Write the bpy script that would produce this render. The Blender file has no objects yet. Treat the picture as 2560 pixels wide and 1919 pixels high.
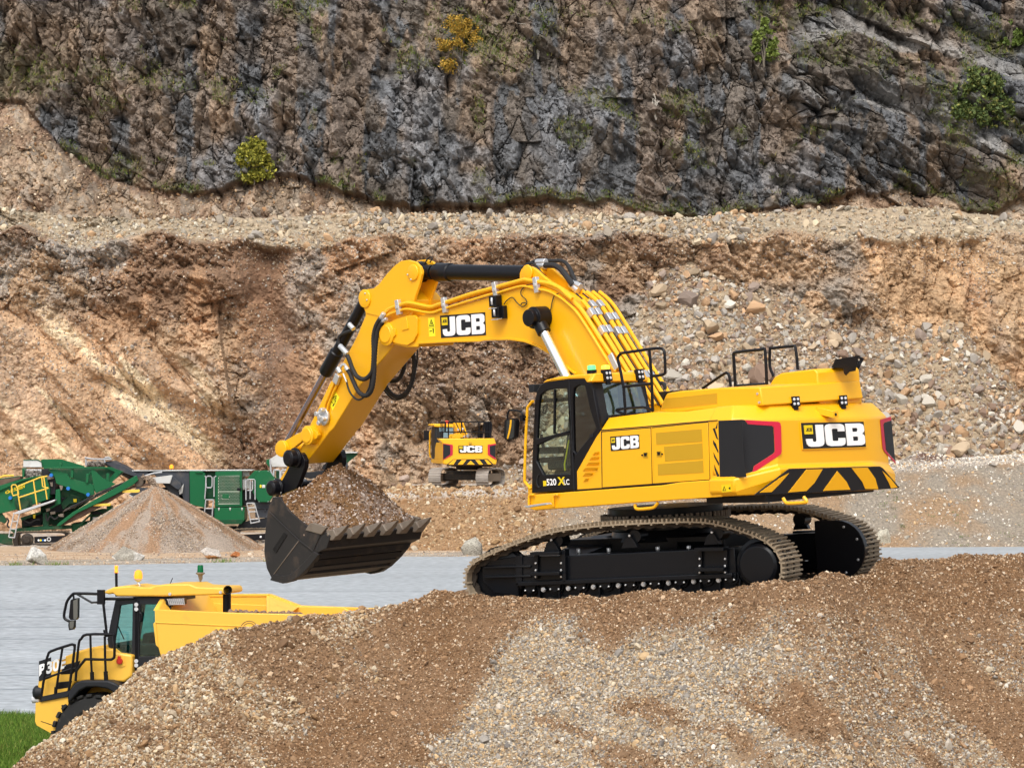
import bpy, math, random
import numpy as np
from mathutils import Vector, Matrix
from mathutils.geometry import tessellate_polygon
random.seed(11)
rng = np.random.default_rng(11)
SC = bpy.context.scene
COL = SC.collection
R = math.radians
# ------------------------------------------------------------------ camera, sky, sun, exposure
F, CX, HY, CH = 8400.0, 1280.0, 1065.0, 6.6      # focal length and horizon in photograph pixels, eye height in metres
cd = bpy.data.cameras.new('camera'); cam = bpy.data.objects.new('camera', cd); COL.objects.link(cam)
cd.sensor_width = 36.0; cd.lens = F / 2560 * 36; cd.shift_y = (HY - 959.5) / 2560
cd.clip_start = 0.5; cd.clip_end = 3000
cam.location = (0, 0, CH); cam.rotation_euler = (R(90), 0, 0)
SC.camera = cam
SUN_EL, SUN_AZ = R(52), R(190)      # azimuth clockwise from +Y
w = bpy.data.worlds.new('World'); SC.world = w; w.use_nodes = True
nt = w.node_tree; nt.nodes.clear()
wo = nt.nodes.new('ShaderNodeOutputWorld'); bg = nt.nodes.new('ShaderNodeBackground')
sk = nt.nodes.new('ShaderNodeTexSky'); sk.sky_type = 'NISHITA'; sk.sun_disc = False
sk.sun_elevation = SUN_EL; sk.sun_rotation = SUN_AZ; sk.air_density = 1.0; sk.dust_density = 4.0; sk.ozone_density = 1.0
hs = nt.nodes.new('ShaderNodeHueSaturation'); hs.inputs['Saturation'].default_value = 0.35
nt.links.new(sk.outputs[0], hs.inputs['Color']); nt.links.new(hs.outputs[0], bg.inputs[0]); nt.links.new(bg.outputs[0], wo.inputs[0])
bg.inputs[1].default_value = 0.15
sl = bpy.data.lights.new('sun', 'SUN'); sl.energy = 1.0; sl.angle = R(30); sl.color = (1, .975, .93)
so = bpy.data.objects.new('sun', sl); COL.objects.link(so)
sd = Vector((math.sin(SUN_AZ) * math.cos(SUN_EL), math.cos(SUN_AZ) * math.cos(SUN_EL), math.sin(SUN_EL)))
so.rotation_euler = sd.to_track_quat('Z', 'Y').to_euler(); so.location = sd * 80
SC.view_settings.view_transform = 'Standard'; SC.view_settings.look = 'None'; SC.view_settings.gamma = 1
SC.view_settings.exposure = 0.66

# ------------------------------------------------------------------ helpers
def W(px, py, Y):            # a point of the place at distance Y that the photograph shows at px, py
    return Vector(((px - CX) * Y / F, Y, CH + (HY - py) * Y / F))
def tag(o, label=None, cat=None, group=None, kind=None):
    if label: o['label'] = label
    if cat: o['category'] = cat
    if group: o['group'] = group
    if kind: o['kind'] = kind
    return o
def empty(name, M, label, cat, group=None):
    o = bpy.data.objects.new(name, None); COL.objects.link(o); o.empty_display_size = .3
    o.matrix_world = M
    return tag(o, label, cat, group)
def zz(ox, oy, k):
    return lambda *p: [(ox + p[i] / k, oy + p[i + 1] / k) for i in range(0, len(p), 2)]
class Frame:                 # local axes of a machine: x forward, y left, z up
    def __init__(s, M): s.M = M; s.I = M.inverted(); s.o = s.I @ Vector((0, 0, CH))
    def hit(s, px, py, p0, n):
        d = (s.I.to_3x3() @ Vector(((px - CX) / F, 1, (HY - py) / F)))
        n = Vector(n); t = (Vector(p0) - s.o).dot(n) / d.dot(n)
        return s.o + d * t
    def side(s, p, b): return s.hit(p[0], p[1], (0, b, 0), (0, 1, 0))
    def back(s, p, a): return s.hit(p[0], p[1], (a, 0, 0), (1, 0, 0))
    def top(s, p, c): return s.hit(p[0], p[1], (0, 0, c), (0, 0, 1))
    def sides(s, pts, b): return [s.side(p, b) for p in pts]
    def height(s, a, b, py): # local height at which plan point a, b shows at picture row py
        lo, hi = -3., 9.
        for _ in range(40):
            m = (lo + hi) / 2; q = s.M @ Vector((a, b, m)); y = HY - (q.z - CH) * F / q.y
            if y > py: lo = m
            else: hi = m
        return (lo + hi) / 2
def cr(pts, n=6, closed=False):     # smooth curve through points
    P = [Vector(p) for p in pts]; out = []; N = len(P)
    for i in range(N if closed else N - 1):
        g = (lambda j: P[j % N]) if closed else (lambda j: P[max(0, min(N - 1, j))])
        p0, p1, p2, p3 = g(i - 1), g(i), g(i + 1), g(i + 2)
        for k in range(n):
            t = k / n
            out.append(.5 * ((2 * p1) + (p2 - p0) * t + (2 * p0 - 5 * p1 + 4 * p2 - p3) * t * t + (3 * p1 - p0 - 3 * p2 + p3) * t ** 3))
    if not closed: out.append(P[-1])
    return out
class MB:
    def __init__(s): s.v = []; s.f = []; s.m = []
    def add(s, vs, fs, m=0):
        o = len(s.v); s.v.extend([tuple(q) for q in vs]); s.f.extend([tuple(o + i for i in f) for f in fs]); s.m.extend([m] * len(fs)); return s
    def box(s, c, d, m=0, rot=None):
        c = Vector(c); vs = []
        for x in (-.5, .5):
            for y in (-.5, .5):
                for z in (-.5, .5):
                    q = Vector((x * d[0], y * d[1], z * d[2]))
                    if rot is not None: q = rot @ q
                    vs.append(c + q)
        return s.add(vs, [(0, 1, 3, 2), (4, 6, 7, 5), (0, 4, 5, 1), (2, 3, 7, 6), (0, 2, 6, 4), (1, 5, 7, 3)], m)
    def bar(s, p, q, w, h, m=0, up=(0, 0, 1)):    # rectangular bar between two points
        p, q = Vector(p), Vector(q); x = (q - p); L = x.length; x.normalize()
        y = Vector(up).cross(x)
        if y.length < 1e-4: y = Vector((0, 1, 0)).cross(x)
        y.normalize(); z = x.cross(y)
        return s.box((p + q) / 2, (L, w, h), m, Matrix((x, y, z)).transposed())
    def prism(s, pts, d, m=0):                    # solid from a planar loop pushed along d
        return s.plate([pts], d, m)
    def plate(s, loops, d, m=0):                  # as prism, further loops are holes
        loops = [[Vector(p) for p in l] for l in loops]; d = Vector(d)
        L = loops[0]; n = Vector((0, 0, 0))
        for i in range(len(L)): n += L[i].cross(L[(i + 1) % len(L)])
        if n.length < 1e-12: n = Vector((0, 0, 1))
        n.normalize(); ax = n.orthogonal().normalized(); ay = n.cross(ax)
        flat = [[Vector((p.dot(ax), p.dot(ay), 0)) for p in l] for l in loops]
        tr = tessellate_polygon(flat)
        allp = [p for l in loops for p in l]; N = len(allp)
        s.add(allp + [p + d for p in allp], [t for t in tr] + [tuple(i + N for i in reversed(t)) for t in tr], m)
        o = len(s.v) - 2 * N; k = 0
        for l in loops:
            for i in range(len(l)):
                a, b = o + k + i, o + k + (i + 1) % len(l)
                s.f.append((a, b, b + N, a + N)); s.m.append(m)
            k += len(l)
        return s
    def tube(s, pts, r, m=0, n=8, caps=True):
        P = [Vector(p) for p in pts]; vs = []; fs = []
        t0 = (P[1] - P[0]).normalized(); u = t0.orthogonal().normalized()
        for i, p in enumerate(P):
            t = ((P[min(i + 1, len(P) - 1)] - P[max(i - 1, 0)])).normalized()
            u = (u - t * u.dot(t)); u = u.normalized() if u.length > 1e-6 else t.orthogonal().normalized()
            w_ = t.cross(u); rr = r[i] if isinstance(r, (list, tuple)) else r
            for k in range(n):
                a = 2 * math.pi * k / n; vs.append(p + (u * math.cos(a) + w_ * math.sin(a)) * rr)
        for i in range(len(P) - 1):
            for k in range(n):
                a, b = i * n + k, i * n + (k + 1) % n; fs.append((a, b, b + n, a + n))
        if caps: fs += [tuple(range(n - 1, -1, -1)), tuple(range((len(P) - 1) * n, len(P) * n))]
        return s.add(vs, fs, m)
    def cyl(s, p, q, r, m=0, n=24, r2=None): return s.tube([p, q], [r, r if r2 is None else r2], m, n)
    def turn(s, c, axis, prof, m=0, n=24):       # lathe: prof = [(along, radius)]
        ax = Vector(axis).normalized(); c = Vector(c)
        return s.tube2([c + ax * t for t, _ in prof], [r for _, r in prof], ax, m, n)
    def tube2(s, P, rs, ax, m, n):
        u = ax.orthogonal().normalized(); w_ = ax.cross(u); vs = []; fs = []
        for p, r in zip(P, rs):
            for k in range(n):
                a = 2 * math.pi * k / n; vs.append(p + (u * math.cos(a) + w_ * math.sin(a)) * r)
        for i in range(len(P) - 1):
            for k in range(n):
                a, b = i * n + k, i * n + (k + 1) % n; fs.append((a, b, b + n, a + n))
        fs += [tuple(range(n - 1, -1, -1)), tuple(range((len(P) - 1) * n, len(P) * n))]
        return s.add(vs, fs, m)
    def loft(s, rings, m=0, closed=True, caps=True):
        n = len(rings[0]); fs = []
        for i in range(len(rings) - 1):
            for k in range(n if closed else n - 1):
                a, b = i * n + k, i * n + (k + 1) % n; fs.append((a, b, b + n, a + n))
        if caps: fs += [tuple(range(n - 1, -1, -1)), tuple(range((len(rings) - 1) * n, len(rings) * n))]
        return s.add([p for r in rings for p in r], fs, m)
    def build(s, name, mats, parent=None, T=None, bevel=0, seg=2, angle=32, kind=None):
        me = bpy.data.meshes.new(name)
        vs = [tuple(T @ Vector(v)) for v in s.v] if T is not None else s.v
        me.from_pydata(vs, [], s.f)
        mats = mats if isinstance(mats, (list, tuple)) else [mats]
        for mm in mats: me.materials.append(mm)
        me.polygons.foreach_set('material_index', s.m)
        import bmesh
        bm = bmesh.new(); bm.from_mesh(me); bmesh.ops.remove_doubles(bm, verts=bm.verts, dist=1e-5)
        bmesh.ops.recalc_face_normals(bm, faces=bm.faces); bm.to_mesh(me); bm.free()
        me.polygons.foreach_set('use_smooth', [True] * len(me.polygons)); me.set_sharp_from_angle(angle=R(angle))
        o = bpy.data.objects.new(name, me); COL.objects.link(o)
        if parent is not None: o.parent = parent
        if bevel:
            b = o.modifiers.new('bevel', 'BEVEL'); b.width = bevel; b.segments = seg; b.limit_method = 'ANGLE'; b.angle_limit = R(30)
            b.harden_normals = False
        if kind: o['kind'] = kind
        return o
def copy_tree(o, parent=None):
    c = o.copy(); COL.objects.link(c)
    if parent is not None: c.parent = parent
    for ch in o.children: copy_tree(ch, c)
    return c
def big_mesh(name, V, Fc, mat, attrs=None, smooth=False, kind=None):   # fast mesh from arrays
    me = bpy.data.meshes.new(name); V = np.asarray(V, np.float32); Fc = np.asarray(Fc, np.int32); k = Fc.shape[1]
    me.vertices.add(len(V)); me.vertices.foreach_set('co', V.ravel())
    me.loops.add(Fc.size); me.loops.foreach_set('vertex_index', Fc.ravel())
    me.polygons.add(len(Fc)); me.polygons.foreach_set('loop_start', np.arange(0, Fc.size, k, dtype=np.int32))
    me.update(calc_edges=True)
    me.polygons.foreach_set('use_smooth', np.full(len(Fc), smooth, bool))
    for an, A in (attrs or {}).items():
        A = np.asarray(A, np.float32)
        if A.ndim == 1: at = me.attributes.new(an, 'FLOAT', 'POINT'); at.data.foreach_set('value', A)
        else: at = me.attributes.new(an, 'FLOAT_VECTOR', 'POINT'); at.data.foreach_set('vector', A.ravel())
    for mm in (mat if isinstance(mat, (list, tuple)) else [mat]): me.materials.append(mm)
    o = bpy.data.objects.new(name, me); COL.objects.link(o)
    if kind: o['kind'] = kind
    return o
# value noise and cellular noise on arrays
def hsh(ix, iy, k):
    n = (ix.astype(np.int64) * 374761393 + iy.astype(np.int64) * 668265263 + k * 974634777) & 0xffffffff
    n = ((n ^ (n >> 13)) * 1274126177) & 0xffffffff; n = (n ^ (n >> 16)) & 0xffffffff
    n = (n * 2246822519) & 0xffffffff; n ^= n >> 15
    return (n & 0xffffff) / float(0x1000000)
def vn(x, y, k=0):
    ix, iy = np.floor(x), np.floor(y); fx, fy = x - ix, y - iy
    fx = fx * fx * (3 - 2 * fx); fy = fy * fy * (3 - 2 * fy)
    a, b, c, d = hsh(ix, iy, k), hsh(ix + 1, iy, k), hsh(ix, iy + 1, k), hsh(ix + 1, iy + 1, k)
    return (a + (b - a) * fx) * (1 - fy) + (c + (d - c) * fx) * fy
def fbm(x, y, k=0, o=4, g=.5):
    s = 0; a = 1; t = 0
    for i in range(o): s = s + a * vn(x * 2 ** i + 17 * i, y * 2 ** i - 9 * i, k + i); t += a; a *= g
    return s / t
def cells(x, y, k=0, tilt=1.5, bias=.0):      # faceted blocks: the highest of the tilted planes around; gap to the next plane, three random numbers
    ix, iy = np.floor(x), np.floor(y); H1 = np.full(x.shape, -9.); H2 = H1.copy()
    r = [np.zeros(x.shape) for _ in range(3)]
    for dx in (-1, 0, 1):
        for dy in (-1, 0, 1):
            cx, cy = ix + dx, iy + dy
            r0, r1, r2 = hsh(cx, cy, k + 3), hsh(cx, cy, k + 4), hsh(cx, cy, k + 5)
            ox, oy = x - (cx + .1 + .8 * hsh(cx, cy, k + 1)), y - (cy + .1 + .8 * hsh(cx, cy, k + 2))
            h = (r0 - .5) * .9 + ox * (r1 - .5 + bias) * tilt + oy * (r2 - .5 - bias * .8) * tilt - 1.7 * np.maximum(np.maximum(abs(ox), abs(oy)) - .33, 0)
            m = h > H1
            H2 = np.where(m, H1, np.maximum(H2, h)); H1 = np.where(m, h, H1)
            for i, v in enumerate((r0, r1, r2)): r[i] = np.where(m, v, r[i])
    return H1, H1 - H2, r
def sst(a, b, x): t = np.clip((x - a) / (b - a), 0, 1); return t * t * (3 - 2 * t)

# ------------------------------------------------------------------ materials
def lin(r, g, b): return tuple(((c / 255 + .055) / 1.055) ** 2.4 if c > 10 else c / 255 / 12.92 for c in (r, g, b)) + (1,)
def newmat(name):
    m = bpy.data.materials.new(name); m.use_nodes = True; t = m.node_tree
    return m, t, t.nodes['Principled BSDF']
def paint(name, col, rough=.35, metal=0, dirt=.0, dirtcol=(.25, .17, .10, 1), scale=3, bump=0, bscale=40, coat=0):
    m, t, p = newmat(name); p.inputs['Roughness'].default_value = rough; p.inputs['Metallic'].default_value = metal
    p.inputs['Base Color'].default_value = col
    if col[0] < .06: p.inputs['Specular IOR Level'].default_value = .22
    if coat: p.inputs['Coat Weight'].default_value = coat; p.inputs['Coat Roughness'].default_value = .15
    tc = t.nodes.new('ShaderNodeTexCoord')
    n = t.nodes.new('ShaderNodeTexNoise'); n.inputs['Scale'].default_value = scale; n.inputs['Detail'].default_value = 8; n.inputs['Roughness'].default_value = .65
    t.links.new(tc.outputs['Object'], n.inputs['Vector'])
    if dirt:
        cr_ = t.nodes.new('ShaderNodeMapRange'); cr_.inputs['From Min'].default_value = .62 - dirt * .3; cr_.inputs['From Max'].default_value = .78 - dirt * .1
        cr_.inputs['To Max'].default_value = min(1, dirt * 1.5)
        t.links.new(n.outputs['Fac'], cr_.inputs['Value'])
        mx = t.nodes.new('ShaderNodeMix'); mx.data_type = 'RGBA'; mx.inputs['A'].default_value = col; mx.inputs['B'].default_value = dirtcol
        t.links.new(cr_.outputs[0], mx.inputs['Factor']); t.links.new(mx.outputs['Result'], p.inputs['Base Color'])
        rr = t.nodes.new('ShaderNodeMapRange'); rr.inputs['To Min'].default_value = rough; rr.inputs['To Max'].default_value = .85
        t.links.new(cr_.outputs[0], rr.inputs['Value']); t.links.new(rr.outputs[0], p.inputs['Roughness'])
    else:
        rr = t.nodes.new('ShaderNodeMapRange'); rr.inputs['To Min'].default_value = rough * .8; rr.inputs['To Max'].default_value = min(1, rough * 1.25)
        t.links.new(n.outputs['Fac'], rr.inputs['Value']); t.links.new(rr.outputs[0], p.inputs['Roughness'])
    if bump:
        n2 = t.nodes.new('ShaderNodeTexNoise'); n2.inputs['Scale'].default_value = bscale; n2.inputs['Detail'].default_value = 4
        b = t.nodes.new('ShaderNodeBump'); b.inputs['Strength'].default_value = bump; b.inputs['Distance'].default_value = .02
        t.links.new(tc.outputs['Object'], n2.inputs['Vector']); t.links.new(n2.outputs['Fac'], b.inputs['Height']); t.links.new(b.outputs[0], p.inputs['Normal'])
    return m
YEL = paint('yellow_paint', (.85, .425, .002, 1), .42, coat=.12, dirt=.06, dirtcol=(.55, .32, .06, 1), scale=1.3)
YEL2 = paint('hauler_paint', (.78, .44, .05, 1), .42, dirt=.22, dirtcol=(.35, .2, .07, 1), scale=2)
YGR = paint('yellow_mesh', (.50, .29, .004, 1), .6)
BLK = paint('black_satin', (.006, .006, .008, 1), .33)
BLKP = paint('black_panel', (.015, .016, .019, 1), .5)
RUB = paint('rubber_hose', (.025, .025, .026, 1), .6, dirt=.1)
GUN = paint('undercarriage_black', (.004, .005, .007, 1), .30, dirt=.05, dirtcol=(.08, .065, .05, 1), scale=2.2)
BKT = paint('bucket_steel', (.026, .024, .024, 1), .48, dirt=.3, dirtcol=(.16, .11, .075, 1), scale=2.5)
WEAR = paint('worn_steel', (.20, .165, .13, 1), .5, metal=.2, dirt=.4, dirtcol=(.12, .075, .04, 1), scale=9)
SHOE = paint('muddy_shoe', (.27, .21, .14, 1), .75, dirt=.5, dirtcol=(.10, .075, .05, 1), scale=7)
LINK = paint('track_link', (.035, .028, .022, 1), .6, dirt=.35, dirtcol=(.16, .11, .07, 1), scale=6)
CHR = paint('chrome_rod', (.85, .86, .88, 1), .12, metal=1)
SIL = paint('zinc_fitting', (.62, .63, .64, 1), .35, metal=.7)
RED = paint('red_trim', (.50, .004, .035, 1), .4)
WHT = paint('white_letter', (.86, .86, .86, 1), .45)
DECY = paint('decal_yellow', (.75, .55, .0, 1), .5)
GALV = paint('galvanised', (.46, .47, .48, 1), .45, metal=.4, dirt=.2)
GRN = paint('machine_green', (.006, .10, .035, 1), .42, dirt=.2, dirtcol=(.10, .12, .07, 1), scale=1.6)
GRND = paint('machine_green_dark', (.006, .055, .022, 1), .5, dirt=.45, dirtcol=(.09, .08, .05, 1), scale=2)
GREY = paint('machine_grey', (.045, .05, .06, 1), .5, dirt=.3, dirtcol=(.18, .15, .12, 1), scale=1.5)
LGRY = paint('light_grey_panel', (.52, .52, .50, 1), .5, dirt=.35, dirtcol=(.30, .25, .19, 1), scale=2)
BELT = paint('belt_rubber', (.05, .045, .04, 1), .7, dirt=.5, dirtcol=(.17, .12, .08, 1), scale=2)
RUST = paint('rusty_steel', (.10, .055, .035, 1), .7, dirt=.4, dirtcol=(.20, .14, .10, 1), scale=2)
RAILY = paint('rail_yellow', (.75, .48, .06, 1), .5)
TYRE = paint('tyre', (.02, .02, .02, 1), .75, dirt=.4, dirtcol=(.11, .09, .07, 1), scale=5)
CLOTH = paint('seat_cloth', (.03, .035, .04, 1), .9)
BLUE = paint('blue_cap', (.02, .16, .5, 1), .5)
def glass(name, tint, refl=.12, dens=.0):
    m, t, p = newmat(name); t.nodes.remove(p)
    out = t.nodes['Material Output']; tr = t.nodes.new('ShaderNodeBsdfTransparent'); gl = t.nodes.new('ShaderNodeBsdfGlossy')
    tr.inputs[0].default_value = tint; gl.inputs['Roughness'].default_value = .02; gl.inputs[0].default_value = (.9, .95, .97, 1)
    lw = t.nodes.new('ShaderNodeLayerWeight'); fr = t.nodes.new('ShaderNodeMath'); fr.operation = 'POWER'; fr.inputs[1].default_value = 4
    t.links.new(lw.outputs['Facing'], fr.inputs[0])
    ad = t.nodes.new('ShaderNodeMath'); ad.operation = 'MULTIPLY_ADD'; ad.inputs[1].default_value = .5; ad.inputs[2].default_value = refl; ad.use_clamp = True
    mx = t.nodes.new('ShaderNodeMixShader'); t.links.new(fr.outputs[0], ad.inputs[0]); t.links.new(ad.outputs[0], mx.inputs[0])
    t.links.new(tr.outputs[0], mx.inputs[1]); t.links.new(gl.outputs[0], mx.inputs[2]); t.links.new(mx.outputs[0], out.inputs[0])
    return m
GLS = glass('cab_glass', (.72, .84, .80, 1), .05)
GLD = glass('dark_glass', (.16, .22, .22, 1), .08)
GLT = glass('teal_glass', (.50, .78, .74, 1), .05)
def glow(name, col, em, st):
    m, t, p = newmat(name); p.inputs['Base Color'].default_value = col; p.inputs['Roughness'].default_value = .2
    p.inputs['Emission Color'].default_value = em; p.inputs['Emission Strength'].default_value = st; return m
LGRN = glow('green_lamp', (.05, .5, .15, 1), (.16, .85, .22, 1), .8)
LAMB = glow('amber_lamp', (.9, .4, .02, 1), (1, .48, .03, 1), 1.6)
LHOT = glow('lit_amber_lamp', (.85, .22, .01, 1), (1, .30, .02, 1), .9)
LGOF = paint('green_lens', (.0, .10, .03, 1), .2)
LENS = paint('lamp_lens', (.55, .57, .6, 1), .15)
def rockmat(name, scale=1.0, bump=.6, rough=.9, spec=.2, fine=14, dist=.35, bs=1.0):
    """colour comes from the 'rgb' attribute of the mesh, broken up by noise"""
    m, t, p = newmat(name); L = t.links
    at = t.nodes.new('ShaderNodeAttribute'); at.attribute_name = 'rgb'
    tc = t.nodes.new('ShaderNodeTexCoord')
    n = t.nodes.new('ShaderNodeTexNoise'); n.inputs['Scale'].default_value = fine * scale; n.inputs['Detail'].default_value = 8; n.inputs['Roughness'].default_value = .7
    L.new(tc.outputs['Object'], n.inputs['Vector'])
    mr = t.nodes.new('ShaderNodeMapRange'); mr.inputs['From Min'].default_value = .3; mr.inputs['From Max'].default_value = .7; mr.inputs['To Min'].default_value = .55; mr.inputs['To Max'].default_value = 1.5
    L.new(n.outputs['Fac'], mr.inputs['Value'])
    mu = t.nodes.new('ShaderNodeVectorMath'); mu.operation = 'SCALE'; L.new(at.outputs['Vector'], mu.inputs[0]); L.new(mr.outputs[0], mu.inputs['Scale'])
    L.new(mu.outputs[0], p.inputs['Base Color'])
    p.inputs['Roughness'].default_value = rough; p.inputs['Specular IOR Level'].default_value = spec
    if bump:
        v = t.nodes.new('ShaderNodeTexVoronoi'); v.inputs['Scale'].default_value = 4 * scale * bs
        nn = t.nodes.new('ShaderNodeTexNoise'); nn.inputs['Scale'].default_value = 5 * scale * bs; nn.inputs['Detail'].default_value = 9; nn.inputs['Roughness'].default_value = .68
        L.new(tc.outputs['Object'], nn.inputs['Vector']); L.new(tc.outputs['Object'], v.inputs['Vector'])
        ad = t.nodes.new('ShaderNodeMath'); ad.operation = 'MULTIPLY_ADD'; ad.inputs[1].default_value = .35
        L.new(v.outputs['Distance'], ad.inputs[0]); L.new(nn.outputs['Fac'], ad.inputs[2])
        b = t.nodes.new('ShaderNodeBump'); b.inputs['Strength'].default_value = bump; b.inputs['Distance'].default_value = dist / scale
        L.new(ad.outputs[0], b.inputs['Height']); L.new(b.outputs[0], p.inputs['Normal'])
    return m
def stonemat(name, rough=.85):
    m, t, p = newmat(name); at = t.nodes.new('ShaderNodeAttribute'); at.attribute_name = 'rgb'
    t.links.new(at.outputs['Vector'], p.inputs['Base Color']); p.inputs['Roughness'].default_value = rough; p.inputs['Specular IOR Level'].default_value = .25
    return m
STONE = stonemat('stone')
# lettering
BADGE = dict(
 J=[[(.215, .92), (.335, .92), (.335, .30), (.325, .17), (.30, .10), (.25, .07), (.12, .07), (.08, .10), (.058, .17), (.05, .30), (.05, .38), (.15, .38), (.15, .30), (.165, .26), (.205, .26), (.215, .30)]],
 C=[[(.36, .80), (.37, .87), (.39, .91), (.44, .94), (.60, .94), (.64, .91), (.66, .87), (.67, .80), (.67, .64), (.565, .64), (.565, .72), (.55, .75), (.48, .75), (.465, .72), (.465, .30), (.48, .27), (.55, .27), (.565, .30), (.565, .38), (.67, .38), (.67, .22), (.66, .14), (.64, .10), (.60, .07), (.44, .07), (.39, .10), (.37, .14), (.36, .22)]],
 B=[[(.695, .94), (.92, .94), (.96, .91), (.98, .86), (.985, .80), (.985, .63), (.965, .56), (.945, .53), (.965, .50), (.985, .43), (.985, .21), (.98, .14), (.96, .10), (.92, .07), (.695, .07)],
    [(.795, .76), (.87, .76), (.88, .73), (.88, .64), (.87, .61), (.795, .61)], [(.795, .42), (.87, .42), (.88, .39), (.88, .28), (.87, .25), (.795, .25)]])
def badge(mb, q, n, black, white, yel, th=.012, plate=True):   # q: corners tl tr br bl, n: outward unit vector
    q = [Vector(x) for x in q]; n = Vector(n)
    def P(u, v, h=0): return (q[3] * (1 - u) + q[2] * u) * (1 - v) + (q[0] * (1 - u) + q[1] * u) * v + n * h
    if plate: mb.prism([P(0, 0), P(1, 0), P(1, 1), P(0, 1)], n * th, black)
    for L in 'JCB': mb.plate([[P(u, v, th) for u, v in l] for l in BADGE[L]], n * th * .6, white)
    mb.prism([P(.035, .56, th), (P(.165, .56, th)), P(.165, .91, th), P(.035, .91, th)], n * th * .6, yel)
    h = th * 1.6 + .001; k = .07 / .52
    for L in 'JCB':      # the small emblem in the yellow square
        mb.plate([[P(.05 + u * .1, .66 + v * .15, h) for u, v in l] for l in BADGE[L]], n * .001, black)
def words(mb, text, o, x, y, size, n, m=0, off=.0, th=.004, wide=1.0):    # default typeface laid on a surface
    cu = bpy.data.curves.new('lettering', 'FONT'); cu.body = text; cu.size = 1; cu.offset = off
    ob = bpy.data.objects.new('lettering', cu); COL.objects.link(ob); bpy.context.view_layer.update()
    me = bpy.data.meshes.new_from_object(ob)
    o, x, y, n = Vector(o), Vector(x), Vector(y), Vector(n)
    mb.add([o + x * (v.co.x * size * wide) + y * (v.co.y * size) + n * th for v in me.vertices], [tuple(p.vertices) for p in me.polygons], m)
    w_ = max((v.co.x for v in me.vertices), default=0) * size * wide
    bpy.data.objects.remove(ob); bpy.data.meshes.remove(me); return w_
# ================================================================== ground, road, banks
def C3(*c): return np.array([lin(*c)[:3]])[0]
def interp(xs, pts): p = np.array(pts, float); return np.interp(xs, p[:, 0], p[:, 1])
def grid_faces(nx, ny):
    i = np.arange(nx - 1)[:, None] * ny + np.arange(ny - 1)[None, :]; i = i.ravel()
    return np.stack([i, i + ny, i + ny + 1, i + 1], 1)
def mix3(a, b, t): return a * (1 - t[..., None]) + b * t[..., None]
def surfmat(name, c1, c2, scale, stretch=(1, 1, 1), rough=.9, c3=None, bump=.3, fine=30):
    m, t, p = newmat(name); L = t.links
    tc = t.nodes.new('ShaderNodeTexCoord'); mp = t.nodes.new('ShaderNodeMapping'); mp.inputs['Scale'].default_value = stretch
    L.new(tc.outputs['Object'], mp.inputs[0])
    n = t.nodes.new('ShaderNodeTexNoise'); n.inputs['Scale'].default_value = scale; n.inputs['Detail'].default_value = 7; n.inputs['Roughness'].default_value = .62
    L.new(mp.outputs[0], n.inputs['Vector'])
    r = t.nodes.new('ShaderNodeValToRGB'); r.color_ramp.elements[0].position = .36; r.color_ramp.elements[0].color = c1
    r.color_ramp.elements[1].position = .64; r.color_ramp.elements[1].color = c2
    if c3: e = r.color_ramp.elements.new(.5); e.color = c3
    L.new(n.outputs['Fac'], r.inputs[0])
    n2 = t.nodes.new('ShaderNodeTexNoise'); n2.inputs['Scale'].default_value = fine; n2.inputs['Detail'].default_value = 5
    L.new(tc.outputs['Object'], n2.inputs['Vector'])
    mr = t.nodes.new('ShaderNodeMapRange'); mr.inputs['From Min'].default_value = .3; mr.inputs['From Max'].default_value = .7; mr.inputs['To Min'].default_value = .75; mr.inputs['To Max'].default_value = 1.25
    L.new(n2.outputs['Fac'], mr.inputs['Value'])
    mu = t.nodes.new('ShaderNodeVectorMath'); mu.operation = 'SCALE'; L.new(r.outputs[0], mu.inputs[0]); L.new(mr.outputs[0], mu.inputs['Scale'])
    L.new(mu.outputs[0], p.inputs['Base Color']); p.inputs['Roughness'].default_value = rough; p.inputs['Specular IOR Level'].default_value = .25
    if bump:
        b = t.nodes.new('ShaderNodeBump'); b.inputs['Strength'].default_value = bump; b.inputs['Distance'].default_value = .05
        L.new(n2.outputs['Fac'], b.inputs['Height']); L.new(b.outputs[0], p.inputs['Normal'])
    return m
DIRT = surfmat('quarry_floor', lin(152, 124, 98), lin(190, 172, 150), .3, (1, 4, 1), c3=lin(176, 150, 122), fine=6, bump=.5)
VERGE = surfmat('stony_verge', lin(128, 118, 105), lin(178, 166, 150), .6, (1, 2, 1), fine=9, bump=.6)
ROAD = surfmat('pale_asphalt', lin(152, 157, 160), lin(165, 170, 173), .05, (.3, 3.2, 1), rough=.62, c3=lin(158, 163, 166), fine=2.5, bump=.05)
SEAM = paint('road_seam', lin(95, 108, 115), .8)
GRASSB = surfmat('grass_soil', lin(50, 75, 20), lin(80, 105, 35), 2, fine=20)
def sheet(name, pts, z, mat):
    me = bpy.data.meshes.new(name); me.from_pydata([(x, y, z) for x, y in pts], [], [tuple(range(len(pts)))]); me.materials.append(mat)
    o = bpy.data.objects.new(name, me); COL.objects.link(o); o['kind'] = 'structure'; return o
sheet('ground', [(-500, -40), (500, -40), (500, 700), (-500, 700)], 0, DIRT)
far = [(-120, 156), (-25, 159), (-20, 159.5), (-9.5, 165), (-5.6, 170), (-2.5, 170), (8, 176), (20, 183), (30, 184), (120, 186)]
sheet('verge', far + [(120, 189), (30, 188), (8, 181), (-6, 175), (-12, 170), (-28, 164), (-120, 161)], .004, VERGE)
near = [(120, 66), (6, 72), (-6, 75), (-12, 76.6), (-120, 79)]
sheet('road', far + near, .008, ROAD)
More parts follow.
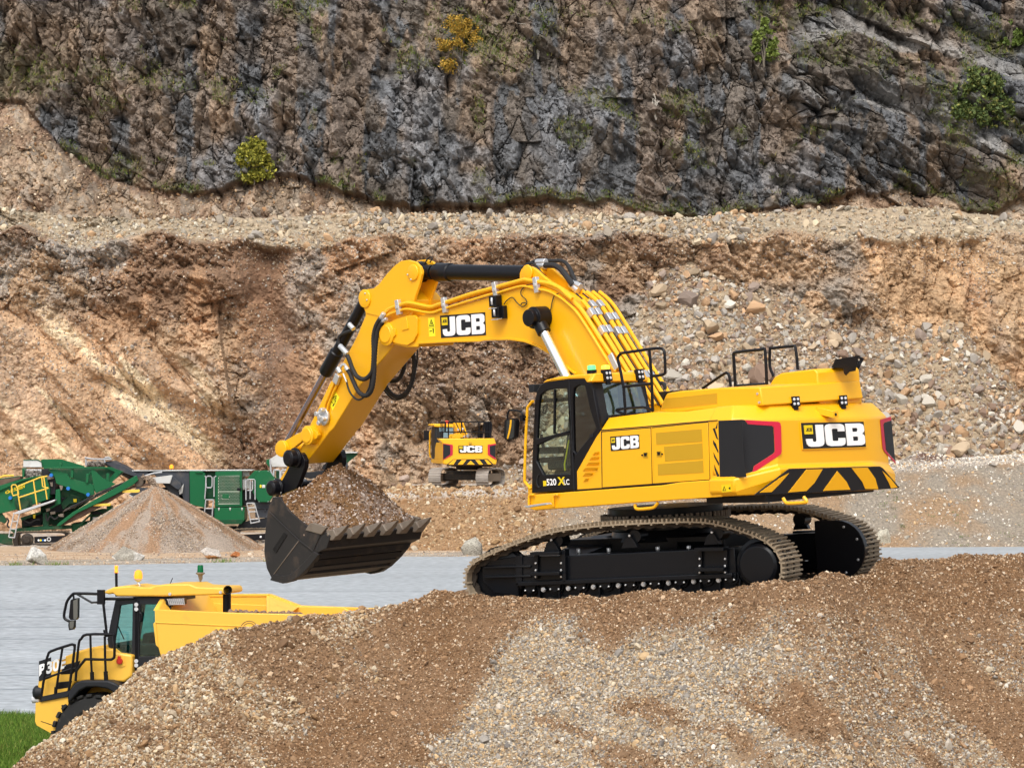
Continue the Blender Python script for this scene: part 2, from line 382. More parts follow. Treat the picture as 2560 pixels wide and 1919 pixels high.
sheet('grass_verge', [(-60, 77.8), (-12, 76.6), (-6, 75), (-3, 66), (-8, 57), (-60, 57)], .004, GRASSB)
mb = MB()      # long paving joints that run across the apron
for Y in (84, 89, 93.5, 99, 104, 110, 116, 121, 127, 134, 141, 148, 154):
    x0 = -60; 
    while x0 < 60:
        x1 = x0 + random.uniform(12, 45)
        if random.random() < .75: mb.add([(x0, Y, .012), (x1, Y + .3, .012), (x1, Y + .34 + Y * .0006, .012), (x0, Y + .04 + Y * .0006, .012)], [(0, 1, 2, 3)])
        x0 = x1 + random.uniform(0, 8)
o = mb.build('road_joints', SEAM); o['kind'] = 'structure'

# ------------------------------------------------------------------ stones
def ico(sub=0):
    p = (1 + 5 ** .5) / 2
    v = np.array([(-1, p, 0), (1, p, 0), (-1, -p, 0), (1, -p, 0), (0, -1, p), (0, 1, p), (0, -1, -p), (0, 1, -p), (p, 0, -1), (p, 0, 1), (-p, 0, -1), (-p, 0, 1)], float)
    v /= np.linalg.norm(v[0])
    f = [(0, 11, 5), (0, 5, 1), (0, 1, 7), (0, 7, 10), (0, 10, 11), (1, 5, 9), (5, 11, 4), (11, 10, 2), (10, 7, 6), (7, 1, 8), (3, 9, 4), (3, 4, 2), (3, 2, 6), (3, 6, 8), (3, 8, 9), (4, 9, 5), (2, 4, 11), (6, 2, 10), (8, 6, 7), (9, 8, 1)]
    for _ in range(sub):
        v = list(map(tuple, v)); c = {}; g = []
        def mid(a, b):
            k = (min(a, b), max(a, b))
            if k not in c:
                m = (np.array(v[a]) + np.array(v[b])); m /= np.linalg.norm(m); v.append(tuple(m)); c[k] = len(v) - 1
            return c[k]
        for a, b, d in f: x, y, z = mid(a, b), mid(b, d), mid(d, a); g += [(a, x, z), (b, y, x), (d, z, y), (x, y, z)]
        f = g; v = np.array(v)
    return v, np.array(f)
def rock_shape(sub, r, flat=.7, cuts=7):
    v, f = ico(sub); v = v.copy()
    for _ in range(cuts):
        n = r.normal(size=3); n /= np.linalg.norm(n); h = r.uniform(.34, .66); d = v @ n; m = d > h
        v[m] -= n * (d[m] - h)[:, None]
    v *= np.array([1, r.uniform(.65, .95), r.uniform(flat - .15, flat + .15)]); return v, f
def scatter_mesh(name, pos, size, rgb, mat, sub=0, kinds=10, flat=.65, cuts=5, parent=None):
    n = len(pos); sh = [rock_shape(sub, rng, flat, cuts) for _ in range(kinds)]; f = sh[0][1]
    S = np.stack([s[0] for s in sh]); k = rng.integers(0, kinds, n)
    q = rng.normal(size=(n, 4)); q /= np.linalg.norm(q, axis=1)[:, None]; a, b, c, d = q.T
    M = np.stack([1 - 2 * (c * c + d * d), 2 * (b * c - a * d), 2 * (b * d + a * c), 2 * (b * c + a * d), 1 - 2 * (b * b + d * d), 2 * (c * d - a * b), 2 * (b * d - a * c), 2 * (c * d + a * b), 1 - 2 * (b * b + c * c)], 1).reshape(n, 3, 3)
    V = np.einsum('nij,nvj->nvi', M, S[k]) * size[:, None, None] + pos[:, None, :]
    nv = S.shape[1]; Fc = (f[None] + (np.arange(n) * nv)[:, None, None]).reshape(-1, 3)
    rg = np.repeat(rgb[:, None, :], nv, 1).reshape(-1, 3)
    o = big_mesh(name, V.reshape(-1, 3), Fc, mat, {'rgb': rg}, False)
    if parent: o.parent = parent
    return o
def pick(n, cols, wts, var=.14):
    c = np.array([lin(*x)[:3] for x in cols])[rng.choice(len(cols), n, p=np.array(wts) / sum(wts))]
    return c * (1 + rng.normal(0, var, (n, 1))).clip(.45, 1.7)

# ------------------------------------------------------------------ the gravel mound under the excavator
TILTX, TILTY = math.tan(R(3.3)), math.tan(R(1.0))
EX0 = Vector((2.357, 50.0, 4.03))
crest = [(-900, 2400), (35, 1919), (75, 1882), (150, 1828), (235, 1771), (313, 1708), (360, 1666), (420, 1632), (477, 1615), (523, 1590), (577, 1579), (658, 1563), (767, 1546), (862, 1536), (938, 1523), (1000, 1515), (1032, 1504), (1063, 1487), (1095, 1478), (1142, 1484), (1171, 1490), (1205, 1486), (1240, 1494), (1290, 1500), (1400, 1498), (1530, 1494), (1570, 1484), (1620, 1479), (1680, 1484), (1740, 1484), (1820, 1482), (1877, 1466), (1920, 1457), (1960, 1456), (2010, 1456), (2040, 1444), (2066, 1436), (2120, 1440), (2170, 1434), (2200, 1406), (2214, 1395), (2335, 1400), (2398, 1393), (2560, 1389), (2900, 1420), (3600, 1700)]
cyl_ = [(-900, 49), (1000, 49.2), (1150, 49.2), (1300, 48.9), (1500, 48.2), (1700, 47.4), (1960, 46.5), (2050, 46.9), (2170, 48.4), (2300, 49.2), (2560, 49.6), (3600, 50)]
def mound_z(x, y):
    px0 = CX + x * F / 48.5
    yc = interp(px0, cyl_); px1 = CX + x * F / yc; yc = interp(px1, cyl_)
    zc = CH + (HY - interp(CX + x * F / yc, crest)) * yc / F
    d = yc - y                                      # + in front of the crest
    rid = (fbm(x * .55 + 3, y * .25, 5, 3) - .5) * .55 * sst(.4, 2.5, d)
    front = zc - .66 * (np.sqrt(np.maximum(d, 0) ** 2 + .16) - .4) + rid * 1.0
    plane = EX0.z + TILTX * (x - EX0.x) + TILTY * (y - EX0.y) + .05
    t = sst(0, 1.1, -d); plat = zc * (1 - t) + np.minimum(plane, zc + .4) * t
    onplat = sst(-1.6, -.9, x) 
    edge = sst(53.6, 56.5, y)
    back = zc - .55 * (np.sqrt(np.maximum(-d, 0) ** 2 + .16) - .4)
    behind = plat * onplat + back * (1 - onplat); behind = behind - edge * np.maximum(y - 53.6, 0) * .62
    z = np.where(d > 0, front, behind)
    # a hollow between the tracks where the machine has sunk in, and heaped soil against it
    return z
mx_ = np.concatenate([np.linspace(-18, -8.6, 50), np.linspace(-8.5, 8.6, 480), np.linspace(8.7, 22, 60)])
my_ = np.concatenate([np.linspace(36, 43.8, 30), np.linspace(44, 50.5, 260), np.linspace(50.6, 66, 70)])
MX, MY = np.meshgrid(mx_, my_, indexing='ij')
MZ = mound_z(MX, MY); MZ += (fbm(MX * 3, MY * 3, 9, 5, .6) - .5) * .16 + (fbm(MX * 14, MY * 14, 12, 3) - .5) * .05
dm = sst(-1, 0, np.maximum(mx_[0] + 1 - MX, 0) * -1)  # keep borders down
MZ = np.maximum(MZ, -.3)
def mound_tone(x, y):        # 0 brown soil .. 1 pale grey gravel
    px = CX + x * F / y; py = HY - (mound_z(x, y) - CH) * F / y
    g = sst(-60, 90, (px - 1290) + (py - 1560) * .8 + (fbm(x * 1.1, y * 1.1, 21, 4) - .5) * 260) * sst(1515, 1650, py + (fbm(x * 1.4, y * 1.4, 25, 4) - .5) * 190)
    g *= 1 - .55 * sst(1880, 2150, px + (fbm(x, y, 23) - .5) * 400) * sst(2050, 1700, py)
    l = sst(1040, 820, px + (py - 1560) * .55 + (fbm(x * 1.3, y * 1.3, 22, 4) - .5) * 330)
    streak = fbm(x * 1.6 + y * 1.2, y * .5, 31, 4)
    return np.clip(np.maximum(g, l * .8) - .85 * sst(.55, .68, streak), 0, 1), l
tone, lft = mound_tone(MX, MY)
soil = mix3(C3(118, 92, 68), C3(138, 120, 98), tone)
soil = mix3(soil, C3(108, 80, 54), sst(.5, .75, fbm(MX * .9, MY * .9, 33, 4)) * (1 - tone) * .8)
MOUND = rockmat('gravelly_soil', 6, .5, fine=5)
o = big_mesh('mound', np.stack([MX, MY, MZ], -1).reshape(-1, 3), grid_faces(len(mx_), len(my_)), MOUND, {'rgb': soil.reshape(-1, 3)}, True, 'structure')
N = 230000
gx = rng.uniform(-8.3, 8.6, N); yc = interp(CX + gx * F / 48.5, cyl_); gy = yc + 1.4 - rng.power(1.35, N) * 0 - rng.uniform(0, 6.2, N)
gz = mound_z(gx, gy); py = HY - (gz - CH) * F / gy; ok = (py < 1960) & (gz > 0)
gx, gy, gz = gx[ok], gy[ok], gz[ok]
tn, lf = mound_tone(gx, gy)
u = rng.random(len(gx)); keep = u < (.72 + .28 * tn); gx, gy, gz, tn, lf = [a[keep] for a in (gx, gy, gz, tn, lf)]
n = len(gx)
sz = np.exp(rng.normal(math.log(.0185), .36, n)) * (1 + .22 * lf) * (.80 + .25 * tn)
brown = pick(n, [(140, 110, 80), (162, 130, 98), (116, 90, 66), (188, 162, 132), (208, 190, 166)], [4, 3.4, 3, 2, .8])
tan = pick(n, [(184, 154, 116), (204, 184, 152), (154, 122, 88), (198, 188, 170), (166, 150, 128), (218, 206, 184)], [3, 3, 3, 1.6, 1.5, .9])
gry = pick(n, [(172, 162, 148), (190, 176, 152), (146, 140, 132), (190, 162, 124), (206, 198, 184), (126, 120, 114)], [3, 3, 2.2, 3, 1.1, 1.2])
m1 = rng.random(n) < tn; col = np.where(m1[:, None], np.where((rng.random(n) < lf)[:, None], tan, gry), brown)
zz0 = gz + (fbm(gx * 3, gy * 3, 9, 5, .6) - .5) * .16 + (fbm(gx * 14, gy * 14, 12, 3) - .5) * .05
nb_ = 900; ii = rng.choice(n, nb_, replace=False); sz[ii] *= rng.uniform(1.6, 3.2, nb_)
o = scatter_mesh('gravel', np.stack([gx, gy, zz0 + sz * .35], 1), sz, col * np.where(lf > .3, .78, .86)[:, None], STONE, 0, 14, .55, 3)
tag(o, 'loose tan and grey gravel lying all over the mound', 'gravel', kind='stuff')

# ------------------------------------------------------------------ quarry bank and floor behind the road
Hb = [(-3000, 0), (780, 0), (870, 2.2), (1000, 2.95), (1280, 3.0), (1600, 3.3), (1950, 3.75), (2230, 4.25), (2560, 4.8), (3500, 5.5)]
def bank_z(x, y):
    px = CX + x * F / 190; h = interp(px, Hb); rn = (fbm(x * .25, y * .2, 41, 4) - .5)
    yf = interp(px, [(0, 183), (860, 178), (1300, 178.5), (2000, 183), (3500, 187)]) + rn * 1.2
    t = (y - yf) * .62
    z = np.where(t < h, t, h) ; k = .35; z = -np.log(np.exp(-np.clip(t, -20, 30) / k) + np.exp(-h / k)) * k
    heap = sst(850, 1000, px) * sst(1500, 1350, px)
    z += heap * (fbm(x * .45, y * .45, 43, 4) - .4) * 1.0 * sst(0, 1, t) * sst(192, 188, y)
    z += (fbm(x * 1.5, y * 1.5, 44, 4) - .5) * .22 + .62 * np.exp(-((px - 2345) / 62) ** 2 - ((y - 196) / 1.6) ** 2)
    return np.where(t < -.5, -.3, z)
bx = np.concatenate([np.linspace(-70, -36, 20), np.linspace(-35, 36, 480), np.linspace(37, 75, 25)]); by = np.concatenate([np.linspace(174, 196, 130), np.linspace(196.4, 222, 50)])
BX, BY = np.meshgrid(bx, by, indexing='ij'); BZ = bank_z(BX, BY); bp = CX + BX * F / BY
brn = sst(1480, 1250, bp + (fbm(BX * .3, BY * .3, 45) - .5) * 300)
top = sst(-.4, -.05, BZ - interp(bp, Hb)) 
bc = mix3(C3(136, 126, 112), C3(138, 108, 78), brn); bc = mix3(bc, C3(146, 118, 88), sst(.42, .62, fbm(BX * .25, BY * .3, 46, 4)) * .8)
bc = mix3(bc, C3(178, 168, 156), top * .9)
bc = mix3(bc, C3(92, 62, 50), sst(1, .4, np.hypot((bp - 2345) / 95, (BY - 195.5) / 3.0)) * .9)
BANKM = rockmat('bank_gravel', 2.2, .6, fine=3)
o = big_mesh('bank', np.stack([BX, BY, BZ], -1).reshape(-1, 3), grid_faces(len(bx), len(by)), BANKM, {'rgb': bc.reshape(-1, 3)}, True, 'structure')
n = 52000; x = rng.uniform(-11, 33, n); y = rng.uniform(177, 199, n); z = bank_z(x, y); bp = CX + x * F / y
brn = sst(1480, 1250, bp); tp = z > interp(bp, Hb) - .3
keep = (z > .02) & (rng.random(n) < np.where(tp, 1, np.where(brn > .5, .9, .35))); x, y, z, brn, tp = [a[keep] for a in (x, y, z, brn, tp)]; n = len(x)
sz = np.exp(rng.normal(math.log(.062), .5, n)) * np.where(brn > .5, 1.15, .8)
c1 = pick(n, [(186, 164, 132), (146, 114, 82), (164, 134, 98), (196, 184, 162)], [1.5, 4, 3, 1]); c2 = pick(n, [(200, 188, 170), (150, 142, 132), (190, 160, 122), (215, 208, 196)], [2, 3, 1, 2])
o = scatter_mesh('bank_stones', np.stack([x, y, z + sz * .2], 1), sz, np.where((brn > .5)[:, None], c1, c2), STONE, 0, 12, .6, 5)
tag(o, 'small pale stones strewn over the bank below the quarry wall', 'stones', kind='stuff')

# ------------------------------------------------------------------ rock faces: sheets over (x, z) whose depth follows strata, joints and blocks
def blocks(X, Z, sx, sz, rot, k, jit=.10, bias=.22, tilt=1.6):
    c, s = math.cos(rot), math.sin(rot); U = (X * c + Z * s); V = (-X * s + Z * c)
    U = U + (vn(X / sx * .8, Z / sx * .8, k + 50) - .5) * sx * jit * 2; V = V + (vn(X / sz * .8 + 9, Z / sz * .8, k + 51) - .5) * sz * jit * 2
    d, g, r = cells(U / sx, V / sz, k, tilt, bias)
    return d, g + .5 * np.clip(vn(X / sx * .5, Z / sz * .5, k + 77) - .45, 0, 1), r
talus_top = [(-2000, 1290), (0, 1290), (450, 1270), (560, 1230), (760, 1190), (950, 1175), (1060, 1160), (1230, 1150), (1320, 1080), (1420, 960), (1520, 800), (1620, 715), (1720, 680), (1800, 700), (1900, 705), (2020, 750), (2100, 800), (2220, 835), (2330, 790), (2380, 772), (2430, 800), (2500, 860), (2560, 905), (3500, 950)]
def lower(X, Z):
    K = 8400 / 214; px = CX + X * K; py = HY - (Z - CH) * K
    Y = 212 + .27 * Z
    soft = fbm(X * .10, Z * .10, 60, 3)
    # regions
    slab = sst(600, 500, px) * sst(780, 860, py + (px - 280) * -.25 + (fbm(X * .2, Z * .2, 61) - .5) * 120)
    big = sst(190, 260, px) * sst(640, 580, px) * sst(660, 700, py) * sst(980, 930, py - (px - 300) * .25)
    gul = np.exp(-((px - 655 - (py - 700) * .15 + (fbm(X * .2, Z * .2, 62) - .5) * 90) / 75) ** 2) * sst(560, 640, py)
    orr = sst(2080, 2240, px + (fbm(X * .2, Z * .2, 63) - .5) * 200) * sst(540, 600, py)
    gul2 = np.exp(-((px - 1370) / 120) ** 2) * sst(1000, 850, py) * sst(600, 700, py)
    band = sst(18.35, 18.95, Z + (fbm(X * .22, Z * 0 + 3, 64, 4) - .5) * 2.6)
    D = (fbm(X * .08, Z * .08, 65, 3) - .5) * 5
    d1, g1, r1 = blocks(X, Z, 3.0, 3.8, .25, 66); d2, g2, r2 = blocks(X, Z, 1.1, 1.4, .35, 67); d3, g3, r3 = blocks(X, Z, .38, .42, .2, 68); d4, g4, r4 = blocks(X, Z, .17, .2, .6, 69)
    ds, gs, rs = blocks(X, Z, 1.6, 6.5, .75, 70); do, go, ro = blocks(X, Z, 1.1, 3.6, -.10, 71)
    rough = np.clip(1 - slab * .8 - gul * .9 - orr * .55, .12, 1)
    D += d1 * (1.2 + 1.1 * big) * rough + d2 * 1.0 * rough * (1 - .4 * big) + d3 * .46 * (rough + .15) + d4 * .2 * (.3 + rough)
    D += ds * 1.5 * slab + do * 1.1 * orr
    D -= .5 * sst(.035, 0, g1) * rough * (.15 + big) + .2 * sst(.05, 0, g2) * rough + .08 * sst(.05, 0, g3) * rough + .12 * sst(.03, 0, gs) * slab + .18 * sst(.04, 0, go) * orr
    D += (fbm(X * 1.4, Z * 1.4, 72, 5, .6) - .5) * .3 + big * 1.1 - gul * 2.2 - gul2 * 1.2
    face = Y - D
    bandY = 212 + .27 * 18.4 + (Z - 18.4) / .66 + (fbm(X * .5, Z * .8, 73, 4) - .5) * .9
    Yb = face * (1 - band) + np.minimum(bandY, face + 4) * band
    zt = CH + (HY - 26 - interp(px, talus_top)) / K + (fbm(X * .35, Z * 0, 74, 3) - .5) * 1.6
    tal = 212 + .27 * zt - (zt - Z) / .72 - .3 + (fbm(X * .5, Z * .6, 75, 4) - .5) * 1.3
    isT = sst(-.25, .25, Yb - tal); Yf = np.minimum(Yb, tal)
    # colour
    tanc, orng, brnc, gryc = C3(172, 139, 106), C3(188, 142, 100), C3(132, 100, 74), C3(146, 139, 132)
    t = fbm(X * .16, Z * .2, 80, 4); col = mix3(mix3(tanc * np.ones(X.shape + (3,)), brnc, sst(.48, .62, t)), orng, sst(.55, .7, fbm(X * .3, Z * .15, 81, 4)) * .65)
    gm = np.clip(sst(.52, .66, fbm(X * .22 + 5, Z * .22, 82, 4)) + .8 * sst(330, 120, px) * sst(820, 720, py) * sst(560, 620, py), 0, 1)
    col = mix3(col, gryc, gm * .75 * (r2[1] > .25))
    col = mix3(col, C3(184, 144, 106), slab * .7); col = mix3(col, C3(208, 186, 150), slab * sst(.55, .7, fbm(X * .8 + Z * .9, (Z - X) * .12, 83, 4)) * .8)
    col = mix3(col, C3(190, 152, 108), orr * .55 * sst(.3, .5, fbm(X * .5, Z * .2, 84, 3))); col = mix3(col, C3(122, 88, 64), gul * .85)
    col = mix3(col, C3(140, 110, 84), gul2 * .4)
    cent = np.exp(-((px - 1120) / 170) ** 2) * sst(850, 980, py); col = mix3(col, C3(142, 118, 96), cent * .5)
    col *= (.80 + .4 * r2[2] * .6 + .4 * r3[2] * .4)[..., None]
    col = mix3(col, C3(152, 134, 110), band * .9)
    col = mix3(col, mix3(C3(146, 126, 100) * np.ones(X.shape + (3,)), C3(122, 98, 74), sst(.45, .6, fbm(X * .4, Z * .4, 85, 4))), isT * .95)
    return Yf, col, isT, band
def desat(c, k, b=1.0):
    l = c.mean(-1, keepdims=True); return (l + (c - l) * k) * b
def face_sheet(name, fn, xs, zs, mat):
    X, Z = np.meshgrid(xs, zs, indexing='ij'); Y, col = fn(X, Z)[:2]
    return big_mesh(name, np.stack([X, Y, Z], -1).reshape(-1, 3), grid_faces(len(xs), len(zs)), mat, {'rgb': np.clip(desat(col, .66, .96), .005, .9).reshape(-1, 3)}, False, 'structure')
ROCK = rockmat('quarry_rock', 1.0, .4, fine=2.6, dist=.14, bs=1.6)
crest_py = [(-2000, 500), (0, 520), (167, 540), (390, 546), (850, 536), (1000, 530), (1280, 533), (1700, 541), (1850, 531), (2000, 521), (2150, 513), (2300, 515), (2450, 530), (2560, 552), (3500, 600)]
def lower_c(X, Z):           # squeeze heights so that the sheet ends along the bench edge
    zt = CH + (HY - interp(CX + X * 8400 / 219, crest_py)) * 219 / 8400 + (fbm(X * 1.2, X * 0, 88, 3) - .5) * .35
    return Z, zt
xs = np.concatenate([np.linspace(-75, -36, 60), np.linspace(-35.9, 35.9, 1250), np.linspace(36, 80, 60)]); tt = np.linspace(0, 1, 400)
X, T = np.meshgrid(xs, tt, indexing='ij'); _, zt = lower_c(X, X); Z = -1 + (zt + 1) * T
Y, col, isT, band = lower(X, Z)
o = big_mesh('rock_face', np.stack([X, Y, Z], -1).reshape(-1, 3), grid_faces(len(xs), len(tt)), ROCK, {'rgb': np.clip(desat(col, .82, 1.05) * np.array([.985, 1.0, .97]), .005, .9).reshape(-1, 3)}, False, 'structure')
# bench floor joining the two faces
bx2 = xs[::4]; zt1 = lower_c(bx2, bx2)[1]; y1 = lower(bx2, zt1)[0]
V = [(a, b - .05, c - .03) for a, b, c in zip(bx2, y1, zt1)] + [(a, 236, 19.0) for a in bx2]
k = len(bx2); Fc = [(i, i + 1, k + i + 1, k + i) for i in range(k - 1)]
o = big_mesh('bench', V, Fc, BANKM, {'rgb': np.tile(C3(160, 140, 115), (len(V), 1))}, True, 'structure')
# rubble on the talus and along the bench edge
def rubble(n, x0, x1, z0f, z1f, smin, sig, msk, name, label, cols, wts, sub=0, up=.3):
    x = rng.uniform(x0, x1, n); zt = lower_c(x, x)[1]; z = z0f + (np.minimum(z1f, zt) - z0f) * rng.random(n)
    Y, c, iT, bd = lower(x, z); k = rng.random(n) < msk(x, z, iT, bd); x, z, Y = x[k], z[k], Y[k]; n = len(x)
    s = np.exp(rng.normal(math.log(smin), sig, n)).clip(.05, .95)
    o = scatter_mesh(name, np.stack([x, Y - s * up, z + s * .2], 1), s, pick(n, cols, wts), STONE, sub, 14, .72, 8)
    return tag(o, label, 'rubble', kind='stuff')
tc_ = [(172, 152, 126), (156, 148, 138), (170, 138, 106), (142, 126, 114), (184, 176, 162), (126, 104, 88)]
def pxz(x, z): return CX + x * 39.25, HY - (z - CH) * 39.25
rubble(30000, -34, 34.5, 1.5, 17, .135, .58, lambda x, z, t, b: t * sst(1150, 1450, pxz(x, z)[0]) * .95 + t * .25, 'talus_rubble', 'broken tan and grey rocks piled against the lower quarry wall', tc_, [4, 3, 3, 2, 2.5, 1.5], 1)
rubble(34000, -34, 34.5, 1.5, 17, .075, .35, lambda x, z, t, b: t * .9, 'talus_chippings', 'small stones filling the scree below the quarry wall', tc_, [4, 3, 3, 2, 2.5, 1.5])
rubble(21000, -34.5, 34.5, 17.6, 22, .085, .5, lambda x, z, t, b: b * (.35 + .55 * sst(820, 900, pxz(x, z)[0]) * sst(1950, 1800, pxz(x, z)[0])), 'bench_rubble', 'pale loose rocks along the edge of the upper bench', [(178, 162, 136), (162, 140, 112), (152, 144, 130), (188, 180, 162), (136, 112, 86)], [3, 3, 3, 2, 1.5], 0)
rubble(3000, -34.5, 34.5, 17.8, 22, .20, .42, lambda x, z, t, b: b * (.15 + .85 * sst(820, 900, pxz(x, z)[0]) * sst(1950, 1800, pxz(x, z)[0])), 'bench_blocks', 'larger pale blocks dumped on the berm of the upper bench', [(184, 168, 142), (166, 154, 138), (150, 142, 132), (180, 148, 114)], [3, 3, 3, 2], 1)
rubble(60000, -34.5, 34.5, 4, 19.2, .062, .45, lambda x, z, t, b: (1 - t) * .7 * sst(.40, .56, fbm(x * .3, z * .3, 90)) + .5 * sst(15, 18.5, z), 'wall_chippings', 'loose fragments caught on the lower quarry wall', tc_, [4, 3, 3, 2, 1.5, 2.5], 0, .1)

scar = [(-2000, 230), (0, 255), (60, 260), (110, 310), (150, 370), (250, 440), (400, 482), (490, 494), (560, 492), (640, 462), (700, 446), (760, 452), (860, 492), (950, 520), (1200, 534), (1250, 530), (1320, 505), (1400, 515), (1500, 512), (1600, 530), (1700, 545), (1850, 540), (2020, 520), (2120, 495), (2250, 482), (2330, 492), (2400, 540), (2470, 545), (2520, 500), (2560, 470), (3500, 500)]
KU = 8400 / 231
def upper(X, Z):
    px = CX + X * KU; py = HY - (Z - CH) * KU
    Y = 226 + .26 * (Z - 18)
    right = sst(1850, 2050, px + (py - 300) * .25)
    D = (fbm(X * .07, Z * .04, 100, 3) - .5) * 6 + (fbm(X * .25, Z * .08, 101, 4) - .5) * 2.6
    left = sst(900, 500, px + (fbm(X * .1, Z * .1, 99) - .5) * 500)
    d1, g1, r1 = blocks(X, Z, 1.9, 4.8, -.04, 102); d2, g2, r2 = blocks(X, Z, .75, 1.5, .10, 103); d3, g3, r3 = blocks(X, Z, .34, .55, .16, 104); d4, g4, r4 = blocks(X, Z, .17, .24, .3, 105)
    dr, gr, rr = blocks(X, Z, 4.6, 1.5, -.50, 106); db, gb, rb_ = blocks(X, Z, 2.6, .55, -.46, 109)
    amp = .45 + 1.0 * vn(X * .18, Z * .18, 107)
    bed = sst(.45, .62, fbm(X * .12, Z * .16, 130, 3))
    D += (d1 * 1.45 * (1 - right) + dr * 1.9 * right) * amp + (d2 * .95 * (1 - bed * .5) + db * .6 * bed) * amp + d3 * .42 * amp + d4 * .16
    D -= (.30 * sst(.03, 0, g1) * (1 - right) + .55 * sst(.035, 0, gr) * right) + .34 * sst(.045, 0, g2) + .14 * sst(.05, 0, g3)
    D += (fbm(X * 1.3, Z * 1.3, 108, 5, .6) - .5) * .28
    light = np.zeros_like(X); grassm = np.zeros_like(X); dark = np.zeros_like(X)
    for k_, (line, d, h, bk) in enumerate([([(1960, 150), (2010, 105), (2120, 88), (2240, 128), (2350, 138), (2420, 175), (2480, 190), (2560, 230), (3500, 500)], 2.0, 2.6, 1.9), ([(1980, 235), (2050, 245), (2150, 262), (2240, 288), (2330, 330), (2380, 352), (2450, 392), (2540, 440), (2600, 480), (3500, 900)], 1.7, 1.6, 2.2), ([(1870, -30), (1960, -5), (2100, 0), (2300, 25), (2400, 60), (2500, 115), (2600, 130), (3500, 400)], -2.2, 2.0, 2.0), ([(1300, 60), (1420, 50), (1560, 60), (1660, 75), (1760, 100)], .8, 2, 1.2), ([(240, 200), (330, 215), (520, 250), (700, 280)], .6, 1.2, 1.6), ([(1400, 260), (1500, 285), (1600, 330)], .8, 1.4, 1.4), ([(1000, 130), (1150, 150), (1300, 150)], 1.0, 1.4, 1.6)]):
        xs_ = [q[0] for q in line]; zl = CH + (HY - interp(px, line)) / KU + (fbm(X * .6, Z * 0 + k_, 110 + k_, 3) - .5) * .7
        inx = sst(xs_[0] - 60, xs_[0] + 40, px) * (1 if xs_[-1] > 2600 else sst(xs_[-1] + 60, xs_[-1] - 40, px))
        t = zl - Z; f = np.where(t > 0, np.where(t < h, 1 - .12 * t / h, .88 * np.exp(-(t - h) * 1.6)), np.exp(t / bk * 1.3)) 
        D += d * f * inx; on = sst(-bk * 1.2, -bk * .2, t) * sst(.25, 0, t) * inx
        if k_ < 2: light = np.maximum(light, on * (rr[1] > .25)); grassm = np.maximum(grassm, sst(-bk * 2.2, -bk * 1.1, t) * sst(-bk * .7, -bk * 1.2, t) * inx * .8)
        if k_ == 2: dark = np.maximum(dark, sst(h * 1.3, h * .4, t) * sst(0, .3, t) * inx * 0)
        if k_ > 2: grassm = np.maximum(grassm, on * .35)
    ps = interp(px, scar) + (fbm(X * .9, Z * 0, 120, 4) - .5) * 26; below = sst(-6, 8, py - ps); t = py - ps
    D = D * (1 - below * .35) - below * .5 + (-.45) * below * np.exp(-np.maximum(t, 0) / 10); D += below * np.maximum(t, 0) / KU * .55
    Yf = Y - D
    g, b = C3(96, 97, 99), C3(112, 97, 80); nb = fbm(X * .22, Z * .14, 121, 4)
    col = mix3(g * np.ones(X.shape + (3,)), b, np.clip(sst(.54, .70, nb + (r2[1] - .5) * .55 + (r1[1] - .5) * .28), 0, 1) * .8)
    col = mix3(col, C3(156, 124, 88), np.clip(sst(.62, .72, fbm(X * .7, Z * .22, 122, 5)) * .6 + sst(.05, 0, g2) * .45 * (nb > .45) + sst(.70, .76, vn(X * .45, Z * .12, 133) + .1 * r3[0]) * .5, 0, .8))
    col = mix3(col, C3(128, 130, 134), sst(.56, .72, fbm(X * .3 + 4, Z * .25, 123, 4)) * .7)
    col = mix3(col, C3(132, 106, 76), np.clip(sst(.58, .68, fbm(X * .14, Z * .14, 134, 4)) * .5 + sst(520, 200, px) * sst(560, 200, py) * sst(.42, .55, fbm(X * .3, Z * .3, 124, 4)) * .6, 0, 1))
    col *= (.56 + .34 * r2[2] + .34 * r3[1])[..., None]
    col = mix3(col, C3(146, 142, 136), light * .7)  # ledge tops painted paler, as if catching sky light
    veg = np.clip(sst(.62, .70, fbm(X * .45 + 30, Z * .45, 125, 5)) * .6 + grassm * sst(.38, .52, fbm(X * .8, Z * .8, 126, 4)) + sst(-34, -4, t) * sst(6, -2, t) * sst(.35, .5, fbm(X * .5, X * 0, 127, 3)), 0, 1)
    veg = np.clip(veg + .9 * np.exp(-((px - 1190) / 95) ** 2 - ((py - 110 - (px - 1190) * .3) / 55) ** 2) + .8 * np.exp(-((px - 60) / 110) ** 2 - ((py - 190) / 50) ** 2), 0, 1)
    col = mix3(col, C3(92, 88, 52), veg * .75)
    sc = mix3(C3(142, 110, 78) * np.ones(X.shape + (3,)), C3(166, 138, 104), sst(.4, .6, fbm(X * .6, Z * .6, 128, 4))); sc = mix3(sc, C3(150, 138, 120), (r3[1] > .82) * .5); sc = sc * (.75 + .5 * r2[1])[..., None]
    sc = mix3(sc, C3(104, 68, 46), np.exp(-np.maximum(t, 0) / 14) * .8 * sst(.35, .5, fbm(X * .2, X * 0, 136, 2)))
    col = mix3(col, sc, below)
    return Yf, col, veg * (1 - below), below
ROCKU = rockmat('grey_quarry_rock', 1.0, .45, fine=2.2, dist=.14, bs=1.6)
xs = np.concatenate([np.linspace(-85, -37, 60), np.linspace(-36.9, 36.9, 1300), np.linspace(37, 90, 60)]); zs = np.concatenate([np.linspace(17.5, 37.6, 460), np.linspace(37.8, 62, 60)])
face_sheet('upper_rock_face', upper, xs, zs, ROCKU)
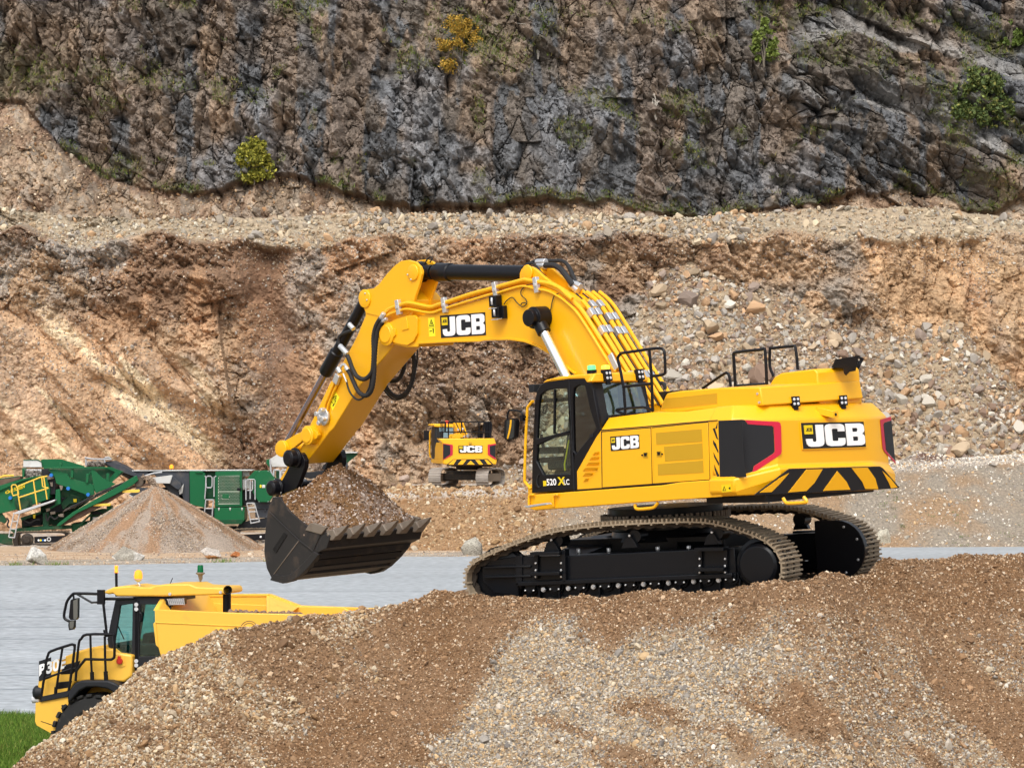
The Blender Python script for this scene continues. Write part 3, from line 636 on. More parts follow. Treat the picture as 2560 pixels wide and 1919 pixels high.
n = 16000; x = rng.uniform(-35, 35, n); z = rng.uniform(18.5, 29, n); Yv, _, vg, bl = upper(x[:, None], z[:, None]); k = (bl[:, 0] > .8) & (rng.random(n) < .8); x, z, Yv = x[k], z[k], Yv[:, 0][k]; n = len(x); s_ = np.exp(rng.normal(math.log(.07), .5, n))
tag(scatter_mesh('scar_stones', np.stack([x, Yv - s_ * .2, z + s_ * .1], 1), s_, pick(n, [(176, 150, 118), (150, 128, 104), (186, 172, 150), (138, 106, 76)], [3, 3, 2, 2]), STONE, 0, 12, .7, 7), 'loose stones in the brown earth slope under the grey rock', 'stones', kind='stuff')
# ================================================================== the large excavator
n_ = Vector((-TILTX, -TILTY, 1)).normalized()
TILT = Vector((0, 0, 1)).rotation_difference(n_).to_matrix().to_4x4()
MU = Matrix.Translation(EX0) @ TILT @ Matrix.Rotation(R(180 - 29), 4, 'Z')       # undercarriage axes
MV = Matrix.Translation(EX0) @ TILT @ Matrix.Rotation(R(180 - 48.8), 4, 'Z')     # upper structure axes
U = Frame(MU); V_ = Frame(MV); UV = MU.inverted() @ MV
EX = empty('excavator', MU, 'huge yellow tracked excavator on the gravel mound, its bucket raised and full of soil', 'excavator')
def up(mb, name, mats, bevel=.008, parent=None, angle=32, seg=2):      # part in the axes of the upper structure
    return mb.build(name, mats, parent or EX, UV, bevel, seg, angle)
def un(mb, name, mats, bevel=.008, parent=None, angle=32):
    return mb.build(name, mats, parent or EX, None, bevel, 2, angle)
z1 = zz(1140, 840, 3.685); z2 = zz(1700, 840, 3.685); z3 = zz(660, 620, 3.685); z4 = zz(1140, 620, 3.685)
z5 = zz(640, 1020, 3.604); z6 = zz(640, 1080, 7.373); z5b = zz(1120, 1230, 3.687); z6b = zz(1660, 1230, 3.687)
S = V_.sides; Y_ = lambda d: Vector((0, d, 0))

# ---- tracks
near_path = [(1205, 1386), (1290, 1350), (1380, 1322), (1470, 1309), (1560, 1302), (1720, 1296), (1790, 1302), (1870, 1325), (1925, 1350), (1955, 1385), (1963, 1425), (1952, 1465), (1915, 1492), (1850, 1500), (1500, 1512), (1260, 1522), (1195, 1514), (1165, 1480), (1157, 1440), (1170, 1408)]
path = [U.side(p, 1.75) for p in near_path]
path = [Vector((p.x, 0, p.z)) for p in path]
loop = cr(path, 10, True)
def resample(L, n):
    ds = [0]; 
    for i in range(len(L)): ds.append(ds[-1] + (L[(i + 1) % len(L)] - L[i]).length)
    T = ds[-1]; out = []; j = 0
    for k in range(n):
        t = T * k / n
        while ds[j + 1] < t: j += 1
        f = (t - ds[j]) / max(1e-9, ds[j + 1] - ds[j]); out.append(L[j].lerp(L[(j + 1) % len(L)], f))
    return out, T
NS = 56
pts, T = resample(loop, NS); pitch = T / NS
cen = sum(pts, Vector()) / NS
shoe = MB()      # local: x along the chain, y across, z outward
shoe.box((0, 0, -.012), (pitch * .97, .62, .022)); shoe.box((-pitch * .33, 0, .022), (.026, .62, .046)); shoe.box((0, 0, .018), (.024, .62, .036)); shoe.box((pitch * .33, 0, .022), (.026, .62, .046))
shoe.box((pitch * .46, 0, -.03), (.03, .62, .03))
for q in (-.09, .09): shoe.cyl((-.05, q, -.002), (-.05, q, .03), .016, 0, 6); shoe.cyl((.05, q, -.002), (.05, q, .03), .016, 0, 6)
shoe_ob = None
def track(sgn):
    global shoe_ob
    mb = MB(); b0 = sgn * 1.45
    for i in range(NS):
        p, q = pts[i], pts[(i + 1) % NS]; d = (q - p).normalized(); nn = Vector((-d.z, 0, d.x))
        if nn.dot(p - cen) < 0: nn = -nn
        for s_ in (-.105, .105):
            a_, c_ = p - nn * .075 + Y_(b0 + s_ + (.02 if s_ > 0 else -.02) * (i % 2)), q - nn * .075 + Y_(b0 + s_)
            mb.prism([a_ + nn * .05 - d * .04, c_ + nn * .05 + d * .01, c_ - nn * .02 + d * .03, (a_ + c_) / 2 - nn * .065, a_ - nn * .03 - d * .04], Y_(.035))
        mb.cyl(p - nn * .085 + Y_(b0 - .14), p - nn * .085 + Y_(b0 + .14), .036, 0, 10)
    tr = un(mb, 'track', LINK, 0)
    for i in range(NS):
        p, q = pts[i], pts[(i + 1) % NS]; d = (q - p).normalized(); nn = Vector((-d.z, 0, d.x))
        if nn.dot(p - cen) < 0: nn = -nn
        M = Matrix((d, Vector((0, 1, 0)), nn)).transposed().to_4x4(); M.translation = (p + q) / 2 - nn * .035 + Y_(b0)
        if shoe_ob is None:
            shoe_ob = shoe.build('track_shoe', SHOE, tr); o = shoe_ob
        else: o = shoe_ob.copy(); COL.objects.link(o); o.parent = tr
        o.matrix_local = M
    # frame
    hub_r = U.side((1903, 1410), 1.6); hub_f = U.side((1247, 1438), 1.6)
    f = MB(); o = sgn * 1.45
    P = lambda x, y: U.side(z5b(x, y)[0], 1.62)
    def q(x, y, b): v = P(x, y); return Vector((v.x, b * sgn, v.z))
    side_o, side_i = 1.62, 1.22
    f.prism([q(x, y, side_i) for x, y in ((640, 590), (1100, 585), (2140, 535), (2640, 505), (2660, 760), (2200, 790), (680, 860), (640, 820))], Y_(sgn * (side_o - side_i)))
    f.prism([q(x, y, side_i) for x, y in ((300, 640), (640, 590), (640, 960), (420, 930), (300, 820))], Y_(sgn * .36))       # front cheek
    f.prism([q(x, y, 1.60) for x, y in ((665, 820), (2640, 740), (2640, 785), (665, 862))], Y_(sgn * .10))                     # rail
    f.prism([q(x, y, 1.50) for x, y in ((700, 862), (2640, 785), (2640, 900), (1500, 985), (700, 985))], Y_(sgn * .06))
    for x0, x1, y in ((330, 770, 690), (340, 775, 780)): f.prism([q(x0, y - 12, 1.56), q(x1, y - 20, 1.56), q(x1, y + 4, 1.56), q(x0, y + 14, 1.56)], Y_(sgn * .09))
    f.prism([q(630, 580, 1.56), q(690, 575, 1.56), q(690, 830, 1.56), q(630, 850, 1.56)], Y_(sgn * .085))
    f.prism([q(1070, 520, 1.56), q(1100, 520, 1.56), q(1110, 830, 1.56), q(1080, 830, 1.56)], Y_(sgn * .14))
    for k in range(11):    # webs that divide the lower guard
        x = 720 + k * 185; y = 875 - k * 8
        f.prism([q(x + 115, y, 1.55), q(x + 128, y, 1.55), q(x + 128, y + 120, 1.55), q(x + 115, y + 120, 1.55)], Y_(sgn * .08))
    fr = un(f, 'track_frame', GUN, .012)
    for k in range(9):
        x = 765 + k * 238 * .97; y = 890 - k * 12.5
        r = MB(); r.cyl(q(x, y - 8, 1.30), q(x, y - 8, 1.60), .11, 0, 20); r.prism([q(x - 48, y - 35, 1.60), q(x + 48, y - 38, 1.60), q(x + 42, y + 20, 1.60), q(x, y + 42, 1.60), q(x - 42, y + 22, 1.60)], Y_(sgn * .05))
        for s_ in (-38, 38): r.cyl(q(x + s_, y + 12, 1.65), q(x + s_, y + 12, 1.68), .015, 1, 8)
        un(r, 'track_roller', [GUN, SIL], .006)
        if k < 8:
            r = MB(); r.cyl(q(x + 115, y + 6, 1.60), q(x + 115, y + 6, 1.635), .036, 0, 14); r.cyl(q(x + 115, y + 6, 1.635), q(x + 115, y + 6, 1.655), .026, 0, 6); un(r, 'guard_bolt', SIL, 0, fr)
    for x, y in ((960, 470), (1680, 430), (2380 + 60, 400)):
        r = MB(); r.prism([q(x - 90, y + 90, 1.50), q(x - 60, y, 1.50), q(x - 20, y - 35, 1.50), q(x + 20, y, 1.50), q(x + 60, y + 80, 1.50)], Y_(sgn * .10))
        r.cyl(q(x + 20, y - 20, 1.30), q(x + 20, y - 20, 1.55), .10, 0, 18); r.cyl(q(x - 10, y - 30, 1.60), q(x - 10, y - 30, 1.625), .02, 1, 8)
        un(r, 'carrier_roller', [GUN, SIL], .006)
    for x, y in ((930, 560), (2380 + 60, 520)):
        st = MB()
        for yy in (y - 15, y + 170):
            st.prism([q(x - 125, yy, 1.62), q(x + 145, yy - 5, 1.62), q(x + 145, yy + 25, 1.62), q(x - 125, yy + 30, 1.62)], Y_(sgn * .17))
        for xx in (x - 120, x + 115): st.prism([q(xx, y, 1.62), q(xx + 32, y, 1.62), q(xx + 32, y + 235, 1.62), q(xx, y + 240, 1.62)], Y_(sgn * .05))
        for xx in (x - 104, x + 130):
            for yy in (y + 90, y + 155, y + 215): st.cyl(q(xx, yy, 1.67), q(xx, yy, 1.69), .018, 1, 8)
        un(st, 'step', [GUN, SIL], .006)
    hr, hf = Vector((hub_r.x, 0, hub_r.z)), Vector((hub_f.x, 0, hub_f.z))
    sp = MB(); n = 46; prof = []
    for k in range(n):
        a = 2 * math.pi * k / n; rr = .36 if k % 2 else .41; prof.append(hr + Vector((math.cos(a) * rr, 0, math.sin(a) * rr)))
    sp.prism([p + Y_(b0 - .05) for p in prof], Y_(.1)); sp.turn(hr + Y_(b0), (0, sgn, 0), [(-.22, .34), (.10, .34), (.12, .385), (.15, .385), (.17, .32), (.26, .30), (.29, .26), (.30, .02)], 0, 40)
    un(sp, 'sprocket', GUN, .006)
    idl = MB(); idl.turn(hf + Y_(b0), (0, 1, 0), [(-.12, .34), (-.10, .40), (-.05, .40), (-.05, .43), (.05, .43), (.05, .40), (.10, .40), (.12, .34)], 0, 40); un(idl, 'idler', GUN, 0)
    if sgn < 0:            # inner motor guard that the far track shows
        g = MB(); rr = .44; pr = [Vector((hr.x + .35, 0, hr.z - rr)), Vector((hr.x + .35, 0, hr.z + rr))] + [hr + Vector((-math.sin(t_) * rr, 0, math.cos(t_) * rr)) for t_ in np.linspace(0, math.pi, 14)]
        g.prism([p + Y_(-1.22) for p in pr], Y_(.12)); 
        for a in (20, 65, 115, 160): g.cyl(hr + Vector((-math.sin(R(a)) * .36, -1.10, math.cos(R(a)) * .36)), hr + Vector((-math.sin(R(a)) * .36, -1.085, math.cos(R(a)) * .36)), .022, 1, 8)
        un(g, 'motor_guard', [BLK, SIL], .02)
track(1); track(-1)
cb = MB()
cb.prism([(1.3, -.75, .55), (1.3, .75, .55), (-1.3, .75, .55), (-1.3, -.75, .55)], (0, 0, .42))
for sx in (1, -1):
    for sy in (1, -1): cb.loft([[Vector((sx * .3, sy * .4, .5)), Vector((sx * 1.0, sy * .4, .5)), Vector((sx * 1.0, sy * .4, 1.0)), Vector((sx * .3, sy * .4, 1.0))], [Vector((sx * .9, sy * 1.3, .35)), Vector((sx * 1.5, sy * 1.3, .35)), Vector((sx * 1.5, sy * 1.3, .72)), Vector((sx * .9, sy * 1.3, .72))]])
cb.turn((0, 0, .9), (0, 0, 1), [(0, .85), (.16, .80), (.16, .84), (.24, .84)], 0, 48)
for k in range(14):
    a = k * .9; cb.cyl((math.cos(a) * .5 + .2, math.sin(a) * .5, .97), (math.cos(a) * .5 + .2, math.sin(a) * .5, 1.03), .03, 1, 8)
for x in (-.9, -.4, .4, .9): cb.cyl((x, 1.12, .78), (x, 1.12, .86), .035, 1, 8)
un(cb, 'centre_frame', [GUN, SIL], .015)
sr = MB(); sr.turn((0, 0, 1.13), (0, 0, 1), [(0, .80), (0, .92), (.13, .92), (.13, .86), (.26, .86)], 0, 64); slew = un(sr, 'slew_ring', GUN, .004)
bt = MB()
for k in range(72):
    a = 2 * math.pi * k / 72 + (.02 if k % 4 else 0); c, s_ = math.cos(a) * .945, math.sin(a) * .945; bt.cyl((c, s_, 1.19), (c, s_, 1.30), .027, 0, 8)
sb = un(bt, 'ring_bolts', WEAR, 0, slew)

# ---- platform
pl = MB()
cb_, ct_ = V_.side(z1(1500, 1560)[0], 1.5).z, 0
skirt = S(z1(668, 1462, 1115, 1430, 1900, 1372) + z2(0, 1345, 362, 1320, 385, 1478, 0, 1505) + z1(1400, 1553, 730, 1605, 680, 1590), 1.53)
pl.prism(skirt, Y_(-.12), 0)
sk2 = [Vector((p.x, 1.41, p.z)) for p in skirt]
zt_, zb_ = V_.side(z1(1500, 1420)[0], 1.5).z, V_.side(z1(1500, 1550)[0], 1.5).z
pl.box((-1.0, 0, zb_ + .17), (3.1, 2.7, .22), 1)
pl.box((-.6, -1.35, zb_ + .19), (3.9, .3, .36), 0); pl.box((1.25, .98, zb_ + .16), (.45, .85, .30), 0)
pl.box((.3, 0, zb_ + .25), (1.5, .9, .5), 1)
for x in (1.55,): pass
plat = up(pl, 'platform', [YEL, BLK], .012)
for zf, pts_ in ((z1, (1650, 1545, 1655, 1580, 1690, 1592, 1810, 1580, 1845, 1555, 1860, 1530)), (z2, (950, 1490, 975, 1530, 1010, 1538, 1150, 1530, 1165, 1515, 1140, 1480))):
    hmb = MB(); hmb.tube(cr(S(zf(*pts_), 1.50), 4), .024, 0, 8); up(hmb, 'grab_handle', YEL, 0)
st = MB(); q = S(z1(665, 1560, 870, 1530, 890, 1545, 700, 1575), 1.60); st.prism(q, Y_(.10)); up(st, 'foot_step', GALV, .006)
for x in (680, 905):
    hm = MB(); hm.tube(cr(S(z1(x - 8, 1570, x - 8, 1480, x + 12, 1460, x + 40, 1462), 1.56), 3), .018); up(hm, 'step_loop', YEL, 0)

# ---- engine house
hs_ = MB()
door_top = z1(1333, 872, 1800, 833) + z2(0, 808, 345, 780); door_bot = z2(362, 1320, 0, 1345) + z1(1800, 1362, 1340, 1398, 1117, 1413)
sideP = S(door_top + door_bot + z1(1113, 1245, 1290, 930), 1.5)
hs_.prism(sideP, Y_(-.04), 0)
shT = z1(1412, 752, 1810, 700) + z2(0, 700, 372, 652)
lowS = S(door_top, 1.5); hiS = S(shT, 1.30)
n4 = [Vector(p) for p in hiS]
hs_.loft([[lowS[0], lowS[1], lowS[2], lowS[3]], [n4[0], n4[1], n4[2], n4[3]]], 0, False, False)
ctop = n4[1].z
hs_.loft([n4, [Vector((p.x, -1.3, p.z)) for p in n4]], 0, False, False)
hs_.prism([(n4[0].x, 1.44, zt_), (n4[0].x, -1.45, zt_), (n4[0].x, -1.45, ctop - .05), (n4[0].x, 1.3, ctop - .02)], (-.03, 0, 0), 1)
hs_.prism([(n4[0].x, -1.47, zt_), (n4[3].x, -1.47, zt_), (n4[3].x, -1.47, ctop - .08), (n4[0].x, -1.47, ctop - .08)], (0, .04, 0), 0)
house = up(hs_, 'engine_house', [YEL, BLK], .006)
def door(pp, name, extra=None):
    d = MB(); d.prism(S(pp, 1.512), Y_(-.02), 0); return up(d, name, YEL, .005)
d1 = door(z1(1345, 885, 1790, 847, 1803, 1358, 1350, 1392), 'side_door')
d2 = door(z1(1812, 846) + z2(255, 795, 272, 1318) + z1(1825, 1356), 'side_door')
for o_, (x, y) in ((d1, (1745, 1095)), (d2, (1868, 1085))):
    l = MB(); l.prism(S(z1(x - 22, y - 26, x + 22, y - 28, x + 24, y + 26, x - 20, y + 28), 1.518), Y_(-.004), 0); l.box(V_.side(z1(x, y)[0], 1.52), (.05, .012, .03), 1); l.box(V_.side(z1(x, y - 14)[0], 1.52), (.06, .01, .02), 1); l.cyl(V_.side(z1(x + (30 if x > 1800 else -30), y)[0], 1.51), V_.side(z1(x + (30 if x > 1800 else -30), y)[0], 1.525), .014, 1, 8); up(l, 'door_latch', [YGR, BLK], 0, o_)
dsm = MB()
for pp in (z1(1340, 880, 1795, 842, 1808, 1360, 1346, 1396, 1340, 880), z1(1808, 842) + z2(258, 790, 276, 1322) + z1(1808, 1360), z1(1333, 866, 1800, 828) + z2(0, 803, 345, 775), z1(1117, 1418, 1340, 1402, 1800, 1366) + z2(0, 1348, 362, 1324)): dsm.tube(S(pp, 1.503), .007, 0, 6)
up(dsm, 'door_seams', BLKP, 0, house)
g = MB()
for pp in (z1(1840, 890) + z2(198, 855, 205, 970) + z1(1845, 998), z1(1915, 1018) + z2(205, 985, 212, 1128) + z1(1925, 1152), z1(1857, 1178) + z2(212, 1145, 217, 1255) + z1(1860, 1280)): g.prism(S(pp, 1.516), Y_(-.004), 0)
up(g, 'door_mesh', YGR, 0, d2)
bd = MB(); q = S(z1(1422, 925, 1687, 905, 1692, 1035, 1428, 1058), 1.513); badge(bd, q, (0, 1, 0), 0, 1, 2, .004); up(bd, 'maker_badge', [BLKP, WHT, DECY], 0, d1)
lv = MB()       # louvred cover behind the cab
for i, (x0, x1, y) in enumerate(((1255, 1312, 1065), (1225, 1313, 1110), (1195, 1315, 1160), (1165, 1300, 1210), (1165, 1255, 1258), (1170, 1215, 1308))):
    lv.prism([V_.side(z1(x0, y + 32)[0], 1.505), V_.side(z1(x1 - 12, y + 28)[0], 1.505), V_.side(z1(x1, y)[0], 1.54), V_.side(z1(x0 + 24, y)[0], 1.54)], Y_(-.02), 0)
lvs = up(lv, 'louvre_panel', YEL, .004)
for zf, loops in ((z2, [(345, 795, 340, 850, 325, 850), (300, 850, 320, 845, 352, 955, 335, 940), (303, 955, 330, 990, 352, 1060, 350, 1075, 305, 990), (307, 1070, 358, 1165, 358, 1195, 313, 1110), (313, 1180, 362, 1285, 360, 1310, 345, 1305, 318, 1225)]),):
    st_ = MB()
    for l in loops: st_.prism(S(zf(*l), 1.504), Y_(-.003), 0)
    up(st_, 'hazard_stripes', BLKP, 0, house)

# ---- hood on top of the engine house
def hood(name, pp, b1, b0, m=YEL, par=None, bev=.02, chamf=.12):
    h = MB(); near = S(pp, b1); c_ = sum(near, Vector()) / len(near)
    far_ = [Vector((p.x, b0, p.z)) for p in near]
    h.loft([near, far_], 0); return up(h, name, m, bev, par)
hd = hood('hood', z1(1875, 700, 1895, 625, 1930, 545, 1945, 525) + z2(0, 505, 370, 475, 735, 470, 768, 640, 400, 662, 0, 700), 1.05, -1.0)
gm = MB(); gm.prism(S(z1(1895, 672, 1925, 572) + z2(0, 562, 340, 525, 342, 622, 0, 660), 1.053), Y_(-.004)); up(gm, 'hood_mesh', YGR, 0, hd)
sm2 = MB(); sm2.tube([V_.back(p, V_.side(z2(1255, 480)[0], -.17).x - .02) for p in z2(1250, 480, 1290, 628)], .008); up(sm2, 'hood_seam', BLKP, 0, hd)
hd2 = hood('raised_hood', z2(805, 475, 870, 375, 930, 340, 1235, 303, 1262, 330, 1292, 650, 1000, 665), -.17, -1.05)
for i, (x, y) in enumerate(((728, 530), (745, 610), (1298, 495), (1306, 590))):
    hb = MB(); p_ = V_.side(z2(x - 12, y)[0], 1.05) if i < 2 else V_.back(z2(x + 6, y)[0], V_.side(z2(1292, 640)[0], -.17).x + .02); hb.cyl(p_ + Y_(-.01), p_ + (Y_(.015) if i < 2 else Vector((-.04, 0, 0))), .018, 0, 8); up(hb, 'hood_bolt', SIL, 0, hd)
ex = MB()
E = lambda x, y, b: V_.side(z2(x, y)[0], b - .80)
ex.loft([[E(1395, 290, .30), E(1430, 215, .30), E(1430, 215, -.02) , E(1395, 290, -.02)], [E(1575, 300, .30), E(1610, 195, .30), E(1610, 195, -.02), E(1575, 300, -.02)]], 0, True, True)
ex.plate([[E(1500, 290, .30), E(1430, 215, .30), E(1575, 190, .30), E(1640, 180, .30), E(1525, 362, .30), E(1510, 345, .30)]], Y_(-.02), 0)
ex.plate([[E(1640, 180, .30), E(1525, 362, .30), E(1555, 330, .30), E(1610, 320, .30)]], Y_(-.02), 0)
ex.loft([[E(1575, 300, .30), E(1640, 180, .30), E(1640, 180, -.05), E(1575, 300, -.05)], [E(1578, 300, .26), E(1632, 196, .26), E(1632, 196, -.01), E(1578, 300, -.01)]], 0)
eb = lambda x, y: V_.back(z2(x, y)[0], -3.02)
ex.plate([[eb(1640, 180), eb(1697, 205), eb(1628, 345), eb(1525, 362), eb(1560, 290)], [eb(1640, 198), eb(1682, 212), eb(1615, 325), eb(1568, 330), eb(1585, 290)]], (.05, 0, 0)); ex.cyl(eb(1620, 262), eb(1620, 262) + Vector((.25, 0, 0)), .085, 0, 18)
up(ex, 'exhaust_cover', BLK, .008)
# ---- counterweight
ZC = [z2(0, y)[0][1] for y in (1,)]
def yz(y): return 840 + y / 3.685
pf = [(-2.55, 1.5), (-3.0, 1.5), (-3.3, .94), (-3.3, -.96), (-3.03, -1.64), (-2.55, -1.64)]
rings = []
def ring(e, ys):
    out = []
    for (a, b), y in zip(pf, ys):
        aa, bb = a, b
        if a < -2.6: aa = a - e * (1 if abs(b) < 1.2 else .7)
        bb = b + (e if b > 0 else -e) * (1 if abs(b) > 1.2 else .4)
        out.append(Vector((aa, bb, V_.height(aa, bb, yz(y)))))
    return out
cwt = MB()
cwt.loft([ring(-.16, (650, 636, 632, 612, 614, 620)), ring(0, (776, 766, 766, 752, 738, 738)), ring(.0, (1060, 1060, 1080, 1070, 1040, 1040)), ring(.0, (1300, 1296, 1188, 1158, 1180, 1180)), ring(.07, (1322, 1318, 1215, 1190, 1262, 1270)), ring(.07, (1440, 1435, 1300, 1290, 1340, 1350)), ring(.0, (1482, 1470, 1452, 1420, 1404, 1408))])
CW = up(cwt, 'counterweight', YEL, .022, None, 24, 2)
# corner panels: grey with red surround, on the side face and on the chamfers
def onface(p, q, dz=.006): # plane through plan points p,q (vertical)
    p0 = Vector((p[0], p[1], 0)); t = Vector((q[0] - p[0], q[1] - p[1], 0)).normalized(); nn = Vector((-t.y, t.x, 0))
    if nn.dot(Vector((p[0] + 3 - .5, p[1], 0)) * -1) > 0 and False: pass
    c_ = Vector((-2.0, 0, 0))
    if nn.dot(p0 - c_) < 0: nn = -nn
    return p0 + nn * dz, nn
def fpoly(mb, pp, fc, m, th=.004, dz=.006):
    p0, nn = onface(fc[0], fc[1], dz); mb.prism([V_.hit(x, y, p0, nn) for x, y in pp], nn * -th, m)
FS, FC, FB, FR = (pf[0], pf[1]), (pf[1], pf[2]), (pf[2], pf[3]), (pf[3], pf[4])
cp = MB()
fpoly(cp, z2(352, 778, 573, 768, 583, 1060, 610, 1298, 366, 1310), FS, 0)
fpoly(cp, z2(572, 769, 596, 771, 625, 812, 848, 826, 862, 842, 872, 1062, 858, 1080, 680, 1195, 664, 1262, 608, 1296, 582, 1060), FC, 1)
fpoly(cp, z2(598, 771, 905, 788, 925, 800, 933, 830, 938, 1060, 932, 1085, 915, 1098, 664, 1264, 682, 1196, 860, 1081, 874, 1063, 864, 842, 850, 826, 627, 811), FC, 2, .004, .010)
cpo = up(cp, 'corner_panel', [BLKP, BLKP, RED], .002, CW)
cp = MB()
fpoly(cp, z2(1845, 770, 1943, 740, 1948, 775, 1882, 795, 1874, 815, 1896, 1040, 1905, 1062, 1985, 1150, 1990, 1180, 1885, 1065, 1868, 1035), FR, 1, .004, .010)
fpoly(cp, z2(1884, 797, 1948, 777, 1984, 1145, 1907, 1060, 1898, 1040, 1876, 815), FR, 0)
up(cp, 'corner_panel', [BLKP, RED], .002, CW)
bd = MB(); q = [V_.back(p, -3.302) for p in z2(1106, 800, 1683, 788, 1705, 1018, 1128, 1038)]; badge(bd, q, (-1, 0, 0), 0, 1, 2, .02); up(bd, 'maker_badge', [BLKP, WHT, DECY], .003, CW)
fb = MB(); q0 = [V_.back(p, -3.30) for p in z2(1098, 790, 1692, 777, 1712, 1028, 1120, 1048)]; q1 = [V_.back(p, -3.30) for p in z2(1106, 800, 1683, 788, 1705, 1018, 1128, 1038)]
fb.plate([q0, q1], (-.018, 0, 0)); up(fb, 'badge_surround', YEL, .004, CW)
# hazard board below, following the inward slope
hz = MB(); PB0, PN = V_.back(z2(1400, 1215)[0], -3.385), Vector((-1, 0, 0))
A_ = V_.back(z2(1400, 1222)[0], -3.385); B_ = V_.back(z2(1400, 1436)[0], -3.31); nn = (B_ - A_).cross(Vector((0, 1, 0))).normalized()
if nn.x > 0: nn = -nn
def hp(pp, m, dz): hz.prism([V_.hit(x, y, A_ + nn * dz, nn) for x, y in pp], nn * -.02, m)
hp(z2(690, 1462, 1010, 1222, 1845, 1200, 1870, 1215, 2022, 1392, 2010, 1400, 1600, 1425), 0, .03)
for l in ((735, 1440, 930, 1300, 1005, 1262, 920, 1360, 845, 1435), (1000, 1438, 1165, 1228, 1315, 1225, 1240, 1350, 1165, 1425, 1080, 1432), (1320, 1424, 1450, 1242, 1535, 1340, 1570, 1412), (1583, 1215, 1730, 1210, 1800, 1310, 1828, 1408, 1708, 1406, 1680, 1340), (1865, 1240, 1940, 1310, 2005, 1392, 1945, 1400, 1925, 1350)):
    hp(z2(*l), 1, .036)
up(hz, 'hazard_board', [BLKP, YEL], .002, CW)
ds = MB(); ds.prism(S(z2(380, 1370, 468, 1362, 475, 1430, 386, 1438), 1.576), Y_(-.004), 0); ds.plate([S(z2(392, 1424, 424, 1422, 406, 1380), 1.579), S(z2(398, 1420, 419, 1418, 407, 1390), 1.579)], Y_(-.002), 1); ds.prism(S(z2(446, 1398, 462, 1386, 464, 1412, 458, 1412), 1.579), Y_(-.002), 1); up(ds, 'warning_decal', [DECY, BLK], 0, CW)
un_ = MB(); un_.box((-2.6, 0, zb_ + .05), (1.2, 2.2, .14), 0); up(un_, 'belly_plate', BLK, .01, CW)
# lamps and camera on the tail
def worklamp(name, p, back, size=.15, par=None, m=BLK):
    l = MB(); p = Vector(p); n = Vector(back).normalized(); y = Vector((0, 0, 1)).cross(n).normalized(); z = n.cross(y)
    Rm = Matrix((n, y, z)).transposed(); l.box(p, (size * .45, size * .82, size), 0, Rm)
    for s1 in (-.2, .2):
        for s2 in (-.22, .22): l.cyl(p + n * size * .22 + y * size * s1 + z * size * s2, p + n * size * .25 + y * size * s1 + z * size * s2, size * .14, 1, 10)
    l.box(p - z * size * .65, (size * .2, size * .5, size * .35), 0, Rm)
    return up(l, name, [m, LENS], .004, par)
bn = (-.80, .30, .05)
for x, y in ((1062, 602), (1500, 592)):
    p = V_.back(z2(x, y)[0], -3.2); worklamp('rear_work_light', p, bn, .145, CW)
cm = MB(); c = V_.back(z2(1395, 722)[0], -3.36); cm.loft([[c + Vector(v) for v in ((.16, .14, .02), (.16, -.10, .02), (.16, -.10, .12), (.16, .14, .12))], [c + Vector(v) for v in ((-.08, .05, -.05), (-.08, -.06, -.05), (-.08, -.06, .05), (-.08, .05, .05))]]); cm.cyl(c + Vector((-.081, 0, 0)), c + Vector((-.09, 0, 0)), .022, 1, 10); up(cm, 'rear_camera', [YEL, BLK], .005, CW)
cw_ = MB(); cw_.tube(cr([V_.back(p, -3.06) for p in z2(1095, 620, 1200, 628, 1290, 640)] + [V_.back(p, -3.22) for p in z2(1340, 685)], 4), .007); up(cw_, 'camera_cable', BLK, 0, CW)

# ---- railings
def rail(name, lines, r=.02, m=BLK, par=None, sm=2):
    t = MB()
    for l in lines: t.tube(cr(l, sm) if sm else l, r, 0, 8)
    return up(t, name, m, 0, par)
B1 = 1.28
c_ = lambda zf, *a: V_.sides(zf(*a), B1)
rail('guard_rail', [c_(z1, 1560, 720, 1545, 480, 1500, 250, 1490, 200, 1520, 160, 1560, 152, 1780, 120, 1880, 112, 1912, 130, 1922, 170, 1928, 320, 1915, 350, 1870, 362, 1800, 368), c_(z1, 1780, 122, 1800, 360, 1812, 690), c_(z1, 1545, 465, 1800, 438)], .022)
rail('hand_grip', [c_(z1, 1560, 722, 1485, 692, 1482, 680, 1510, 672, 1730, 655, 1815, 690)], .02)
B1 = -.3
rail('hood_rail', [c_(z2, 510, 462, 495, 200, 495, 165, 530, 148, 750, 125, 785, 150, 800, 455), c_(z2, 510, 460, 790, 442)], .024)
B1 = -.45
rail('hood_rail', [c_(z2, 862, 375, 850, 340, 828, 280, 828, 130, 850, 112, 1030, 95, 1065, 110, 1085, 310)], .022)
rail('hood_rail', [c_(z2, 210, 480, 400, 350, 435, 342, 455, 370, 467, 465)], .022)

# ---- cab
OUT, INR = 1.5, .44
frame = z1(697, 1445, 700, 1150, 715, 800, 724, 600, 745, 500, 785, 440, 850, 415, 1040, 392, 1190, 392, 1250, 428, 1330, 865, 1112, 1245, 1118, 1413)
hole1 = z1(742, 945, 760, 600, 775, 545, 820, 505, 905, 485, 1020, 482, 1046, 868, 900, 905)
hole2 = z1(738, 1150, 745, 1005, 900, 935, 1045, 905, 1052, 1268, 805, 1276)
hole3 = z1(1072, 560, 1085, 480, 1130, 450, 1185, 455, 1200, 520, 1240, 700, 1290, 850, 1105, 1085, 1082, 1060)
def cabside(b, th):
    m = MB(); m.plate([[Vector((p.x, b, p.z)) for p in S(l, OUT)] for l in (frame, hole1, hole2, hole3)], Y_(th)); return m
cab = up(cabside(OUT, -.06), 'cab', BLK, .012)
m = cabside(INR, .05); up(m, 'cab_right_side', BLK, .01, cab)
fo = S(frame, OUT)
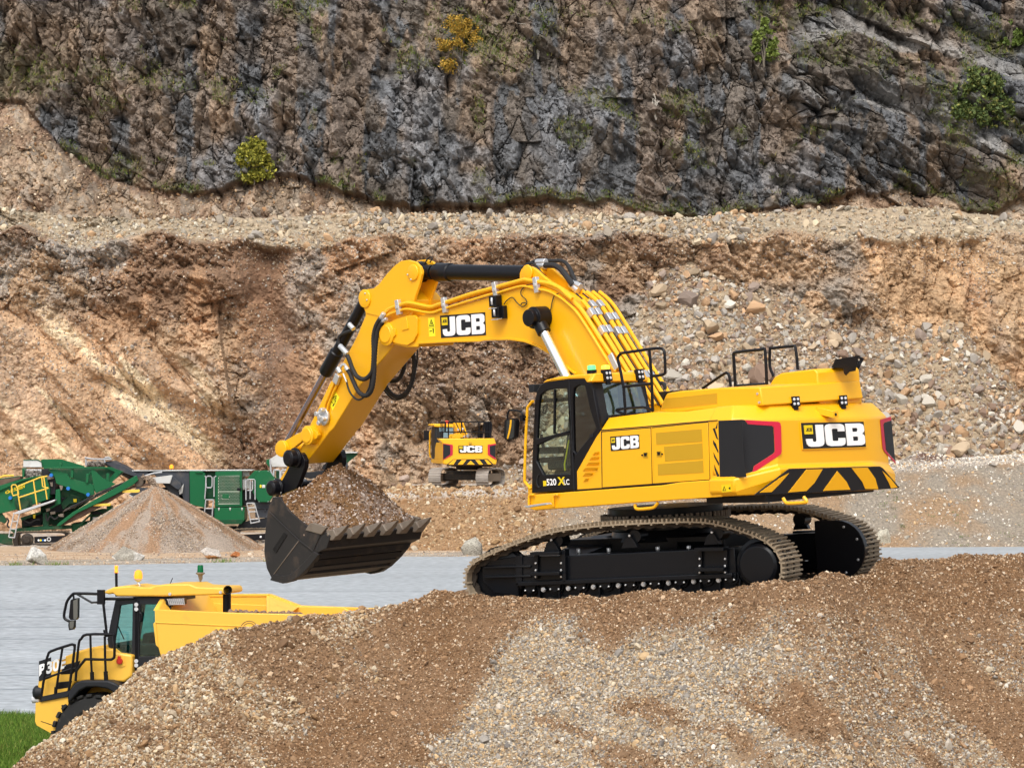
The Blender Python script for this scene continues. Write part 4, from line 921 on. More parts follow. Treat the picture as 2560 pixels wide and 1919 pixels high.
m = MB()     # roof lining, floor and front post ends
xf, xr = fo[0].x, fo[12].x
m.box(((xf + xr) / 2, (OUT + INR) / 2, fo[0].z + .04), (abs(xf - xr), OUT - INR - .08, .07)); m.bar((fo[3].x, OUT - .05, fo[3].z), (fo[3].x, INR + .03, fo[3].z), .06, .06) ; m.bar((fo[1].x - .03, OUT - .05, fo[1].z), (fo[1].x - .03, INR + .03, fo[1].z), .05, .08)
m.bar((fo[7].x + .05, OUT - .05, fo[7].z - .03), (fo[7].x + .05, INR + .03, fo[7].z - .03), .5, .05)
m.prism([Vector((p.x, OUT - .06, p.z)) for p in S(z1(1240, 760, 1330, 868, 1112, 1245, 1118, 1413, 1060, 1413, 1060, 1200), OUT)], Y_(-(OUT - INR - .12)))
up(m, 'cab_body', BLK, .01, cab)
def pane(name, pts3, mat, th=(0, -.006, 0), par=None):
    g_ = MB(); g_.prism(pts3, th); return up(g_, name, mat, 0, par or cab)
for h, mt in ((hole1, GLS), (hole2, GLS), (hole3, GLD)):
    pane('side_window', [Vector((p.x, OUT - .03, p.z)) for p in S(h, OUT)], mt)
    pane('far_window', [Vector((p.x, INR + .02, p.z)) for p in S(h, OUT)], GLS)
m = MB(); m.bar(V_.side(z1(912, 490)[0], OUT - .02), V_.side(z1(908, 900)[0], OUT - .02), .03, .03); m.tube(cr(S(z1(1040, 955, 1010, 1130, 1000, 1180, 1005, 1240), OUT - .08), 3), .012, 1)
m.plate([S(z1(800, 640, 838, 620, 840, 650, 820, 722, 795, 715), OUT - .1), S(z1(808, 655, 828, 640, 830, 655, 816, 705, 802, 700), OUT - .1)], Y_(-.02), 0)
up(m, 'window_bar', [BLK, DECY], 0, cab)
dh = MB(); dh.tube(cr(S(z1(770, 1272, 750, 1300, 748, 1360, 765, 1395, 780, 1380), OUT + .005), 3), .012); dh.plate([S(z1(1228, 905, 1255, 900, 1262, 925, 1235, 932), OUT + .01)], Y_(-.02)); up(dh, 'door_handle', BLKP, 0, cab)
dm = MB(); dm.tube(S(z1(1042, 400, 1075, 1100, 1090, 1435), OUT + .001), .008); up(dm, 'door_seam', BLKP, 0, cab)
wd = MB(); o_ = V_.side(z1(836, 1372)[0], OUT + .002); ex_ = (V_.side(z1(1055, 1362)[0], OUT) - V_.side(z1(836, 1370)[0], OUT)); L_ = ex_.length; ex_.normalize(); eu = Vector((0, 0, 1))
words(wd, '520', o_, ex_, eu, L_ * .25, (0, 1, 0), 0, .025, .004, 1.12); words(wd, 'X', o_ + ex_ * L_ * .50, ex_, eu, L_ * .30, (0, 1, 0), 1, .04, .004, 1.25); words(wd, 'LC', o_ + ex_ * L_ * .72, ex_, eu, L_ * .21, (0, 1, 0), 0, .02, .004, 1.0)
wd.prism(S(z1(802, 1332, 830, 1330, 832, 1378, 804, 1380), OUT + .004), Y_(-.003), 1); q = S(z1(806, 1340, 828, 1338, 828, 1368, 808, 1370), OUT + .006)
up(wd, 'model_lettering', [WHT, DECY], 0, cab)
# roof
rf = MB(); prof = S(z1(790, 432, 830, 402, 950, 372, 1080, 357, 1350, 345, 1600, 350, 1620, 420, 1250, 426, 1200, 426, 1180, 392, 1040, 396, 850, 420), OUT + .01)
front = [p for p in prof]
xr2 = V_.side(z1(1250, 426)[0], OUT).x - .05
cl = [Vector((max(p.x, xr2), p.y, p.z)) for p in S(z1(790, 432, 830, 402, 950, 372, 1080, 357, 1240, 352, 1255, 426, 1200, 426, 1180, 392, 1040, 396, 850, 420), OUT + .01)]
rf.prism(cl, Y_(-(OUT - INR + .03)))
roof = up(rf, 'cab_roof', YEL, .025, cab, 32, 3)
# rear wall of the cab with its window: sloping plane through the rear corner post
a_top, a_bot = V_.side(z1(1252, 428)[0], OUT), V_.side(z1(1375, 800)[0], 1.36)
tb = Vector((0, -1, 0)); nr = (a_bot - a_top).cross(tb); nr.y = 0; nr.normalize()
if nr.x > 0: nr = -nr
Hr = lambda zf, *a: [V_.hit(x, y, a_top, nr) for x, y in zf(*a)]
rw = MB(); rw.plate([Hr(z1, 1250, 428, 1715, 410, 1800, 705, 1412, 742, 1330, 860), Hr(z1, 1350, 435, 1690, 420, 1768, 695, 1408, 725, 1395, 700)], nr * -.04); up(rw, 'cab_rear_frame', BLKP, .006, cab)
pane('rear_window', Hr(z1, 1345, 432, 1695, 418, 1772, 697, 1405, 728, 1392, 700), glass('rear_glass', (.62, .74, .78, 1), .16), nr * -.006)
# seat and controls
se = MB(); sx = V_.side(z1(1140, 900)[0], 1.0)
se.box((sx.x + .02, .97, sx.z - .1), (.13, .5, .75), 0, Matrix.Rotation(R(-12), 3, 'Y')); se.box((sx.x + .28, .97, sx.z - .45), (.5, .5, .14)); se.box((sx.x + .25, .97, sx.z - .72), (.4, .4, .4)); se.box((sx.x - .08, .97, sx.z + .42), (.1, .28, .2))
up(se, 'operator_seat', CLOTH, .04, cab)
ct = MB(); 
for b in (.68, 1.27): ct.box((sx.x + .35, b, sx.z - .22), (.45, .12, .1)); ct.cyl((sx.x + .52, b, sx.z - .18), (sx.x + .56, b, sx.z + .02), .025); 
ct.box((xf - .18, .55, sx.z + .1), (.04, .18, .24)); ct.cyl((xf - .35, 1.1, sx.z - .2), (xf - .3, 1.1, sx.z - .85), .02); up(ct, 'controls', BLKP, .01, cab)
lf_ = MB(); lf_.tube(cr(S(z1(690, 1405, 640, 1345, 632, 1310, 640, 1000, 655, 700, 665, 650, 700, 605, 712, 600), OUT + .06), 3), .022); up(lf_, 'grab_rail', YEL, 0)
mi = MB(); mi.tube(cr(S(z1(475, 765, 478, 710, 500, 682, 590, 692, 612, 715, 615, 750, 640, 742), OUT + .12), 3), .016); mi.box(V_.side(z1(612, 755)[0], OUT + .12), (.06, .05, .09))
mh = S(z1(445, 790, 460, 765, 530, 757, 545, 775, 548, 800, 540, 930, 520, 950, 455, 952, 440, 930), OUT + .16); mi.prism(mh, Y_(-.08)); mm = [p + Vector((0, .001, 0)) for p in S(z1(470, 775, 530, 765, 541, 790, 533, 928, 515, 945, 462, 944), OUT + .16)]
mi.prism(mm, Y_(.004), 1); mi.prism([p + Y_(.006) for p in S(z1(500, 772, 516, 770, 512, 830, 498, 900, 484, 944, 472, 944, 490, 860, 500, 800), OUT + .16)], Y_(.002), 2); up(mi, 'door_mirror', [BLK, paint('mirror_glass', (.03, .035, .035, 1), .15), YEL], .006)  # yellow strip on the dark glass is a painted reflection
fl = MB(); fl.box(V_.side(z1(720, 480)[0], 1.3), (.12, .12, .12)); fl.prism(S(z1(650, 462, 760, 440, 790, 455, 735, 475), 1.2), Y_(-.5)); up(fl, 'front_visor_lamp', BLKP, .01, cab)
for x, y, mt, nm in ((1252, 345, LGRN, 'green_beacon'), (1380, 340, LAMB, 'amber_beacon')):
    b = MB(); base = V_.side(z1(x, y)[0], 1.05); tp = V_.side(z1(x, 262)[0], 1.05); h = (tp.z - base.z)
    b.turn(base, (0, 0, 1), [(0, .075), (.05, .075), (.06, .058), (h * .25, .058)], 0, 20); b.turn(base + Vector((0, 0, h * .25)), (0, 0, 1), [(0, .062), (h * .55, .062), (h * .66, .055), (h * .72, .02)], 1, 20); up(b, nm, [BLK, mt], 0, roof)
for x, y in ((1392, 365), (1690, 355)): worklamp('cab_work_light', V_.hit(*z1(x, y)[0], a_top + nr * .12, nr), nr, .16, roof)
# band of the roof along the rear edge
rb = MB(); q = Hr(z1, 1200, 427, 1240, 350, 1700, 352, 1740, 415, 1715, 420, 1250, 428); rb.prism(q, nr * .10); up(rb, 'roof_rear_band', YEL, .02, roof)

# ---- boom
def bpl(pp, b): return S(pp, b)
BW = .37
boomP = z3(1088, 800, 1095, 735, 1140, 692, 1250, 642, 1310, 625, 1390, 615, 1412, 640, 1500, 602, 1700, 548, 2000, 472) + z4(330, 437, 620, 356, 700, 352, 760, 372, 900, 425, 1000, 485, 1080, 552, 1140, 625, 1230, 765, 1450, 1120, 1600, 1350, 1720, 1560, 1700, 1650, 1560, 1640, 1250, 1340, 1110, 1165, 1050, 1120, 960, 1040, 870, 972, 760, 908, 640, 862, 500, 842, 280, 846, 0, 858) + z3(1430, 882, 1420, 912, 1310, 916, 1190, 888, 1105, 842)
bo = MB(); bb = bpl(boomP, BW); bo.prism(bb, Y_(-2 * BW)); boom = up(bo, 'boom', YEL, .014)
fl_ = MB()     # lower flange and nose plates
ed = bpl(z3(1430, 884, 1700, 868, 2000, 862) + z4(280, 850, 500, 846, 640, 866, 760, 912, 870, 976, 960, 1044, 1050, 1124, 1110, 1168), BW)
for i in range(len(ed) - 1):
    a_, b_ = ed[i], ed[i + 1]; fl_.prism([a_ + Vector((0, .03, 0)), b_ + Vector((0, .03, 0)), b_ + Vector((0, .03, .035)), a_ + Vector((0, .03, .035))], Y_(-2 * BW - .06))
for b0, th in ((BW + .035, -.05), (-BW - .035, .05)):
    q = S(z3(1088, 800, 1095, 735, 1140, 692, 1215, 655, 1310, 625, 1385, 618, 1412, 650, 1410, 790, 1375, 860, 1320, 895, 1250, 885, 1105, 842), BW + .035); fl_.prism([Vector((p.x, b0, p.z)) for p in q], Y_(th))
pv = V_.side(z3(1148, 790)[0], BW); fl_.turn(pv, (0, 1, 0), [(0, .19), (.06, .19), (.075, .14), (.085, .14)], 0, 28); fl_.prism(S(z3(1160, 740, 1205, 745, 1210, 800, 1175, 838, 1150, 830), BW + .06), Y_(-.03))
fl_.plate([S(z3(1280, 665, 1310, 640, 1330, 745, 1270, 760), BW + .05)], Y_(-.02))
up(fl_, 'nose_plate', YEL, .008, boom)
lug = MB()
lp = z4(585, 290, 585, 235, 600, 195, 640, 168, 690, 172, 730, 195, 790, 250, 870, 310, 960, 360, 1000, 385, 1080, 470, 1120, 545, 1060, 560, 900, 440, 760, 375, 620, 360)
for b0 in (.20, -.14):
    lug.prism([Vector((p.x, b0, p.z)) for p in S(lp, .20)], Y_(-.06))
lugpin = V_.side(z4(665, 225)[0], .20); lug.turn(lugpin, (0, 1, 0), [(-.40, .05), (0, .05), (0, .12), (.03, .12), (.04, .06)], 0, 20); up(lug, 'cylinder_lug', YEL, .008, boom)
bd = MB(); badge(bd, S(z3(1622, 622, 2038, 590, 2046, 802, 1632, 828), BW + .001), (0, 1, 0), 0, 1, 2, .004); up(bd, 'maker_badge', [BLKP, WHT, DECY], 0, boom)
def warn(name, q, par, M_=None):   # q: tl tr br bl
    d = MB(); n = (q[1] - q[0]).cross(q[3] - q[0]).normalized()
    if n.y < 0: n = -n
    P = lambda u, v, h=0: (q[3] * (1 - u) + q[2] * u) * (1 - v) + (q[0] * (1 - u) + q[1] * u) * v + n * h
    d.prism([P(0, 0), P(1, 0), P(1, 1), P(0, 1)], n * .003, 0)
    d.plate([[P(.12, .55, .004), P(.88, .55, .004), P(.5, .92, .004)], [P(.26, .59, .004), P(.74, .59, .004), P(.5, .84, .004)]], n * .001, 1)
    d.plate([[P(.45, .62, .004), P(.62, .66, .004), P(.5, .78, .004)]], n * .001, 1); d.plate([[P(.66, .18, .004), P(.78, .18, .004), P(.82, .42, .004), P(.64, .42, .004)]], n * .001, 1)
    d.plate([[P(.15, .26, .004), P(.5, .28, .004), P(.5, .33, .004), P(.15, .31, .004)]], n * .001, 1); d.plate([[P(.04, .475, .004), P(.96, .475, .004), P(.96, .49, .004), P(.04, .49, .004)]], n * .001, 1)
    return up(d, name, [paint('decal_lemon', (.85, .78, .02, 1), .5), BLK], 0, par)
warn('warning_decal', S(z3(1512, 643, 1570, 637, 1580, 812, 1522, 818), BW + .001), boom)
# boom lift cylinder, rod end with black boss
for sg in (1, -1):
    cyb = MB(); b = (BW + .17) * sg; e = V_.side(z4(745, 640)[0], BW + .17); e = Vector((e.x, b, e.z)); g2 = V_.side(z4(1300, 1750)[0], BW + .17); g2 = Vector((g2.x, b, g2.z)); d = (g2 - e).normalized()
    cyb.turn(e - Y_(.16 * sg), (0, sg, 0), [(0, .17), (.24, .17), (.25, .13), (.34, .13), (.35, .02)], 0, 28); cyb.cyl(e, e + d * .28, .11, 0, 16)
    cyb.cyl(e + d * .2, e + d * 1.9, .072, 1, 20); cyb.cyl(e + d * 1.9, g2, .14, 2, 20); up(cyb, 'lift_cylinder', [BLK, CHR, BLK], .004)
# work lights on the boom
wl = MB()
for x, y in ((362, 488), (385, 590)):
    p = V_.side(z4(x, y)[0], BW + .08); wl.box(p, (.17, .12, .17)); wl.cyl(p + Vector((0, .05, 0)), p + Vector((.02, .07, 0)), .06, 1, 14); wl.prism([p + Vector(v) for v in ((.10, -.05, -.10), (-.10, -.05, -.10), (-.10, .10, -.12), (.06, .10, -.12))], (0, 0, .012), 2)
wl.box(V_.side(z4(435, 590)[0], BW + .05), (.10, .08, .2)); up(wl, 'boom_work_light', [BLK, LENS, SIL], .006, boom)
def hose(name, lines, r, mt, par, b, sm=5, n=8):
    t = MB()
    for l in lines:
        p = cr(l if isinstance(l[0], Vector) else S(l, b), sm); t.tube(p, r, 0, n)
    return up(t, name, mt, 0, par)
hose('lamp_cable', [z4(440, 520, 470, 480, 520, 455, 560, 500, 610, 540, 650, 510, 610, 505, 598, 525), z4(730, 325, 650, 345, 605, 385, 600, 430, 640, 470, 655, 500), z4(940, 418, 905, 440, 885, 500, 870, 570, 825, 615)], .008, RUB, boom, BW + .03)
# steel pipes along the boom: near ones first, then those that run down its back
hose('hydraulic_pipe', [z3(1105, 615, 1140, 572, 1200, 542, 1310, 508, 1380, 512, 1530, 542, 1600, 522, 1700, 492, 1900, 425, 2115, 368) + z4(400, 352, 600, 298, 640, 292, 720, 305, 860, 328, 960, 372, 1010, 420, 1070, 470)], .033, YEL, boom, BW + .02, 4)
hose('hydraulic_pipe', [z3(1100, 650, 1150, 612, 1240, 580, 1330, 562, 1530, 596, 1660, 558, 2000, 452, 2115, 420) + z4(380, 415, 600, 352, 720, 372, 760, 378, 860, 402, 960, 455, 1040, 520, 1110, 590, 1220, 750, 1400, 1040, 1475, 1135)], .022, YEL, boom, BW + .025, 4)
hose('hydraulic_pipe', [z3(1240, 545, 1330, 530, 1520, 560, 1680, 510, 1900, 440, 2110, 388) + z4(390, 372, 620, 318, 780, 335, 900, 372, 1000, 430, 1110, 520, 1180, 600, 1340, 850, 1560, 1190, 1680, 1380)], .034, YEL, boom, BW - .06, 4)
bk = z4(1000, 452, 1080, 520, 1140, 592, 1230, 735, 1450, 1095, 1600, 1330, 1690, 1480)
def backline(b, off=.06, i0=0, i1=7):
    l = S(bk, BW)[i0:i1]; out = []
    for i, p in enumerate(l):
        t = (l[min(i + 1, len(l) - 1)] - l[max(i - 1, 0)]).normalized(); nn = Vector((-t.z, 0, t.x)); 
        if nn.x > 0: nn = -nn
        out.append(Vector((p.x, b, p.z)) + nn * off)
    return out
for b, r, m_, i0 in ((.22, .036, YEL, 1), (.10, .034, YEL, 1), (-.06, .036, YEL, 0), (-.18, .034, YEL, 0), (-.32, .030, YEL, 0)): hose('hydraulic_pipe', [backline(b, .07, i0)], r, m_, boom, 0, 4)
for b in (.16, .02, -.12, -.25): hose('hydraulic_hose', [backline(b, .055, 0)], .013, RUB, boom, 0, 4)
def one(name, mt, par, fn, bev=.006):
    m = MB(); fn(m); return up(m, name, mt, bev, par)
for i, bs in ((2.25, (.22, .10)), (3.15, (.22, .10)), (2.6, (-.06, -.18)), (3.2, (-.06, -.18)), (4.5, (.22, .10, -.06, -.18)), (1.6, (.10, -.06))):
    l = S(bk, BW); k = int(i); p = l[k].lerp(l[k + 1], i - k); t = (l[k + 1] - l[k]).normalized(); nn = Vector((-t.z, 0, t.x)); nn = -nn if nn.x > 0 else nn
    for b in bs: one('pipe_clamp', SIL, boom, lambda m: m.box(Vector((p.x, b, p.z)) + nn * .065, (.14, .09, .10), 0, Matrix((t, Vector((0, 1, 0)), nn)).transposed()))
for zf, x, y in ((z3, 1240, 545), (z3, 1665, 525), (z4, 365, 385), (z4, 742, 340)):
    p = V_.side(zf(x, y)[0], BW + .03); one('pipe_clamp', SIL, boom, lambda m: (m.box(p, (.085, .07, .24), 0, Matrix.Rotation(R(8), 3, 'Y')), m.box(p + Vector((0, .03, 0)), (.05, .05, .05))))
one('pipe_clamp', SIL, boom, lambda m: m.box(V_.side(z4(1450, 1045)[0], BW + .03), (.1, .03, .26), 0, Matrix.Rotation(R(30), 3, 'Y')))
hose('top_hose', [z4(820, 160, 900, 160, 960, 190, 1010, 250, 1060, 320, 1075, 340)], .045, RUB, boom, -.05); hose('top_hose', [z4(650, 155, 720, 125, 780, 112, 880, 118, 980, 120, 1030, 160, 1070, 250, 1110, 330, 1150, 345)], .03, RUB, boom, -.25)
hose('top_hose', [z4(700, 140, 770, 118, 900, 112, 990, 122, 1045, 165, 1085, 250, 1125, 340, 1200, 400)], .018, RUB, boom, -.30)
hose('top_hose', [z4(655, 160, 700, 140, 745, 170, 790, 230, 850, 290)], .016, RUB, boom, .0)
for x0, y0, x1, y1, r in ((760, 165, 825, 160, .06), (745, 130, 830, 126, .05), (1060, 325, 1130, 395, .065), (1100, 330, 1150, 355, .05)): one('hose_fitting', SIL, boom, lambda m: m.cyl(V_.side(z4(x0, y0)[0], -.1), V_.side(z4(x1, y1)[0], -.1), r, 0, 14))
hose('hydraulic_hose', [z4(1820, 1140, 1850, 1200, 1880, 1240, 1915, 1250, 1930, 1300), z4(1740, 1100, 1790, 1150, 1830, 1230, 1870, 1300)], .03, RUB, boom, -.3)
sw = MB(); sw.prism(S(z1(1820, 515, 1990, 505, 1925, 540, 1875, 690, 1820, 690), -.1), Y_(-.5)); up(sw, 'swing_guard', BLKP, .01)

# ---- stick cylinder (black barrel, chrome rod)
sc = MB(); a0 = V_.side(z4(620, 235)[0], 0.03); a1 = V_.side(z3(1440, 220)[0], 0.03); d = (a1 - a0).normalized(); L = (a1 - a0).length
rod0 = V_.side(z3(1570, 220)[0], .03); bl = (rod0 - a0).length
sc.cyl(a0 - d * .05, a0 + d * (bl - .28), .128, 0, 32); sc.turn(a0 + d * (bl - .42), d, [(0, .128), (.02, .15), (.34, .15), (.38, .135), (.41, .08)], 0, 32)
sc.cyl(a0 + d * (bl - .2), a0 + d * (L - .05), .06, 1, 20); sc.cyl(a0 + d * (L - .32), a0 + d * (L - .05), .12, 0, 20); sc.turn(a0 + d * L - Y_(.12), (0, 1, 0), [(0, .17), (.24, .17)], 0, 24)
up(sc, 'stick_cylinder', [BLK, CHR], .004)
sh = MB(); sh.tube(cr(S(z3(1475, 160, 1500, 110, 1530, 85, 1550, 95, 1530, 130), .05), 4), .012); up(sh, 'grease_hose', RUB, 0)

# ---- stick
SW = .30
stP = z3(905, 540, 960, 470, 1060, 400, 1150, 300, 1230, 330, 1330, 420, 1380, 480, 1370, 600, 1330, 720, 1265, 830, 1190, 905, 880, 1270, 640, 1658) + z6(1350, 0, 940, 545, 905, 590, 850, 570, 795, 525, 770, 450, 795, 370, 830, 280, 880, 195, 935, 60, 967, -74) + z3(600, 1255, 700, 1100, 820, 880, 870, 780, 900, 700, 935, 620, 930, 560)
sk_ = MB(); sk_.prism(S(stP, SW), Y_(-2 * SW)); stick = up(sk_, 'stick', YEL, .014)
lg = MB(); lgP = z3(905, 520, 890, 470, 900, 415, 950, 380, 1010, 372, 1060, 330, 1130, 240, 1200, 165, 1260, 120, 1330, 110, 1395, 128, 1440, 175, 1452, 240, 1432, 330, 1390, 450, 1370, 560, 1300, 640, 1100, 640, 940, 600)
for b0, th in ((SW + .012, -.05), (-.03, -.05)):
    lg.prism([Vector((p.x, b0, p.z)) for p in S(lgP, SW + .012)], Y_(th))
for x, y, r in ((1385, 225, .13), (938, 465, .15)):
    p = V_.side(z3(x, y)[0], SW); lg.turn(p, (0, 1, 0), [(-.42, .06), (0, .06), (0, r), (.035, r), (.045, r * .7)], 0, 24)
for x, y in ((935, 418), (952, 478), (1327, 245), (1357, 290)): p = V_.side(z3(x, y)[0], SW + .04); lg.cyl(p, p + Y_(.02), .016, 1, 8)
up(lg, 'stick_lug', [YEL, SIL], .008, stick)
warn('warning_decal', [V_.side(p, SW + .001) for p in z3(655, 1315, 695, 1375, 636, 1495, 597, 1432)], stick)
# bucket cylinder and linkage
b0 = V_.side(z3(940, 470)[0], .0); link_pin = V_.side(z6(515, 305)[0], .0); d = (link_pin - b0).normalized()
e1 = V_.side(z3(600, 1240)[0], 0); bl = (e1 - b0).dot(d); L = (link_pin - b0).length
bc_ = MB(); bc_.cyl(b0, b0 + d * (bl - .5), .095, 0, 28); bc_.turn(b0 + d * (bl - .55), d, [(0, .095), (.02, .118), (.46, .122), (.5, .105), (.52, .07)], 0, 28); bc_.cyl(b0 + d * (bl - .1), b0 + d * (L - .1), .06, 1, 20); bc_.turn(b0 + d * L - Y_(.1), (0, 1, 0), [(0, .12), (.2, .12)], 2, 20)
up(bc_, 'bucket_cylinder', [BLK, paint('dull_rod', (.30, .27, .32, 1), .25, 1), YEL], .004)
def lever(name, pins, r0, r1, b, th, mt, wid, arch=0, par=None):
    m = MB()
    return m
lk = MB()
rl = z6(1060, -45, 1120, -10, 1145, 50, 1120, 110, 1060, 140, 930, 130, 860, 150, 740, 250, 680, 300, 620, 410, 560, 430, 500, 380, 470, 310, 480, 240, 530, 160, 700, 60, 900, -40, 985, -80)
for b0_, th in ((SW + .10, -.07), (-SW - .10, .07)): lk.prism([Vector((p.x, b0_, p.z)) for p in S(rl, SW + .10)], Y_(th))
p = V_.side(z6(1062, 50)[0], SW); lk.turn(p, (0, 1, 0), [(0, .16), (.14, .16), (.15, .12), (.16, .12)], 0, 24)
p = V_.side(z6(520, 300)[0], SW + .10); lk.turn(p, (0, 1, 0), [(-.9, .07), (0, .07), (0, .14), (.07, .14), (.08, .09)], 0, 24)
for x, y in ((1018, 150), (550, 405)): q = V_.side(z6(x, y)[0], SW + .11); lk.cyl(q, q + Y_(.03), .025, 1, 8)
up(lk, 'rocker_link', [YEL, SIL], .008)
l2 = MB(); l2.prism(S(z6(560, 420, 600, 330, 650, 330, 690, 420, 640, 640, 560, 760, 460, 980, 400, 1080, 340, 1060, 340, 990, 420, 880, 570, 650), .16), Y_(-.32)); up(l2, 'bucket_link', YEL, .02)

# ---- bucket
bW = .98
bk_ = MB(); sideL = z5(150, 800, 212, 800, 240, 860, 300, 930, 380, 1005, 450, 1055, 600, 1090, 640, 1120, 640, 1180, 610, 1235, 540, 1340, 430, 1465, 330, 1540, 230, 1560, 140, 1532, 95, 1440, 72, 1300, 80, 1130, 105, 930, 120, 870)
sp_ = S(sideL, bW)
for b0_, th in ((bW, -.05), (-bW, .05)): bk_.prism([Vector((p.x, b0_, p.z)) for p in sp_], Y_(th))
shell = [0] + list(range(len(sideL) - 1, 7, -1))
out = [sp_[i] for i in [0] + list(range(len(sideL) - 1, 8, -1))]
cen_ = sum(sp_, Vector()) / len(sp_)
inn = [p + (cen_ - p).normalized() * .05 for p in out]
f_ = MB(); bk_.loft([[Vector((p.x, bW - .01, p.z)) for p in out + inn[::-1]], [Vector((p.x, -bW + .01, p.z)) for p in out + inn[::-1]]])
bucket = up(bk_, 'bucket', BKT, .01)
ws = MB()
for y in (1320, 1385, 1440, 1492):      # wear strips that run across the belly
    # find belly point at this picture row
    best = min(range(len(out) - 1), key=lambda i: 0)
    pts_l = [(640, 1180), (610, 1235), (540, 1340), (430, 1465), (330, 1540), (230, 1560)]
    xx = np.interp(y, [p[1] for p in pts_l], [p[0] for p in pts_l]); a_ = V_.side(z5(xx, y)[0], bW); dn = (a_ - cen_).normalized(); t_ = Vector((dn.z, 0, -dn.x))
    ws.prism([a_ + dn * .035 + t_ * .055 + Y_(-.06), a_ + dn * .035 - t_ * .055 + Y_(-.06), a_ - dn * .03 - t_ * .08 + Y_(-.06), a_ - dn * .03 + t_ * .08 + Y_(-.06)], Y_(-2 * bW + .12))
for b0_ in (bW + .02, -bW - .02 + .14):
    arc = S(z5(560, 1310, 480, 1410, 400, 1490, 330, 1540, 250, 1562, 140, 1534), bW)
    o2 = [Vector((p.x, b0_, p.z)) + (p - cen_).normalized() * .03 for p in arc]; i2 = [Vector((p.x, b0_, p.z)) - (p - cen_).normalized() * .10 for p in arc]
    ws.prism(o2 + i2[::-1], Y_(-.10 if b0_ > 0 else -.10))
up(ws, 'wear_strip', BKT, .006, bucket)
lip = MB(); lpP = S(z5(600, 1150, 650, 1120, 672, 1150, 640, 1260, 560, 1300, 540, 1280), bW); lip.prism([Vector((p.x, bW + .01, p.z)) for p in lpP], Y_(-2 * bW - .02)); up(lip, 'bucket_lip', BKT, .01, bucket)
t0 = [V_.side(p, bW) for p in z5(655, 1180, 635, 1120, 700, 1080, 800, 1052, 760, 1110, 700, 1170)]
for k in range(6):
    b = bW - .06 - k * (2 * bW - .22) / 5; m = MB()
    root_l = [Vector((p.x, b + .04, p.z)) for p in t0]
    m.loft([[Vector((p.x, b + (.0 if i in (2, 3) else .03), p.z)) for i, p in enumerate(t0)], [Vector((p.x, b - (.04 if i in (2, 3) else .08), p.z)) for i, p in enumerate(t0)]])
    base = S(z5(620, 1110, 690, 1090, 720, 1150, 690, 1190, 640, 1190), bW); m.prism([Vector((p.x, b + .055, p.z)) for p in base], Y_(-.165)); q = Vector((t0[0].x, b + .06, t0[1].z - .03)); pc = V_.side(z5(652, 1135)[0], bW); m.cyl((pc.x, b + .055, pc.z), (pc.x, b + .075, pc.z), .03, 0, 10)
    up(m, 'bucket_tooth', WEAR, .012, bucket)
cu = MB(); cu.prism(S(z5(440, 1098, 478, 1040, 500, 1032, 635, 1070, 585, 1138), bW + .03), Y_(-.06)); cu.prism([Vector((p.x, -bW + .03, p.z)) for p in S(z5(440, 1098, 478, 1040, 500, 1032, 635, 1070, 585, 1138), bW + .03)], Y_(-.06)); up(cu, 'side_cutter', WEAR, .01, bucket)
sm_ = MB(); sm_.tube(S(z5(388, 1190, 150, 1510), bW + .002), .010, 1); sm_.tube(S(z5(125, 935, 390, 1190, 520, 1290), bW + .004), .014, 0); sm_.prism(S(z5(125, 870, 212, 800, 300, 930, 450, 1055, 600, 1095, 575, 1150, 515, 1285, 390, 1180, 128, 925), bW + .012), Y_(-.02), 0); up(sm_, 'side_plate', [BKT, WEAR], .004, bucket)
em = MB(); q = S(z5(150, 1270, 250, 1120, 282, 1140, 180, 1305), bW + .006); badge(em, [q[0], q[1], q[2], q[3]], (0, 1, 0), 0, 0, 0, .003); up(em, 'raised_lettering', paint('raised_steel', (.012, .011, .011, 1), .6), 0, bucket)
ea = MB(); eP = z6(640, 560, 615, 480, 640, 420, 700, 385, 780, 378, 850, 410, 900, 520, 895, 640, 800, 900, 740, 1040, 560, 1110, 420, 1180, 300, 1180, 350, 1080, 380, 980, 470, 900, 560, 740)
for b0_ in (SW + .16, -SW - .04): ea.prism([Vector((p.x, b0_, p.z)) for p in S(eP, SW + .16)], Y_(-.09))
for x, y, r in ((740, 470, .14), (420, 1020, .13)):
    p = V_.side(z6(x, y)[0], SW + .16); ea.turn(p, (0, 1, 0), [(-1.0, .08), (0, .08), (0, r * 1.2), (.04, r * 1.2), (.05, r), (.17, r), (.20, r * .7)], 0, 28)
for x, y in ((730, 575), (480, 1105)): q = V_.side(z6(x, y)[0], SW + .17); ea.cyl(q, q + Y_(.04), .028, 1, 8)
up(ea, 'bucket_ear', [BLK, SIL], .008, bucket)
# ---- hoses at the stick joint
def ribbed(name, pp, b, r, par, sm=10):
    p = cr(S(pp, b), sm); q = []
    L = 0; rs = []
    dense = []
    for i in range(len(p) - 1):
        n = max(1, int((p[i + 1] - p[i]).length / .016))
        for k in range(n): dense.append(p[i].lerp(p[i + 1], k / n))
    dense.append(p[-1]); rs = [r * (1.10 if i % 2 else .92) for i in range(len(dense))]
    t = MB(); t.tube(dense, rs, 0, 10); return up(t, name, RUB, 0, par, 80)
ribbed('hydraulic_hose', z3(1070, 650, 1030, 720, 1008, 820, 1010, 950, 1005, 1080, 990, 1150, 930, 1205, 860, 1185, 815, 1110, 790, 1040, 765, 985), SW + .18, .036, stick)
ribbed('hydraulic_hose', z3(1090, 680, 1050, 760, 1030, 880, 1020, 1020, 1012, 1200, 985, 1320, 930, 1358, 870, 1320, 825, 1230, 795, 1160, 775, 1125), SW + .16, .036, stick)
